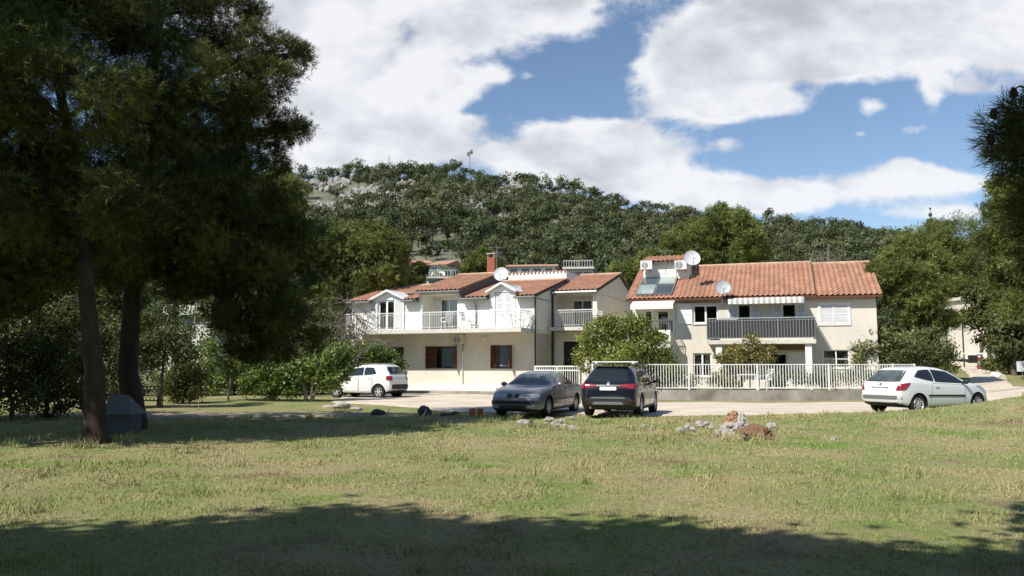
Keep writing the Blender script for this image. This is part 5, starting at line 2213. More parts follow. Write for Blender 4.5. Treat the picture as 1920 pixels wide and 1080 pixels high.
def grey_sedan():
    L = 4.78
    f = math.pi + R(22)
    # front of the car at px 972; work back to the rear bumper
    front = at(961, 781, 25.9)
    h = 180 + 22
    hd = R(h)
    p = Vector((front.x - math.sin(hd) * L, front.y - math.cos(hd) * L, 0))
    o = empty('parked_car', (p.x, p.y, h_base(p.x, p.y) + 0.0), math.pi / 2 - hd, 'slate grey sedan facing the lawn, parked beside the black suv', 'car', 'parked cars')
    wh, wr, tr = (0.98, 3.81), 0.32, 0.77
    c = Car(o, L, [(0, 0.66), (0.08, 0.92), (0.35, 1.0), (0.80, 1.02), (1.45, 1.33), (1.9, 1.415), (2.3, 1.43), (2.75, 1.37), (3.55, 0.99), (4.1, 0.92), (4.5, 0.82), (4.70, 0.70), (L, 0.56)],
            [(0, 0.6), (0.1, 0.84), (0.8, 0.95), (2.4, 0.93), (3.5, 0.91), (4.3, 0.78), (L, 0.5)],
            [(0, 0.70), (0.15, 0.82), (0.8, 0.89), (2.4, 0.90), (3.6, 0.895), (4.3, 0.84), (4.65, 0.76), (L, 0.66)],
            [(0, 0.6), (0.9, 0.62), (1.6, 0.58), (2.5, 0.59), (3.0, 0.63), (3.6, 0.72), (L, 0.6)],
            [(0, 0.34), (0.4, 0.2), (1.2, 0.18), (3.6, 0.18), (4.4, 0.18), (L, 0.24)], MAT['paint_slate'], wh, wr, tr)
    c.end('windscreen', [(0.70, 1.0), (-0.70, 1.0), (-0.56, 1.345), (0.56, 1.345)], False, MAT['car_glass_clear'], 0.006, 0.1, 14)
    c.end('rear_window', [(-0.66, 1.05), (0.66, 1.05), (0.54, 1.34), (-0.54, 1.34)], True, MAT['car_glass'], 0.006, 0.1, 14)
    for sd in (1, -1):
        c.side('side_window', [(1.18, 1.0), (2.13, 0.97), (2.13, 1.345), (1.62, 1.32)], sd, MAT['car_glass_clear'], 0.006, 0.12)
        c.side('side_window', [(2.20, 0.97), (3.20, 0.96), (2.72, 1.31), (2.20, 1.35)], sd, MAT['car_glass_clear'], 0.006, 0.12)
        c.door([(1.42, 0.32), (2.28, 0.30), (2.28, 0.93), (1.28, 0.93)], sd, (1.42, 0.80))
        c.door([(2.32, 0.30), (3.36, 0.30), (3.36, 0.90), (2.32, 0.93)], sd, (2.42, 0.79))
        c.side('rubbing_strip', [(1.40, 0.52), (3.36, 0.52), (3.36, 0.575), (1.40, 0.575)], sd, MAT['trim_grey'], 0.016, 0.05)
        hl = c.patch('headlight', [(4.75, sd * 0.24, 0.60), (4.60, sd * 0.84, 0.62), (4.55, sd * 0.80, 0.745), (4.7, sd * 0.26, 0.735)], (-0.93, -sd * 0.3, 0), MAT['clear_light'], 0.008, 0.2, 12)
        c.patch('kidney_grille', [(4.8, sd * 0.03, 0.60), (4.8, sd * 0.205, 0.60), (4.8, sd * 0.20, 0.745), (4.8, sd * 0.03, 0.745)], (-1, 0, 0), MAT['trim_grey'], 0.014, 0.5, 10)
        c.patch('grille_opening', [(4.8, sd * 0.045, 0.615), (4.8, sd * 0.188, 0.615), (4.8, sd * 0.185, 0.73), (4.8, sd * 0.045, 0.73)], (-1, 0, 0), MAT['trim'], 0.019, 0.5, 10)
        c.patch('fog_light', [(4.8, sd * 0.50, 0.315), (4.8, sd * 0.68, 0.315), (4.8, sd * 0.68, 0.385), (4.8, sd * 0.50, 0.385)], (-1, 0, 0), MAT['clear_light'], 0.012, 0.6, 8)
        tl = c.patch('taillight', [(0.0, sd * 0.5, 0.72), (0.1, sd * 0.84, 0.72), (0.1, sd * 0.82, 0.86), (0.0, sd * 0.5, 0.86)], (0.9, -sd * 0.4, 0), MAT['red_light'], 0.008, 0.2, 8)
        for x in wh:
            c.wheel(x, sd, wr, tr, MAT['alloy'], 0.20, 10)
        c.mirror(3.10, sd, 0.97, 0.86, MAT['paint_slate'])
    c.end('bumper_trim', [(0.76, 0.42), (-0.76, 0.42), (-0.78, 0.53), (0.78, 0.53)], False, MAT['trim'], 0.012, 0.15, 12)
    c.end('air_intake', [(0.44, 0.27), (-0.44, 0.27), (-0.46, 0.385), (0.46, 0.385)], False, MAT['trim'], 0.008, 0.2, 10)
    b = c.patch('badge', [(4.55, 0.04, 0.80), (4.55, -0.04, 0.80), (4.47, -0.04, 0.83), (4.47, 0.04, 0.83)], (-0.6, 0, -0.8), MAT['chrome'], 0.008, 1.0, 6)


def white_hatch():
    p = at(1722, 772, 25.7)
    h = R(68)
    L = 4.03
    fx, fy = math.sin(h), math.cos(h)
    wh, wr, tr = (0.72, 3.26), 0.305, 0.745
    # (px 1722) is the foot of the rear right wheel
    rx, ry = fy, -fx
    rear = Vector((p.x - fx * wh[0] - rx * 0.80, p.y - fy * wh[0] - ry * 0.80, 0))
    za = h_base(p.x, p.y)
    o = empty('parked_car', (rear.x, rear.y, 0.13), math.pi / 2 - h, 'white three door hatchback at the right beside the grassy mound', 'car', 'parked cars')
    c = Car(o, L, [(0, 0.60), (0.05, 0.88), (0.12, 0.98), (0.30, 1.18), (0.50, 1.37), (0.75, 1.445), (1.35, 1.48), (1.85, 1.45), (2.3, 1.345), (3.05, 0.99), (3.5, 0.90), (3.85, 0.75), (3.98, 0.62), (L, 0.5)],
            [(0, 0.55), (0.1, 0.88), (0.5, 1.02), (1.5, 0.96), (2.8, 0.90), (3.5, 0.80), (L, 0.42)],
            [(0, 0.74), (0.1, 0.80), (0.5, 0.86), (1.5, 0.87), (2.9, 0.865), (3.5, 0.82), (3.85, 0.70), (L, 0.52)],
            [(0, 0.62), (0.4, 0.60), (1.0, 0.585), (2.0, 0.60), (2.6, 0.64), (L, 0.6)],
            [(0, 0.32), (0.3, 0.22), (0.9, 0.18), (3.0, 0.18), (3.7, 0.2), (L, 0.28)], MAT['paint_white'], wh, wr, tr)
    c.end('rear_window', [(-0.70, 0.99), (0.70, 0.99), (0.58, 1.35), (-0.58, 1.35)], True, MAT['car_glass_clear'], 0.006, 0.16, 14)
    for sd in (1, -1):
        c.patch('taillight', [(0.0, sd * 0.62, 0.72), (0.18, sd * 0.86, 0.74), (0.42, sd * 0.86, 0.98), (0.12, sd * 0.66, 0.92)], (0.7, -sd * 0.7, 0), MAT['red_light'], 0.012, 0.35, 12)
        c.side('side_window', [(0.62, 1.14), (1.42, 0.985), (1.42, 1.375), (0.96, 1.35)], sd, MAT['car_glass'], 0.006, 0.28, 12)
        c.side('side_window', [(1.45, 0.985), (2.80, 0.93), (2.12, 1.31), (1.45, 1.376)], sd, MAT['car_glass'], 0.006, 0.12, 12)
        c.door([(1.22, 0.28), (2.62, 0.28), (2.72, 0.88), (1.30, 0.945)], sd, (1.38, 0.83))
        c.side('rubbing_strip', [(1.10, 0.545), (2.66, 0.52), (2.66, 0.58), (1.10, 0.60)], sd, MAT['trim'], 0.018, 0.05)
        c.patch('headlight', [(3.9, sd * 0.45, 0.58), (3.6, sd * 0.80, 0.66), (3.15, sd * 0.80, 0.86), (3.6, sd * 0.5, 0.76)], (-0.6, -sd * 0.6, -0.35), MAT['clear_light'], 0.008, 0.3, 10)
        for x in wh:
            c.wheel(x, sd, wr, tr, MAT['hub'], 0.19, 9)
        c.mirror(2.62, sd, 0.95, 0.84, MAT['trim'])
    c.end('bumper_trim', [(-0.80, 0.455), (0.80, 0.455), (0.78, 0.575), (-0.78, 0.575)], True, MAT['trim_grey'], 0.012, 0.12, 12)
    c.end('number_plate', [(-0.26, 0.70), (0.26, 0.70), (0.26, 0.80), (-0.26, 0.80)], True, MAT['plate'], 0.012, 0.03, 6)
    c.end('plate_recess', [(-0.32, 0.80), (0.32, 0.80), (0.32, 0.83), (-0.32, 0.83)], True, MAT['trim_grey'], 0.014, 0.03, 6)
    c.end('windscreen', [(0.68, 1.02), (-0.68, 1.02), (-0.55, 1.36), (0.55, 1.36)], False, MAT['car_glass'], 0.006, 0.1, 12)
    b = c.end('badge', [(-0.045, 0.875), (0.045, 0.875), (0.045, 0.955), (-0.045, 0.955)], True, MAT['chrome'], 0.01, 0.7, 6)
    m = MB()
    m.tube([(0.21, 0.0, 1.015), (0.30, 0.36, 1.09)], 0.011, 5)
    m.build('rear_wiper', MAT['trim'], o)


def white_small_suv():
    p = at(710, 748, 38.6)
    h = R(-64)
    L = 3.70
    fx, fy = math.sin(h), math.cos(h)
    wh, wr, tr = (0.66, 3.09), 0.325, 0.71
    lx, ly = -fy, fx
    rear = Vector((p.x - fx * wh[0] - lx * 0.76, p.y - fy * wh[0] - ly * 0.76, 0))
    o = empty('parked_car', (rear.x, rear.y, h_base(p.x, p.y) + 0.0), math.pi / 2 - h, 'white boxy small suv parked under the leafy fig tree in front of the left house', 'car', 'parked cars')
    c = Car(o, L, [(0, 0.66), (0.05, 0.98), (0.12, 1.10), (0.28, 1.34), (0.42, 1.52), (0.62, 1.58), (1.2, 1.60), (1.9, 1.57), (2.2, 1.49), (2.75, 1.10), (3.2, 1.04), (3.5, 0.94), (3.64, 0.78), (L, 0.55)],
            [(0, 0.6), (0.1, 0.96), (0.5, 1.08), (1.5, 1.03), (2.6, 0.99), (3.3, 0.92), (L, 0.48)],
            [(0, 0.72), (0.1, 0.79), (0.5, 0.825), (1.5, 0.83), (2.7, 0.83), (3.3, 0.80), (3.58, 0.74), (L, 0.62)],
            [(0, 0.6), (0.4, 0.60), (1.0, 0.61), (2.0, 0.62), (2.6, 0.66), (L, 0.6)],
            [(0, 0.36), (0.3, 0.26), (0.9, 0.22), (2.8, 0.22), (3.4, 0.24), (L, 0.32)], MAT['paint_white'], wh, wr, tr)
    c.end('rear_window', [(-0.60, 1.12), (0.60, 1.12), (0.54, 1.47), (-0.54, 1.47)], True, MAT['car_glass'], 0.006, 0.15, 14)
    for sd in (1, -1):
        c.patch('taillight', [(0.0, sd * 0.60, 0.84), (0.2, sd * 0.82, 0.84), (0.26, sd * 0.80, 1.06), (0.02, sd * 0.60, 1.04)], (0.75, -sd * 0.65, 0), MAT['red_light'], 0.012, 0.4, 12)
        c.side('side_window', [(0.78, 1.13), (1.50, 1.07), (1.50, 1.45), (1.00, 1.43)], sd, MAT['car_glass'], 0.006, 0.15, 12)
        c.side('side_window', [(1.55, 1.07), (2.48, 1.03), (2.12, 1.40), (1.55, 1.455)], sd, MAT['car_glass'], 0.006, 0.12, 12)
        c.door([(1.05, 0.36), (1.76, 0.34), (1.76, 1.02), (0.98, 1.04)], sd, (1.05, 0.92))
        c.door([(1.80, 0.34), (2.58, 0.34), (2.62, 0.96), (1.80, 1.02)], sd, (1.88, 0.91))
        for x in wh:
            c.wheel(x, sd, wr, tr, MAT['hub'], 0.19, 6)
        c.mirror(2.44, sd, 1.04, 0.80, MAT['paint_white'])
        c.patch('headlight', [(3.7, sd * 0.42, 0.74), (3.5, sd * 0.80, 0.74), (3.45, sd * 0.78, 0.90), (3.6, sd * 0.42, 0.90)], (-0.85, -sd * 0.5, 0), MAT['clear_light'], 0.008, 0.2, 10)
        m = MB()
        m.tube([(0.7, sd * 0.56, 1.585), (0.8, sd * 0.575, 1.63), (1.9, sd * 0.59, 1.615), (2.0, sd * 0.59, 1.55)], 0.016, 5)
        m.build('roof_rail', MAT['trim_grey'], o)
    c.end('bumper_trim', [(-0.66, 0.42), (0.66, 0.42), (0.64, 0.66), (-0.64, 0.66)], True, MAT['trim'], 0.012, 0.2, 12)
    c.end('number_plate', [(-0.26, 0.86), (0.26, 0.86), (0.26, 0.97), (-0.26, 0.97)], True, MAT['plate'], 0.012, 0.03, 6)
    c.end('windscreen', [(0.66, 1.10), (-0.66, 1.10), (-0.56, 1.46), (0.56, 1.46)], False, MAT['car_glass'], 0.006, 0.1, 12)


black_suv()
grey_sedan()
white_hatch()
white_small_suv()


# ------------------------------------------------------------------ trees
def foot(px, py):
    p = on_ground(px, py)
    return (p.x, p.y, p.z)


def rel(base, px, py, Y):
    q = at(px, py, Y)
    return (q.x - base[0], q.y - base[1], q.z - base[2])


PK = dict(kind='needle', needle_w=0.013, k=11, spread=0.23, sub=22, shell=0.62)

# the two big pines on the left
b1 = foot(181, 832)
Y1 = b1[1]
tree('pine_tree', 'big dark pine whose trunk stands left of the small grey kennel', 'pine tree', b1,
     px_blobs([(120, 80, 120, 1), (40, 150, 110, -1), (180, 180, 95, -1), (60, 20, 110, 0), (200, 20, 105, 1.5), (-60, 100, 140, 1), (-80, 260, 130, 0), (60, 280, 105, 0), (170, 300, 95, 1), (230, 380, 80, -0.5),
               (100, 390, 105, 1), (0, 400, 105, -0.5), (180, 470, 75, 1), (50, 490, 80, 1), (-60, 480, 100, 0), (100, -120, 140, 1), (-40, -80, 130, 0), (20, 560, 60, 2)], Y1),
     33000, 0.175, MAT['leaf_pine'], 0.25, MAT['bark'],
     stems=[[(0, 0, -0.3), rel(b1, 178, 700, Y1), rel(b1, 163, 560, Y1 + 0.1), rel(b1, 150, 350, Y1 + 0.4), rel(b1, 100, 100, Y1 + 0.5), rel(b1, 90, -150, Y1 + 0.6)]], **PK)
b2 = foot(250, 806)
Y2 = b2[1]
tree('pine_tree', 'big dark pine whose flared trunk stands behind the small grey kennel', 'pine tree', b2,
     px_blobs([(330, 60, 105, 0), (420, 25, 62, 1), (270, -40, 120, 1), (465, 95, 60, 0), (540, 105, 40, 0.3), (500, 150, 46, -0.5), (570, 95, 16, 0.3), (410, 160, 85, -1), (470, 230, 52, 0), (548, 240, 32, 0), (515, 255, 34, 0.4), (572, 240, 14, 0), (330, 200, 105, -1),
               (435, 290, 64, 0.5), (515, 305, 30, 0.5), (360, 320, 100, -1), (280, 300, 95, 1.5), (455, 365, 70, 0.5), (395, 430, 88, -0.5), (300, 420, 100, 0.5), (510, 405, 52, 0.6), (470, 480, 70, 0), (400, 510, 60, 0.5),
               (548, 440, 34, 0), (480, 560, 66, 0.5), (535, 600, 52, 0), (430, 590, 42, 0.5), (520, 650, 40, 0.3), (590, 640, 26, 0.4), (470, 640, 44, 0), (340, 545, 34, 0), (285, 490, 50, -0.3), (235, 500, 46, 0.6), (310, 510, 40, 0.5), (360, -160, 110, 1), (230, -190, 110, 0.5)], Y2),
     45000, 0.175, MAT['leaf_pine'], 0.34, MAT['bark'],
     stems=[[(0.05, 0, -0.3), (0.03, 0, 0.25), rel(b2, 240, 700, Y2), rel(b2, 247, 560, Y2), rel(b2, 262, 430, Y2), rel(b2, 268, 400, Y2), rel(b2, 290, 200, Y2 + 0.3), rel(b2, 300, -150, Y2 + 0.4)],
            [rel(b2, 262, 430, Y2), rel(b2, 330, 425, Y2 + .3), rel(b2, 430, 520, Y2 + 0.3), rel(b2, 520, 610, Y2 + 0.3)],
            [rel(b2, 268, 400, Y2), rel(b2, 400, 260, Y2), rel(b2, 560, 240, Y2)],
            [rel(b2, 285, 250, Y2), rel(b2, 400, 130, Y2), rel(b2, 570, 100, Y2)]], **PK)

# pines outside the picture on the left and behind the camera: their shade lies on the lawn
for x, y, hgt, r, lab in [(-15.6, 14.0, 15.0, 3.2, 'tall pine beyond the left edge of the lawn'), (-18.5, 17.5, 14.0, 3.6, 'spreading pine beside the left edge of the lawn'),
                          (-20.5, 19.0, 11.0, 3.0, 'broad pine at the far left side of the lawn')]:
    bl = []
    for k in range(12):
        a = k * 2.4
        q = r * (0.35 + 0.5 * random.random())
        bl.append((x + math.cos(a) * q, y + math.sin(a) * q, hgt * (0.45 + 0.48 * random.random()), r * (0.42 + 0.16 * random.random())))
    tree('pine_tree', lab, 'pine tree', (x, y, 0), bl, 9000, 0.42, MAT['leaf_pine'], 0.25, MAT['bark'], kind='leaf', sub=14, spread=0.34)
SHX, SHY = math.sin(SUN_AZ) / math.tan(SUN_EL), math.cos(SUN_AZ) / math.tan(SUN_EL)
edge = [(-9, 8.0), (-5.5, 8.2), (-3.6, 8.7), (-2.2, 9.3), (-1.2, 9.1), (-0.4, 8.6), (0, 8.7), (1.2, 8.6), (2.4, 7.9), (3.2, 7.0), (4.2, 7.4), (5.3, 7.5), (6.2, 9.6), (10, 11.0)]
ords = ['first', 'second', 'third', 'fourth', 'fifth', 'sixth', 'last']
for i in range(7):
    cxs = -8.0 + i * 2.6                      # where the middle of its shade lies on the lawn
    bl = []
    for k in range(17):
        z = random.uniform(7.2, 10.5)
        r = random.uniform(0.75, 1.3)
        sx = cxs + random.uniform(-1.5, 1.5)
        far = float(np.interp(sx, [e[0] for e in edge], [e[1] for e in edge]))
        sy = far - r - (0.05 if k < 4 else random.uniform(0.1, 3.4))
        bl.append((sx - SHX * z, sy - SHY * z, z, r))
    tree('pine_tree', 'shade pine in the row behind the viewpoint, %s from the left' % ords[i], 'pine tree', (cxs - SHX * 8.8, -2.6 + random.uniform(-.4, .4), 0), bl, 11000, 0.30, MAT['leaf_pine'], 0.2, MAT['bark'], kind='leaf', sub=14, spread=0.32)

# unseen pines added behind the viewpoint and far left to block sky light
for i, (x, y) in enumerate([(-22, -8), (-15, -11), (-9, -9.5), (-3, -12), (3, -9.5), (9, -11), (14, -7), (-28, 2), (-29, 10)]):
    bl = [(x + random.uniform(-2, 2), y + random.uniform(-2, 2), random.uniform(2.5, 11), random.uniform(1.6, 2.4)) for k in range(11)]
    tree('pine_tree', 'unseen pine added around the viewpoint to block sky light', 'pine tree', (x, y, 0), bl, 5000, 0.5, MAT['leaf_pine'], 0.22, MAT['bark'], kind='leaf', group='unseen pines added to block sky light', sub=14, spread=0.34)

# dark branch reaching in at the right edge, near the camera
bR = (7.3, 5.4, 0)
tree('pine_tree', 'near dark pine reaching into the right edge with long needles and cones', 'pine tree', bR,
     px_blobs([(1925, 205, 38, 0), (1905, 250, 42, 0), (1935, 290, 60, 0.3), (1900, 300, 38, -0.2), (1968, 350, 62, 0.2), (1972, 430, 54, 0.3), (1990, 500, 54, 0), (2030, 250, 110, 0.5), (2070, 420, 130, 0.5)], 7.2),
     2600, 0.16, MAT['leaf_pine'], 0.16, MAT['bark'], kind='needle', needle_w=0.006, k=16, spread=0.33, sub=12,
     stems=[[(0, 0, -0.3), (0, 0, 1.5), (-0.1, 0.3, 3.2), (-0.4, 0.9, 4.6), (-0.3, 0.5, 6.2)]])
for px, py in ((1901, 175), (1858, 263), (1863, 215)):
    q = at(px, py, 7.0)
    o = empty('pine_cone', q, 0, None, 'cone')
    tag(o, {1901: 'topmost dark pine cone on the near branch at the right edge', 1858: 'lowest dark pine cone on the near branch at the right edge', 1863: 'middle dark pine cone on the near branch at the right edge'}[px], 'pine cone', 'cones on the near pine branch')
    m = MB()
    V = [(v[0] * 0.032, v[1] * 0.032, v[2] * 0.043 + 0.01 * (v[2] > 0.5)) for v in rock_shape(ICO3, px, 0.3, 1, 1, 1)]
    m.add(V, ICO3F.tolist())
    m.build('scales', MAT['bark'], o)
    m = MB()
    m.tube([(0, 0, 0.03), (0.06, 0.02, 0.07), (0.2, 0.05, 0.06)], 0.008, 5)
    m.build('stalk', MAT['bark'], o)

# orchard and shrubs on the left
spec = [
    ('leafy_shrub', 'dark shrub mass at the far left edge behind the shaded lawn', 'shrub', foot(20, 786), [(-30, 700, 70, 0), (20, 640, 60, 1), (10, 730, 60, 0), (60, 745, 40, -.5), (-60, 610, 70, 1), (45, 690, 40, 0)], 9000, 0.11, 'leaf_dark', 0.09, 'bark_mid'),
    ('leafy_tree', 'glossy broad bush with pale leaf glints left of the front pine trunk', 'tree', foot(85, 784), [(75, 720, 46, 0), (120, 690, 50, .5), (110, 630, 46, 1), (60, 660, 44, 0), (140, 740, 34, 0), (135, 600, 34, 1), (95, 760, 30, 0)], 12000, 0.10, 'leaf_dark', 0.09, 'bark_mid'),
    ('leafy_tree', 'sunlit green tree behind the glossy bush at left', 'tree', foot(150, 768), [(130, 590, 40, 0), (160, 640, 46, 0), (190, 700, 46, 0), (200, 620, 40, 0), (150, 700, 40, 0), (215, 735, 30, 0)], 11000, 0.12, 'leaf_olive', 0.1, 'bark_mid'),
    ('olive_tree', 'olive tree with bent dark trunk right of the pine trunks', 'tree', foot(298, 765), [(300, 640, 34, 0), (330, 625, 36, 0), (285, 670, 28, 0), (345, 655, 28, 0), (315, 590, 30, .6)], 8000, 0.10, 'leaf_olive', 0.11, 'bark_mid'),
    ('leafy_shrub', 'dark rounded shrub beside the bent olive trunk', 'shrub', foot(343, 757), [(340, 715, 34, 0), (355, 735, 24, 0), (330, 740, 26, 0), (350, 690, 24, 0), (365, 710, 22, .4)], 6000, 0.11, 'leaf_dark', 0.05, 'bark_mid'),
    ('fruit_tree', 'small fruit tree on a thin slanting trunk in the orchard', 'tree', foot(427, 752), [(415, 670, 32, 0), (445, 660, 30, 0), (400, 690, 24, 0), (440, 690, 26, .5), (460, 680, 20, 0), (395, 650, 24, .5)], 5000, 0.11, 'leaf_fig', 0.06, 'bark_mid'),
    ('leafy_shrub', 'green fruit bush between the slanting fruit tree and the pale fig trunks', 'shrub', foot(500, 752), [(490, 700, 30, 0), (520, 705, 30, 0), (505, 675, 26, 0), (470, 725, 22, 0), (540, 725, 22, 0), (535, 690, 22, 0), (500, 730, 24, 0)], 8000, 0.115, 'leaf_fig', 0.05, 'bark_mid'),
    ('leafy_tree', 'sunlit tree with yellowish leaves behind the drooping pine branch', 'tree', foot(430, 742), [(440, 560, 34, 0), (400, 530, 34, 0), (470, 600, 40, 0), (420, 610, 36, 0), (500, 540, 30, 0), (385, 580, 26, 0)], 11000, 0.11, 'leaf_bush', 0.1, 'bark_mid'),
    ('leafy_shrub', 'low bright shrub row behind the orchard lawn', 'shrub', foot(460, 741), [(400, 715, 24, 0), (440, 718, 22, 0), (480, 716, 22, 0), (360, 712, 26, 0), (520, 718, 20, 0)], 8000, 0.12, 'leaf_fig', 0.05, 'bark_mid'),
]
for nm, lab, cat, bs, bl, n, lf, lm, tr, bk in spec:
    tree(nm, lab, cat, bs, px_blobs(bl, bs[1]), n, lf, MAT[lm], tr, MAT[bk], sub=16, spread=0.27)

# bank of sunlit shrubs closing the orchard
for lab, pxs, Y, py, r, n, lm in [
    ('sunlit shrub bank behind the left pine trunks', [110, 150, 190, 225, 262, 300], 42, 668, 34, 1500, 'leaf_bush'),
    ('tall sunlit shrub bank behind the olive and the small fruit tree', [330, 365, 400, 440, 475, 510], 43, 662, 36, 1500, 'leaf_fig'),
    ('yellowish shrub bank between the orchard and the bare twigs', [540, 572, 605, 640], 44, 668, 32, 1500, 'leaf_bush'),
    ('sunlit shrubs at the far left edge behind the dark shrub', [-40, 0, 40, 80], 40, 650, 40, 1500, 'leaf_bush')]:
    base = (at(sum(pxs) / len(pxs), 730, Y).x, Y, 0.1)
    bl = []
    for q in pxs:
        bl += [(q + random.uniform(-8, 8), py + random.uniform(-26, 6), r * random.uniform(.7, 1.1), random.uniform(-.8, .8)), (q + random.uniform(-12, 12), py + 38, r * .85, random.uniform(-1, .4)), (q + random.uniform(-12, 12), py + 62, r * .7, random.uniform(-1, .2))]
    tree('leafy_shrub', lab, 'shrub', base, px_blobs(bl, Y), n * len(pxs), 0.15, MAT[lm], 0.05, MAT['bark_mid'], sub=16, spread=0.26,
         stems=[[(at(q, 700, Y).x - base[0], 0, -0.1), (at(q, 700, Y).x - base[0] + .1, 0, 1.6)] for q in pxs])

bh = (at(355, 730, 46).x, 46, 0.1)
tree('leafy_tree', 'thin leafed tree in front of the red roofed house behind the pine trunks', 'tree', bh, px_blobs([(330, 565, 30, 0), (368, 540, 26, 0), (395, 575, 26, 0), (350, 520, 20, 0), (320, 530, 18, 0), (385, 520, 18, 0)], 46), 3000, 0.15, MAT['leaf_bush'], 0.08, MAT['bark_mid'], sub=14, spread=0.3)

bf = foot(577, 753)
Yf = bf[1]
tree('fig_tree', 'bright green fig tree with forked pale trunk beside the white small suv', 'tree', bf,
     px_blobs([(560, 700, 32, 0), (595, 690, 32, 0), (630, 676, 26, 0), (612, 706, 22, -.3), (545, 725, 22, 0), (585, 662, 24, .5), (640, 700, 17, 0), (655, 688, 14, 0), (622, 716, 20, -.2), (655, 662, 16, .3), (640, 655, 16, .3), (528, 705, 22, 0)], Yf),
     7500, 0.15, MAT['leaf_fig'], 0.09, MAT['bark_pale'], sub=13, spread=0.27,
     stems=[[(0, 0, -0.2), rel(bf, 568, 720, Yf), rel(bf, 562, 690, Yf), rel(bf, 600, 660, Yf)], [(0.05, 0, -0.2), rel(bf, 600, 715, Yf), rel(bf, 625, 690, Yf + .3), rel(bf, 650, 665, Yf + .3)]])

bg_ = (at(705, 735, 43.5).x, 43.5, 0.1)
tree('fig_tree', 'bright green leafy tree behind the roof of the white small suv', 'tree', bg_,
     px_blobs([(680, 668, 28, 0), (710, 672, 28, 0), (738, 686, 20, 0), (700, 655, 22, 0), (725, 662, 20, 0), (660, 680, 24, 0), (750, 700, 13, 0), (690, 695, 26, 0), (720, 700, 24, 0)], 43.5), 7000, 0.16, MAT['leaf_fig'], 0.1, MAT['bark_mid'], sub=14, spread=0.27)

# bare grey twigs in front of the left end of the balcony
bb = foot(668, 744)
Yb = 40.5
bb = (at(668, 740, Yb).x, Yb, 0.1)
tree('bare_tree', 'leafless pale tree with tangled twigs before the left balcony end', 'tree', bb,
     px_blobs([(640, 585, 34, 0), (680, 610, 30, 0), (610, 600, 30, 0), (720, 640, 22, 0), (660, 565, 26, 0), (700, 590, 26, 0), (625, 640, 26, 0)], Yb), 420, 0.07, MAT['leaf_brown'], 0.08, M('grey_twig_bark', (0.22, 0.20, 0.17), 0.9, 0.2, 6), twigs=55)
# brownish shrubby tree left of it
bs = (at(585, 740, 41).x, 41, 0.1)
tree('leafy_tree', 'half bare tree with reddish brown leaves left of the bare twigs', 'tree', bs, px_blobs([(590, 600, 34, 0), (565, 625, 30, 0), (610, 630, 30, 0), (575, 580, 28, 0), (620, 660, 26, 0), (560, 665, 30, 0)], 41),
     4200, 0.12, MAT['leaf_bush'], 0.09, MAT['bark_mid'], twigs=30)

# tall pines standing behind the orchard and the left house
for lab, bx, Y, bl, n, lf, tw in [
    ('bright green pine with bare grey branches above the left house gable', 640, 52, [(570, 445, 38, 0), (640, 450, 42, 0), (700, 455, 44, 0), (740, 470, 30, 0), (600, 480, 50, 0), (660, 500, 50, 0), (720, 510, 40, 0), (560, 520, 50, 0), (620, 540, 44, 0), (545, 470, 45, 0), (690, 540, 30, 0), (745, 500, 16, 0), (520, 430, 40, 0)], 12000, 0.42, 46),
    ('tall dark pine behind the orchard left of the bright pine', 480, 50, [(500, 380, 55, 0), (450, 420, 60, 0), (530, 350, 40, 0), (480, 480, 60, 0), (420, 500, 50, 0), (552, 385, 24, 0)], 8000, 0.42, 8),
    ('dark pine behind the right pine trunk in the orchard background', 330, 48, [(330, 440, 50, 0), (290, 470, 50, 0), (360, 470, 40, 0), (400, 450, 45, 0), (260, 420, 50, 0), (340, 400, 40, 0)], 6000, 0.42, 6),
    ('dark pine filling the far left background', 60, 46, [(40, 520, 60, 0), (90, 480, 60, 0), (0, 450, 70, 0), (150, 520, 50, 0), (70, 570, 50, 0), (200, 480, 50, 0), (-40, 540, 60, 0), (230, 560, 40, 0), (190, 590, 40, 0), (260, 620, 34, 0), (-60, 620, 60, 0)], 9000, 0.42, 6)]:
    base = (at(bx, 700, Y).x, Y, 0.0)
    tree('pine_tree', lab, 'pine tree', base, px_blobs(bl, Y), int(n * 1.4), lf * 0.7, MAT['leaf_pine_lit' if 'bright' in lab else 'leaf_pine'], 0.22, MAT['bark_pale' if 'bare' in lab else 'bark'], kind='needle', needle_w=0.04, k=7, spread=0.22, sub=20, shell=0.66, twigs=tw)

# citrus tree and planting in front of the right house
bc = (at(1165, 730, 38.6).x, 38.6, 0.45)
tree('citrus_tree', 'round yellow green citrus tree between the two houses above the black suv', 'tree', bc,
     px_blobs([(1130, 640, 44, 0), (1180, 625, 44, 0), (1160, 670, 46, -.6), (1215, 655, 40, 0), (1110, 680, 32, 0), (1150, 612, 30, 0), (1195, 690, 42, -.6), (1240, 680, 30, 0), (1120, 615, 28, .3), (1195, 605, 24, .3), (1255, 690, 20, 0), (1098, 650, 24, 0), (1230, 630, 18, .4)], 38.6),
     20000, 0.125, MAT['leaf_citrus'], 0.12, MAT['bark_mid'], sub=20, spread=0.24, flat=0.9)
by = (at(1405, 730, 39.6).x, 39.6, 0.45)
tree('small_tree', 'small yellowish tree in front of the grey screened balcony', 'tree', by,
     px_blobs([(1405, 650, 24, 0), (1380, 665, 22, 0), (1430, 668, 22, 0), (1400, 680, 22, 0), (1355, 672, 14, 0), (1445, 655, 12, 0), (1350, 700, 14, 0), (1412, 635, 12, 0)], 39.6),
     4200, 0.12, MAT['leaf_yellow'], 0.06, MAT['bark_mid'], sub=14, spread=0.28)
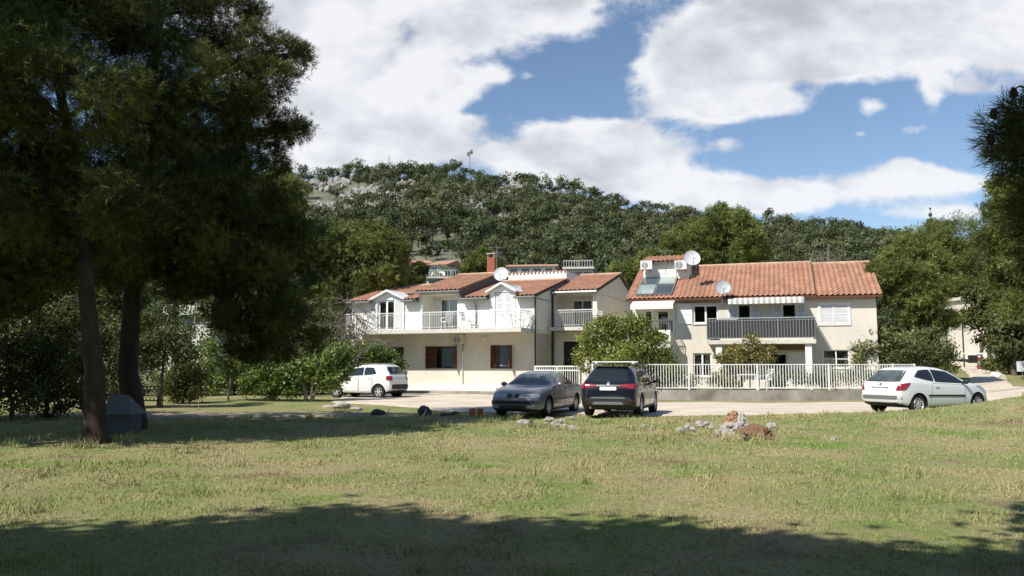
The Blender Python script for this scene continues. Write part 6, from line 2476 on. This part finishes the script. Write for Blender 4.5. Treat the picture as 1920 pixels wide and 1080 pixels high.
for lab, pxs, Y, py, r, lf in [
    ('clipped grey green hedge behind the right half of the white fence', [1465, 1490, 1515, 1540, 1565, 1590, 1615, 1640, 1662, 1684], 38.7, 708, 20, 'leaf_olive'),
    ('leafy planting behind the left end of the white fence', [1215, 1235, 1255, 1275, 1292], 38.9, 712, 18, 'leaf_bush'),
    ('low yellowish flower bushes left of the white garden table', [1345, 1362, 1378], 39.2, 715, 14, 'leaf_yellow')]:
    base = (at(sum(pxs) / len(pxs), 730, Y).x, Y, 0.45)
    tree('hedge', lab, 'hedge', base, px_blobs([(q, py + random.uniform(-3, 3), r * random.uniform(0.9, 1.15), 0) for q in pxs], Y), 620 * len(pxs), 0.10, MAT[lf], 0.03, MAT['bark_mid'], sub=16, spread=0.3,
         stems=[[((at(q, 700, Y).x - base[0]), 0, -0.1), ((at(q, 700, Y).x - base[0]) + 0.05, 0, 0.5)] for q in pxs], limb=False)
# bushes at the right end of the right house
for lab, bx, Y, bl, n, lf in [
    ('loose olive green bush against the right house wall', 1640, 40.5, [(1620, 650, 26, 0), (1645, 640, 28, 0), (1610, 675, 20, 0), (1660, 665, 30, 0), (1690, 650, 30, 0), (1630, 620, 12, 0), (1600, 650, 10, 0), (1680, 680, 24, 0)], 6500, 'leaf_bush'),
    ('dense bush left of the uphill path behind the white hatchback', 1740, 41.5, [(1715, 640, 30, 0), (1745, 650, 32, 0), (1770, 665, 24, 0), (1735, 680, 30, 0), (1765, 690, 24, 0), (1700, 670, 30, 0), (1745, 625, 18, 0), (1785, 690, 12, 0)], 7500, 'leaf_bush')]:
    base = (at(bx, 720, Y).x, Y, 0.45)
    tree('leafy_shrub', lab, 'shrub', base, px_blobs(bl, Y), n, 0.14, MAT[lf], 0.06, MAT['bark_mid'], sub=16, spread=0.27)

# pines on the right
for lab, bx, Y, bl, n, tw, lm in [
    ('pine leaning over the right end of the tiled roof', 1702, 43, [(1655, 518, 24, 0), (1640, 505, 14, 0), (1692, 505, 40, 0), (1730, 530, 44, 0), (1688, 552, 24, 0), (1718, 572, 32, 0), (1742, 490, 36, 0), (1748, 580, 34, 0), (1700, 470, 26, 0), (1704, 600, 14, 0), (1765, 600, 26, 0)], 16000, 4, 'leaf_pine_lit'),
    ('wide pine behind the path bushes at the right', 1730, 78, [(1760, 450, 40, 0), (1720, 455, 34, 0), (1800, 440, 40, 0), (1780, 490, 44, 0), (1830, 480, 44, 0), (1800, 540, 44, 0), (1760, 540, 40, 0), (1840, 540, 40, 0), (1770, 590, 30, 0), (1820, 585, 30, 0), (1745, 425, 16, 0)], 17000, 6, 'leaf_pine_lit'),
    ('tall yellow green pine behind the near dark branch at the right edge', 1945, 44, [(1875, 370, 34, 0), (1900, 400, 44, 0), (1880, 440, 40, 0), (1905, 440, 40, -1), (1915, 470, 44, 0), (1890, 510, 40, 0), (1930, 370, 50, 0), (1950, 450, 60, 0), (1870, 345, 18, 0), (1940, 540, 50, 0), (1905, 570, 34, 0)], 17000, 4, 'leaf_pine_lit')]:
    base = (at(bx, 690, Y).x, Y, h_base(at(bx, 690, Y).x, Y) - 0.1)
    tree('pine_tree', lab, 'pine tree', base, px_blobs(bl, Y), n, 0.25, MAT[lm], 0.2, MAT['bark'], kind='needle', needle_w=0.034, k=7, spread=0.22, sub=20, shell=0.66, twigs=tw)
for lab, bx, by_, Y, bl, n, lf in [
    ('dark oak over the barrier post at the end of the path', 1838, 690, 56, [(1840, 600, 34, 0), (1870, 570, 36, 0), (1880, 620, 30, 0), (1840, 560, 30, 0), (1850, 640, 20, 0), (1900, 590, 34, 0), (1815, 590, 20, 0)], 7000, 'leaf_dark'),
    ('broad grey green tree at the right edge above the road bend', 1900, 690, 50, [(1900, 610, 34, 0), (1930, 590, 50, 0), (1890, 650, 28, 0), (1920, 650, 34, 0), (1950, 640, 40, 0)], 6500, 'leaf_olive')]:
    base = (at(bx, by_, Y).x, Y, h_base(at(bx, by_, Y).x, Y) - 0.1)
    tree('leafy_tree', lab, 'tree', base, px_blobs(bl, Y), n, 0.24, MAT[lf], 0.2, MAT['bark_mid'], sub=16, spread=0.27)
base = on_ground(1890, 702)
tree('leafy_shrub', 'dark green shrub beside the road bend under the right edge trees', 'shrub', base, px_blobs([(1870, 685, 18, 0), (1900, 680, 24, 0), (1930, 680, 26, 0), (1885, 665, 18, 0), (1850, 680, 12, 0)], base.y), 5000, 0.15, MAT['leaf_bush'], 0.05, MAT['bark_mid'], sub=16)
base = (at(1853, 600, 60).x, 60, 2.0)
tree('bare_tree', 'leafless brownish treetop in the gap of the right edge pines', 'tree', base, px_blobs([(1855, 440, 20, 0), (1850, 460, 18, 0), (1865, 425, 14, 0), (1848, 402, 8, 0)], 60), 1600, 0.16, MAT['leaf_brown'], 0.12, MAT['bark_mid'], twigs=20)

# large trees between the houses and the hill
for lab, bx, Y, bl, n, lm in [
    ('big round stone pine behind the right house roof', 1340, 78, [(1290, 450, 34, 0), (1330, 425, 36, 0), (1370, 420, 34, 0), (1400, 440, 34, 0), (1350, 460, 40, 0), (1300, 470, 34, 0), (1270, 475, 26, 0), (1415, 470, 24, 0), (1380, 480, 30, 0), (1345, 402, 20, 0), (1260, 450, 18, 0)], 9000, 'leaf_pine_lit'),
    ('dark broad tree between the two houses on the slope', 1215, 74, [(1200, 500, 24, 0), (1225, 490, 24, 0), (1180, 515, 22, 0), (1160, 510, 16, 0), (1245, 510, 20, 0)], 4500, 'leaf_pine_lit'),
    ('dark bushy tree in front of the far white houses at left', 760, 84, [(750, 515, 22, 0), (775, 520, 22, 0), (735, 500, 18, 0), (790, 500, 10, 0), (760, 535, 24, 0)], 4500, 'leaf_pine'),
    ('green rounded tree behind the brick chimney', 900, 100, [(890, 495, 20, 0), (910, 485, 20, 0), (880, 510, 18, 0), (925, 500, 18, 0)], 3500, 'leaf_pine_lit')]:
    base = (at(bx, 600, Y).x, Y, -0.4)
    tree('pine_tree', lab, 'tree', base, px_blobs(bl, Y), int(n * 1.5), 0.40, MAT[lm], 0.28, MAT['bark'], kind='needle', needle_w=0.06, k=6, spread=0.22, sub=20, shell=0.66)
# cypress on the skyline at right
q = at(1745, 420, 120)
m_b = [(q.x, q.y, q.z - 4 + k * 0.9, 0.9 - 0.11 * k) for k in range(8)]
tree('cypress', 'thin dark cypress tip rising above the right hand pines', 'tree', (q.x, q.y, 4), m_b, 2500, 0.3, MAT['leaf_dark'], 0.15, MAT['bark'], flat=1.2)
# bare trunks at the foot of the hill right
for i, (px, py) in enumerate([(1552, 455), (1520, 470), (1575, 475)]):
    Y = 95 + 4 * i
    q = at(px, 500, Y)
    t = at(px, py, Y)
    tree('bare_tree', ['tallest leafless grey tree above the right hand roof', 'leafless grey tree left of the tallest bare one above the roof', 'leafless grey tree right of the tallest bare one above the roof'][i], 'tree', (q.x, q.y, q.z - 5),
         [(t.x, t.y, t.z - 1, 1.4), (t.x + 0.8, t.y, t.z - 2, 1.2), (t.x - 0.9, t.y, t.z - 2, 1.2)], 60, 0.1, MAT['leaf_brown'], 0.14, MAT['bark_pale'], twigs=26)


# ------------------------------------------------------------------ masts on the hill
def hill_mast(px, pyt, pyb, label, head):
    Y = 352
    a, b = at(px, pyb, Y), at(px, pyt, Y)
    o = empty('radio_mast', (a.x, Y, h_hill(a.x, Y) - 0.5), 0, label, 'mast', 'masts on the hill')
    h = b.z - o.location.z
    m = MB()
    m.tube([(0, 0, 0), (0, 0, h)], [0.22, 0.14], 6)
    m.build('pole', MAT['grey_metal'], o)
    if head:
        m = MB()
        m.box(-1.2, 1.2, -0.5, 0.5, h - 0.9, h - 0.3)
        m.lathe([(0.0, 0), (0.7, 0.1), (0.75, 0.3), (0, 0.3)], (-0.6, -0.5, h - 1.7), (0, -1, 0), 10)
        m.lathe([(0.0, 0), (0.6, 0.1), (0.6, 0.3), (0, 0.3)], (0.7, -0.5, h + 0.1), (0, -1, 0), 10)
        m.build('antenna_head', MAT['grey_metal'], o)


hill_mast(881, 284, 330, 'grey mast with antenna head on the hill ridge', True)
hill_mast(729, 292, 330, 'thin bare pole on the hill ridge left of the grey mast', False)


# ------------------------------------------------------------------ kennel, stones, small things
def kennel():
    p = on_ground(222, 815)
    sc = p.y / F_PX
    o = empty('kennel', (p.x, p.y - 0.05, p.z), R(-8), 'small grey blue kennel with a pitched roof between the pine trunks', 'kennel')
    w, d, h = 0.64, 0.46, 0.50
    m = MB()
    m.box(-w / 2, w / 2, 0, d, 0.04, h)
    m.build('wall', MAT['kennel'], o)
    m = MB()
    a, b, rt = -w / 2 - 0.05, w / 2 + 0.06, h + 0.43
    V = [(a, -0.08, h), (b, -0.08, h), (b, d + 0.08, h), (a, d + 0.08, h), (a, d / 2, rt), (b - 0.30, d / 2, rt)]
    V2 = [(p_[0], p_[1], p_[2] - 0.03) for p_ in V[:4]]
    m.add(V + V2, [(0, 1, 5, 4), (1, 2, 5), (2, 3, 4, 5), (3, 0, 4), (6, 9, 8, 7), (0, 6, 7, 1), (1, 7, 8, 2), (2, 8, 9, 3), (3, 9, 6, 0)])
    m.build('roof', M('kennel_roof_felt', (0.11, 0.125, 0.14), 0.75, 0.1, 5), o)


kennel()


def garden_gate():
    p = on_ground(279, 765)
    o = empty('fence_panel', (p.x, p.y, p.z), R(5), 'low openwork metal panel with a seat rail beside the right pine trunk', 'fence')
    m = MB()
    m.tube([(-0.5, 0, 0), (-0.5, 0, 0.82), (0.5, 0, 0.82), (0.5, 0, 0)], 0.02, 6)
    m.tube([(-0.5, 0, 0.28), (0.5, 0, 0.28)], 0.02, 6)
    for i in range(7):
        x = -0.45 + 0.15 * i
        m.tube([(x, 0, 0.28), (x + 0.15, 0, 0.55), (x, 0, 0.82)], 0.012, 4)
        m.tube([(x + 0.07, 0, 0.28), (x - 0.08, 0, 0.55), (x + 0.07, 0, 0.82)], 0.012, 4)
    m.build('frame', MAT['dark_metal'], o)
    m = MB()
    m.box(-0.5, 0.5, 0.02, 0.35, 0.26, 0.30)
    m.build('seat', MAT['wood'], o)


garden_gate()


def rock(px, py, wpx, hpx, mat, label, group=None, cat='stone', name='stone', seed=None):
    p = on_ground(px, py)
    s = p.y / F_PX
    sx, sz = wpx * s / 2, hpx * s / 2
    seed = px * 0.37 + py if seed is None else seed
    V = rock_shape(ICO3, seed, 0.45, sx, sx * 0.8, sz)
    # flat facets where the stone broke
    o = mesh_obj(name, [(v[0], v[1], v[2] + sz * 0.55) for v in V], ICO3F.tolist(), MAT[mat])
    o.location = p
    o.rotation_euler = (0, 0, random.random() * 0.4)
    return tag(o, label, cat, group)


rock(797, 780, 26, 22, 'stone_dark', 'rounded dark grey boulder in the shade left of the brick stack', name='boulder')
rock(709, 778, 24, 14, 'stone_dark', 'flat dark boulder in the shade left of the rounded one', name='boulder')
rock(836, 782, 20, 10, 'stone_dark', 'low dark stone, left one of the pair by the brick stack')
rock(854, 781, 14, 12, 'stone_dark', 'narrow dark stone, right one of the pair by the brick stack')
rock(640, 766, 38, 16, 'stone', 'pale flat limestone block in front of the fig tree')
rock(668, 770, 22, 9, 'stone', 'smaller pale limestone right of the flat block by the fig tree')
rock(614, 764, 18, 7, 'stone', 'small pale limestone left of the flat block by the fig tree')
rock(980, 797, 22, 13, 'stone', 'white stone in front of the grey sedan bumper')
rock(996, 800, 10, 14, 'stone_dark', 'upright dark stone beside the white one at the sedan')
for px, py, w, h in ((1030, 789, 16, 9), (1040, 796, 14, 9), (1052, 793, 15, 10), (1046, 801, 16, 9), (1060, 803, 18, 10), (1074, 806, 20, 11), (1088, 808, 16, 8), (1072, 786, 8, 7), (1024, 797, 10, 7), (1100, 811, 7, 4)):
    rock(px, py, w, h, 'stone', 'pale rough limestone lump in the loose row between sedan and suv', 'loose limestone lumps before the sedan')
for px, py, w, h in ((1158, 801, 10, 5), (1180, 801, 14, 6), (1208, 801, 14, 7), (1220, 806, 8, 5)):
    rock(px, py, w, h, 'stone', 'small pale stone half sunk in grass behind the black suv', 'small stones behind the suv')
for px, py, w, h in ((1276, 811, 18, 14), (1290, 806, 16, 13), (1300, 808, 12, 10), (1312, 800, 16, 14), (1324, 800, 12, 13), (1333, 803, 10, 8)):
    rock(px, py, w, h, 'stone', 'grey white limestone lump in the low heap left of the tall stone pile', 'lumps of the low stone heap')
rock(1345, 815, 14, 11, 'stone', 'bright white stone standing alone between heap and red earth')
rock(1345.5, 818, 9, 7, 'stone', 'small white chip lying at the foot of the bright white stone', seed=4)


def pile():
    base = on_ground(1378, 812)
    s = base.y / F_PX
    for px, py, w, h, mt, dy in ((1360, 812, 26, 16, 'stone', 0), (1376, 813, 24, 15, 'rust', 0.1), (1394, 812, 26, 16, 'stone', 0), (1366, 800, 22, 15, 'stone', .1), (1384, 800, 26, 16, 'stone', .1), (1397, 801, 16, 13, 'stone', .15),
                               (1371, 789, 20, 16, 'rust', .2), (1388, 789, 16, 15, 'stone', .2), (1376, 779, 14, 15, 'rust', .25), (1391, 780, 9, 11, 'stone', .3), (1367, 781, 9, 10, 'stone_dark', .3), (1365, 818, 24, 16, 'stone', -0.2), (1380, 820, 22, 13, 'rust', -0.2)):
        q = at(px, py, base.y + dy)
        V = rock_shape(ICO3, px + py * 0.31, 0.5, w * s * 0.56, w * s * 0.5, h * s * 0.62)
        o = mesh_obj('stone', V, ICO3F.tolist(), MAT[mt])
        o.location = (q.x, q.y, q.z)
        lab = {'stone': 'grey limestone lump in the tall pile beside the red earth', 'rust': 'rust orange stained stone in the tall pile beside the red earth', 'stone_dark': 'dark stone near the top of the tall pile'}[mt]
        tag(o, lab, 'stone', {'stone': 'grey stones of the tall pile', 'rust': 'rusty stones of the tall pile'}.get(mt))
    # red earth mound
    c = on_ground(1416, 818)
    s = c.y / F_PX
    V = []
    bm = bmesh.new()
    bmesh.ops.create_icosphere(bm, subdivisions=5, radius=1)
    Fm = [[v.index for v in f.verts] for f in bm.faces]
    for v in bm.verts:
        q = v.co
        d = 1 + 0.35 * noise.noise(q * 1.7 + Vector((3, 1, 0))) + 0.16 * noise.noise(q * 5) + 0.10 * noise.noise(q * 13)
        V.append((q.x * d * 31 * s, q.y * d * 0.6, 0.78 * max(-0.1, (q.z ** 3 if q.z > 0 else q.z) * 0.35 * 30 * s + q.z * d * 17 * s)))
    bm.free()
    o = mesh_obj('earth_mound', V, Fm, MAT['earth'])
    o.location = c
    tag(o, 'mound of red brown earth right of the tall stone pile', 'earth mound')


pile()
rock(1447, 806, 20, 17, 'stone', 'grey white stone at the right end of the red earth')
rock(1562, 826, 8, 8, 'stone', 'single small stone on the lawn right of the earth mound')
rock(1398, 826, 14, 8, 'stone_dark', 'dark stone at the foot of the red earth mound')


def bricks():
    p = on_ground(896, 781)
    o = empty('brick_stack', (p.x, p.y, p.z), R(6), 'short stack of orange hollow bricks left of the grey sedan', 'bricks')
    for i, (x, w) in enumerate(((-0.17, 0.19), (0.03, 0.09), (0.13, 0.09))):
        m = MB()
        m.box(x - w / 2, x + w / 2, 0, 0.25, -0.02, 0.25)
        for a in range(2):
            for b in range(2):
                m.box(x - w / 2 + 0.02 + a * w * 0.45, x - w / 2 + 0.02 + a * w * 0.45 + w * 0.3, -0.006, -0.001, 0.04 + b * 0.11, 0.11 + b * 0.11)
        m.build('brick', M('hollow_brick', (0.48, 0.19, 0.09), 0.85, 0.15, 8, 0.1), o)


bricks()


def stake(px, py, h, label, lean=0.1, mat='bark_pale'):
    p = on_ground(px, py)
    o = empty('stake', p, 0, label, 'stake')
    m = MB()
    m.tube([(0, 0, -0.1), (lean * h * 0.5, 0, h * 0.5), (lean * h, 0.05, h)], [0.014, 0.012, 0.008], 5)
    m.build('stick', MAT[mat], o)


stake(372, 771, 0.55, 'thin upright stick on the lawn edge before the orchard', 0.02)
stake(710, 806, 0.55, 'pale dry stalk leaning right in the pine shade, left of two', 0.5)
stake(783, 800, 0.45, 'pale dry stalk leaning right in the pine shade, right of two', 0.5)


# ------------------------------------------------------------------ barrier at the uphill path
def barrier():
    Y = 55
    p = at(1836, 692, Y)
    z0 = h_base(p.x, p.y)
    o = empty('road_barrier', (p.x, p.y, z0), R(-6), 'white bar barrier with red and white post across the uphill path', 'barrier')
    s = Y / F_PX
    h = at(1836, 662, Y).z - z0
    red = M('red_paint', (0.30, 0.06, 0.05), 0.5, 0.08, 6)
    m = MB()
    n = 5
    for i in range(n):
        m.cur = i % 2
        m.box(-0.09, 0.09, -0.09, 0.09, -0.2 + (h + 0.2) * i / n, -0.2 + (h + 0.2) * (i + 1) / n)
    m.build('post', [MAT['white'], red], o)
    m = MB()
    ln = (1836 - 1776) * s
    m.box(-ln, 0.35, -0.16, -0.095, h - 0.09, h + 0.02)
    m.build('bar', MAT['white'], o)
    m = MB()
    m.box(-0.62, -0.12, -0.12, 0.12, h - 0.66, h - 0.14)
    m.build('counterweight', MAT['dark'], o)
    m = MB()
    m.box(0.42, 0.72, -0.15, 0.15, -0.1, 0.62)
    m.build('control_box', MAT['dark'], o)


barrier()
for px, py, h, lab in ((1776, 652, 2.2, 'thin dark post left of the uphill path near the bare wall'), (1807, 662, 2.1, 'thin dark post above the barrier bar before the bare wall')):
    Y = 58
    p = at(px, py, Y)
    o = empty('post', (p.x, p.y, h_base(p.x, p.y) - 0.1), 0, lab, 'post')
    m = MB()
    m.tube([(0, 0, 0), (0, 0, p.z - o.location.z + h)], 0.05, 6)
    m.build('pole', MAT['dark_metal'], o)
p = on_ground(1867, 708)
o = mesh_obj('stone', [(v[0], v[1], v[2] + 0.15) for v in rock_shape(ICO3, 3.3, 0.3, 0.28, 0.25, 0.2)], ICO3F.tolist(), MAT['wall_white'])
o.location = p
tag(o, 'whitewashed stone on the grass verge of the road bend', 'stone')
p = on_ground(1918, 708)
o = empty('sign_board', p, R(-5), 'small white board standing in the shrubs at the right edge', 'sign')
MB().box(-0.3, 0.3, -0.02, 0.02, 0.35, 0.95).build('board', MAT['plastic'], o)
m = MB()
m.tube([(0, 0.03, -0.1), (0, 0.03, 0.9)], 0.025, 5)
m.build('post', MAT['grey_metal'], o)


# ------------------------------------------------------------------ garden and balcony furniture
def chair(loc, rz, label, group, mat='plastic'):
    o = empty('garden_chair', loc, rz, label, 'chair', group)
    m = MB()
    m.box(-0.23, 0.23, -0.22, 0.24, 0.42, 0.46)
    m.build('seat', MAT[mat], o)
    m = MB()
    for i in range(6):
        x = -0.21 + 0.072 * i
        m.add([(x, 0.22, 0.47), (x + 0.05, 0.22, 0.47), (x + 0.05, 0.34, 0.95), (x, 0.34, 0.95), (x, 0.25, 0.47), (x + 0.05, 0.25, 0.47), (x + 0.05, 0.37, 0.95), (x, 0.37, 0.95)],
              [(0, 1, 2, 3), (7, 6, 5, 4), (0, 4, 5, 1), (1, 5, 6, 2), (2, 6, 7, 3), (3, 7, 4, 0)])
    m.box(-0.23, 0.23, 0.332, 0.378, 0.93, 0.99)
    m.build('backrest', MAT[mat], o)
    for sx in (-1, 1):
        for y in (-0.19, 0.21):
            m = MB()
            m.tube([(sx * 0.20, y, 0.42), (sx * 0.24, y * 1.15, 0)], [0.025, 0.018], 6)
            m.build('leg', MAT[mat], o)
        m = MB()
        m.box(sx * 0.25 - 0.025, sx * 0.25 + 0.025, -0.2, 0.29, 0.64, 0.67)
        m.box(sx * 0.25 - 0.02, sx * 0.25 + 0.02, -0.2, -0.16, 0.44, 0.64)
        m.build('armrest', MAT[mat], o)


def table(loc, label, w=0.9, d=0.7, mat='plastic'):
    o = empty('garden_table', loc, -0.3, label, 'table')
    m = MB()
    m.box(-w / 2, w / 2, -d / 2, d / 2, 0.69, 0.73)
    m.build('tabletop', MAT[mat], o)
    for sx in (-1, 1):
        for sy in (-1, 1):
            m = MB()
            m.tube([(sx * (w / 2 - 0.08), sy * (d / 2 - 0.08), 0.69), (sx * (w / 2 - 0.04), sy * (d / 2 - 0.04), 0)], 0.024, 6)
            m.build('leg', MAT[mat], o)


q = at(1402, 720, 39.3)
table((q.x, 39.3, 0.5), 'white plastic table behind the white fence under the grey balcony')
q = at(1436, 720, 39.2)
chair((q.x, 39.2, 0.5), R(-60), 'white plastic chair right of the table behind the white fence', 'garden chairs behind the fence')
q = at(1378, 720, 40.0)
chair((q.x, 40.0, 0.5), R(70), 'white plastic chair left of the table behind the white fence', 'garden chairs behind the fence')
q = HL.world(HL.x(838, -0.6), -0.6, 3.6)
chair(q, R(-150), 'white chair by the railing of the middle balcony bay', 'white chairs on the left balcony')
q = HL.world(HL.x(876, -0.6), -0.6, 3.6)
chair(q, R(60), 'white chair on the balcony below the grey drainpipe', 'white chairs on the left balcony')
q = HL.world(HL.x(976, -0.7), -0.7, 3.6)
chair(q, R(-75), 'white chair at the right end of the balcony beside the dormer door', 'white chairs on the left balcony')
q = HL.world(HL.x(950, -0.8), -0.8, 3.6)
table(q, 'small white table on the balcony in front of the dormer door', 0.6, 0.5)
q = HL.world(HL.x(1092, 3.4), 3.4, HL.z(1050, 613, 2.0))
chair(q, R(170), 'dark chair on the recessed balcony of the right wing', None, 'dark_metal')
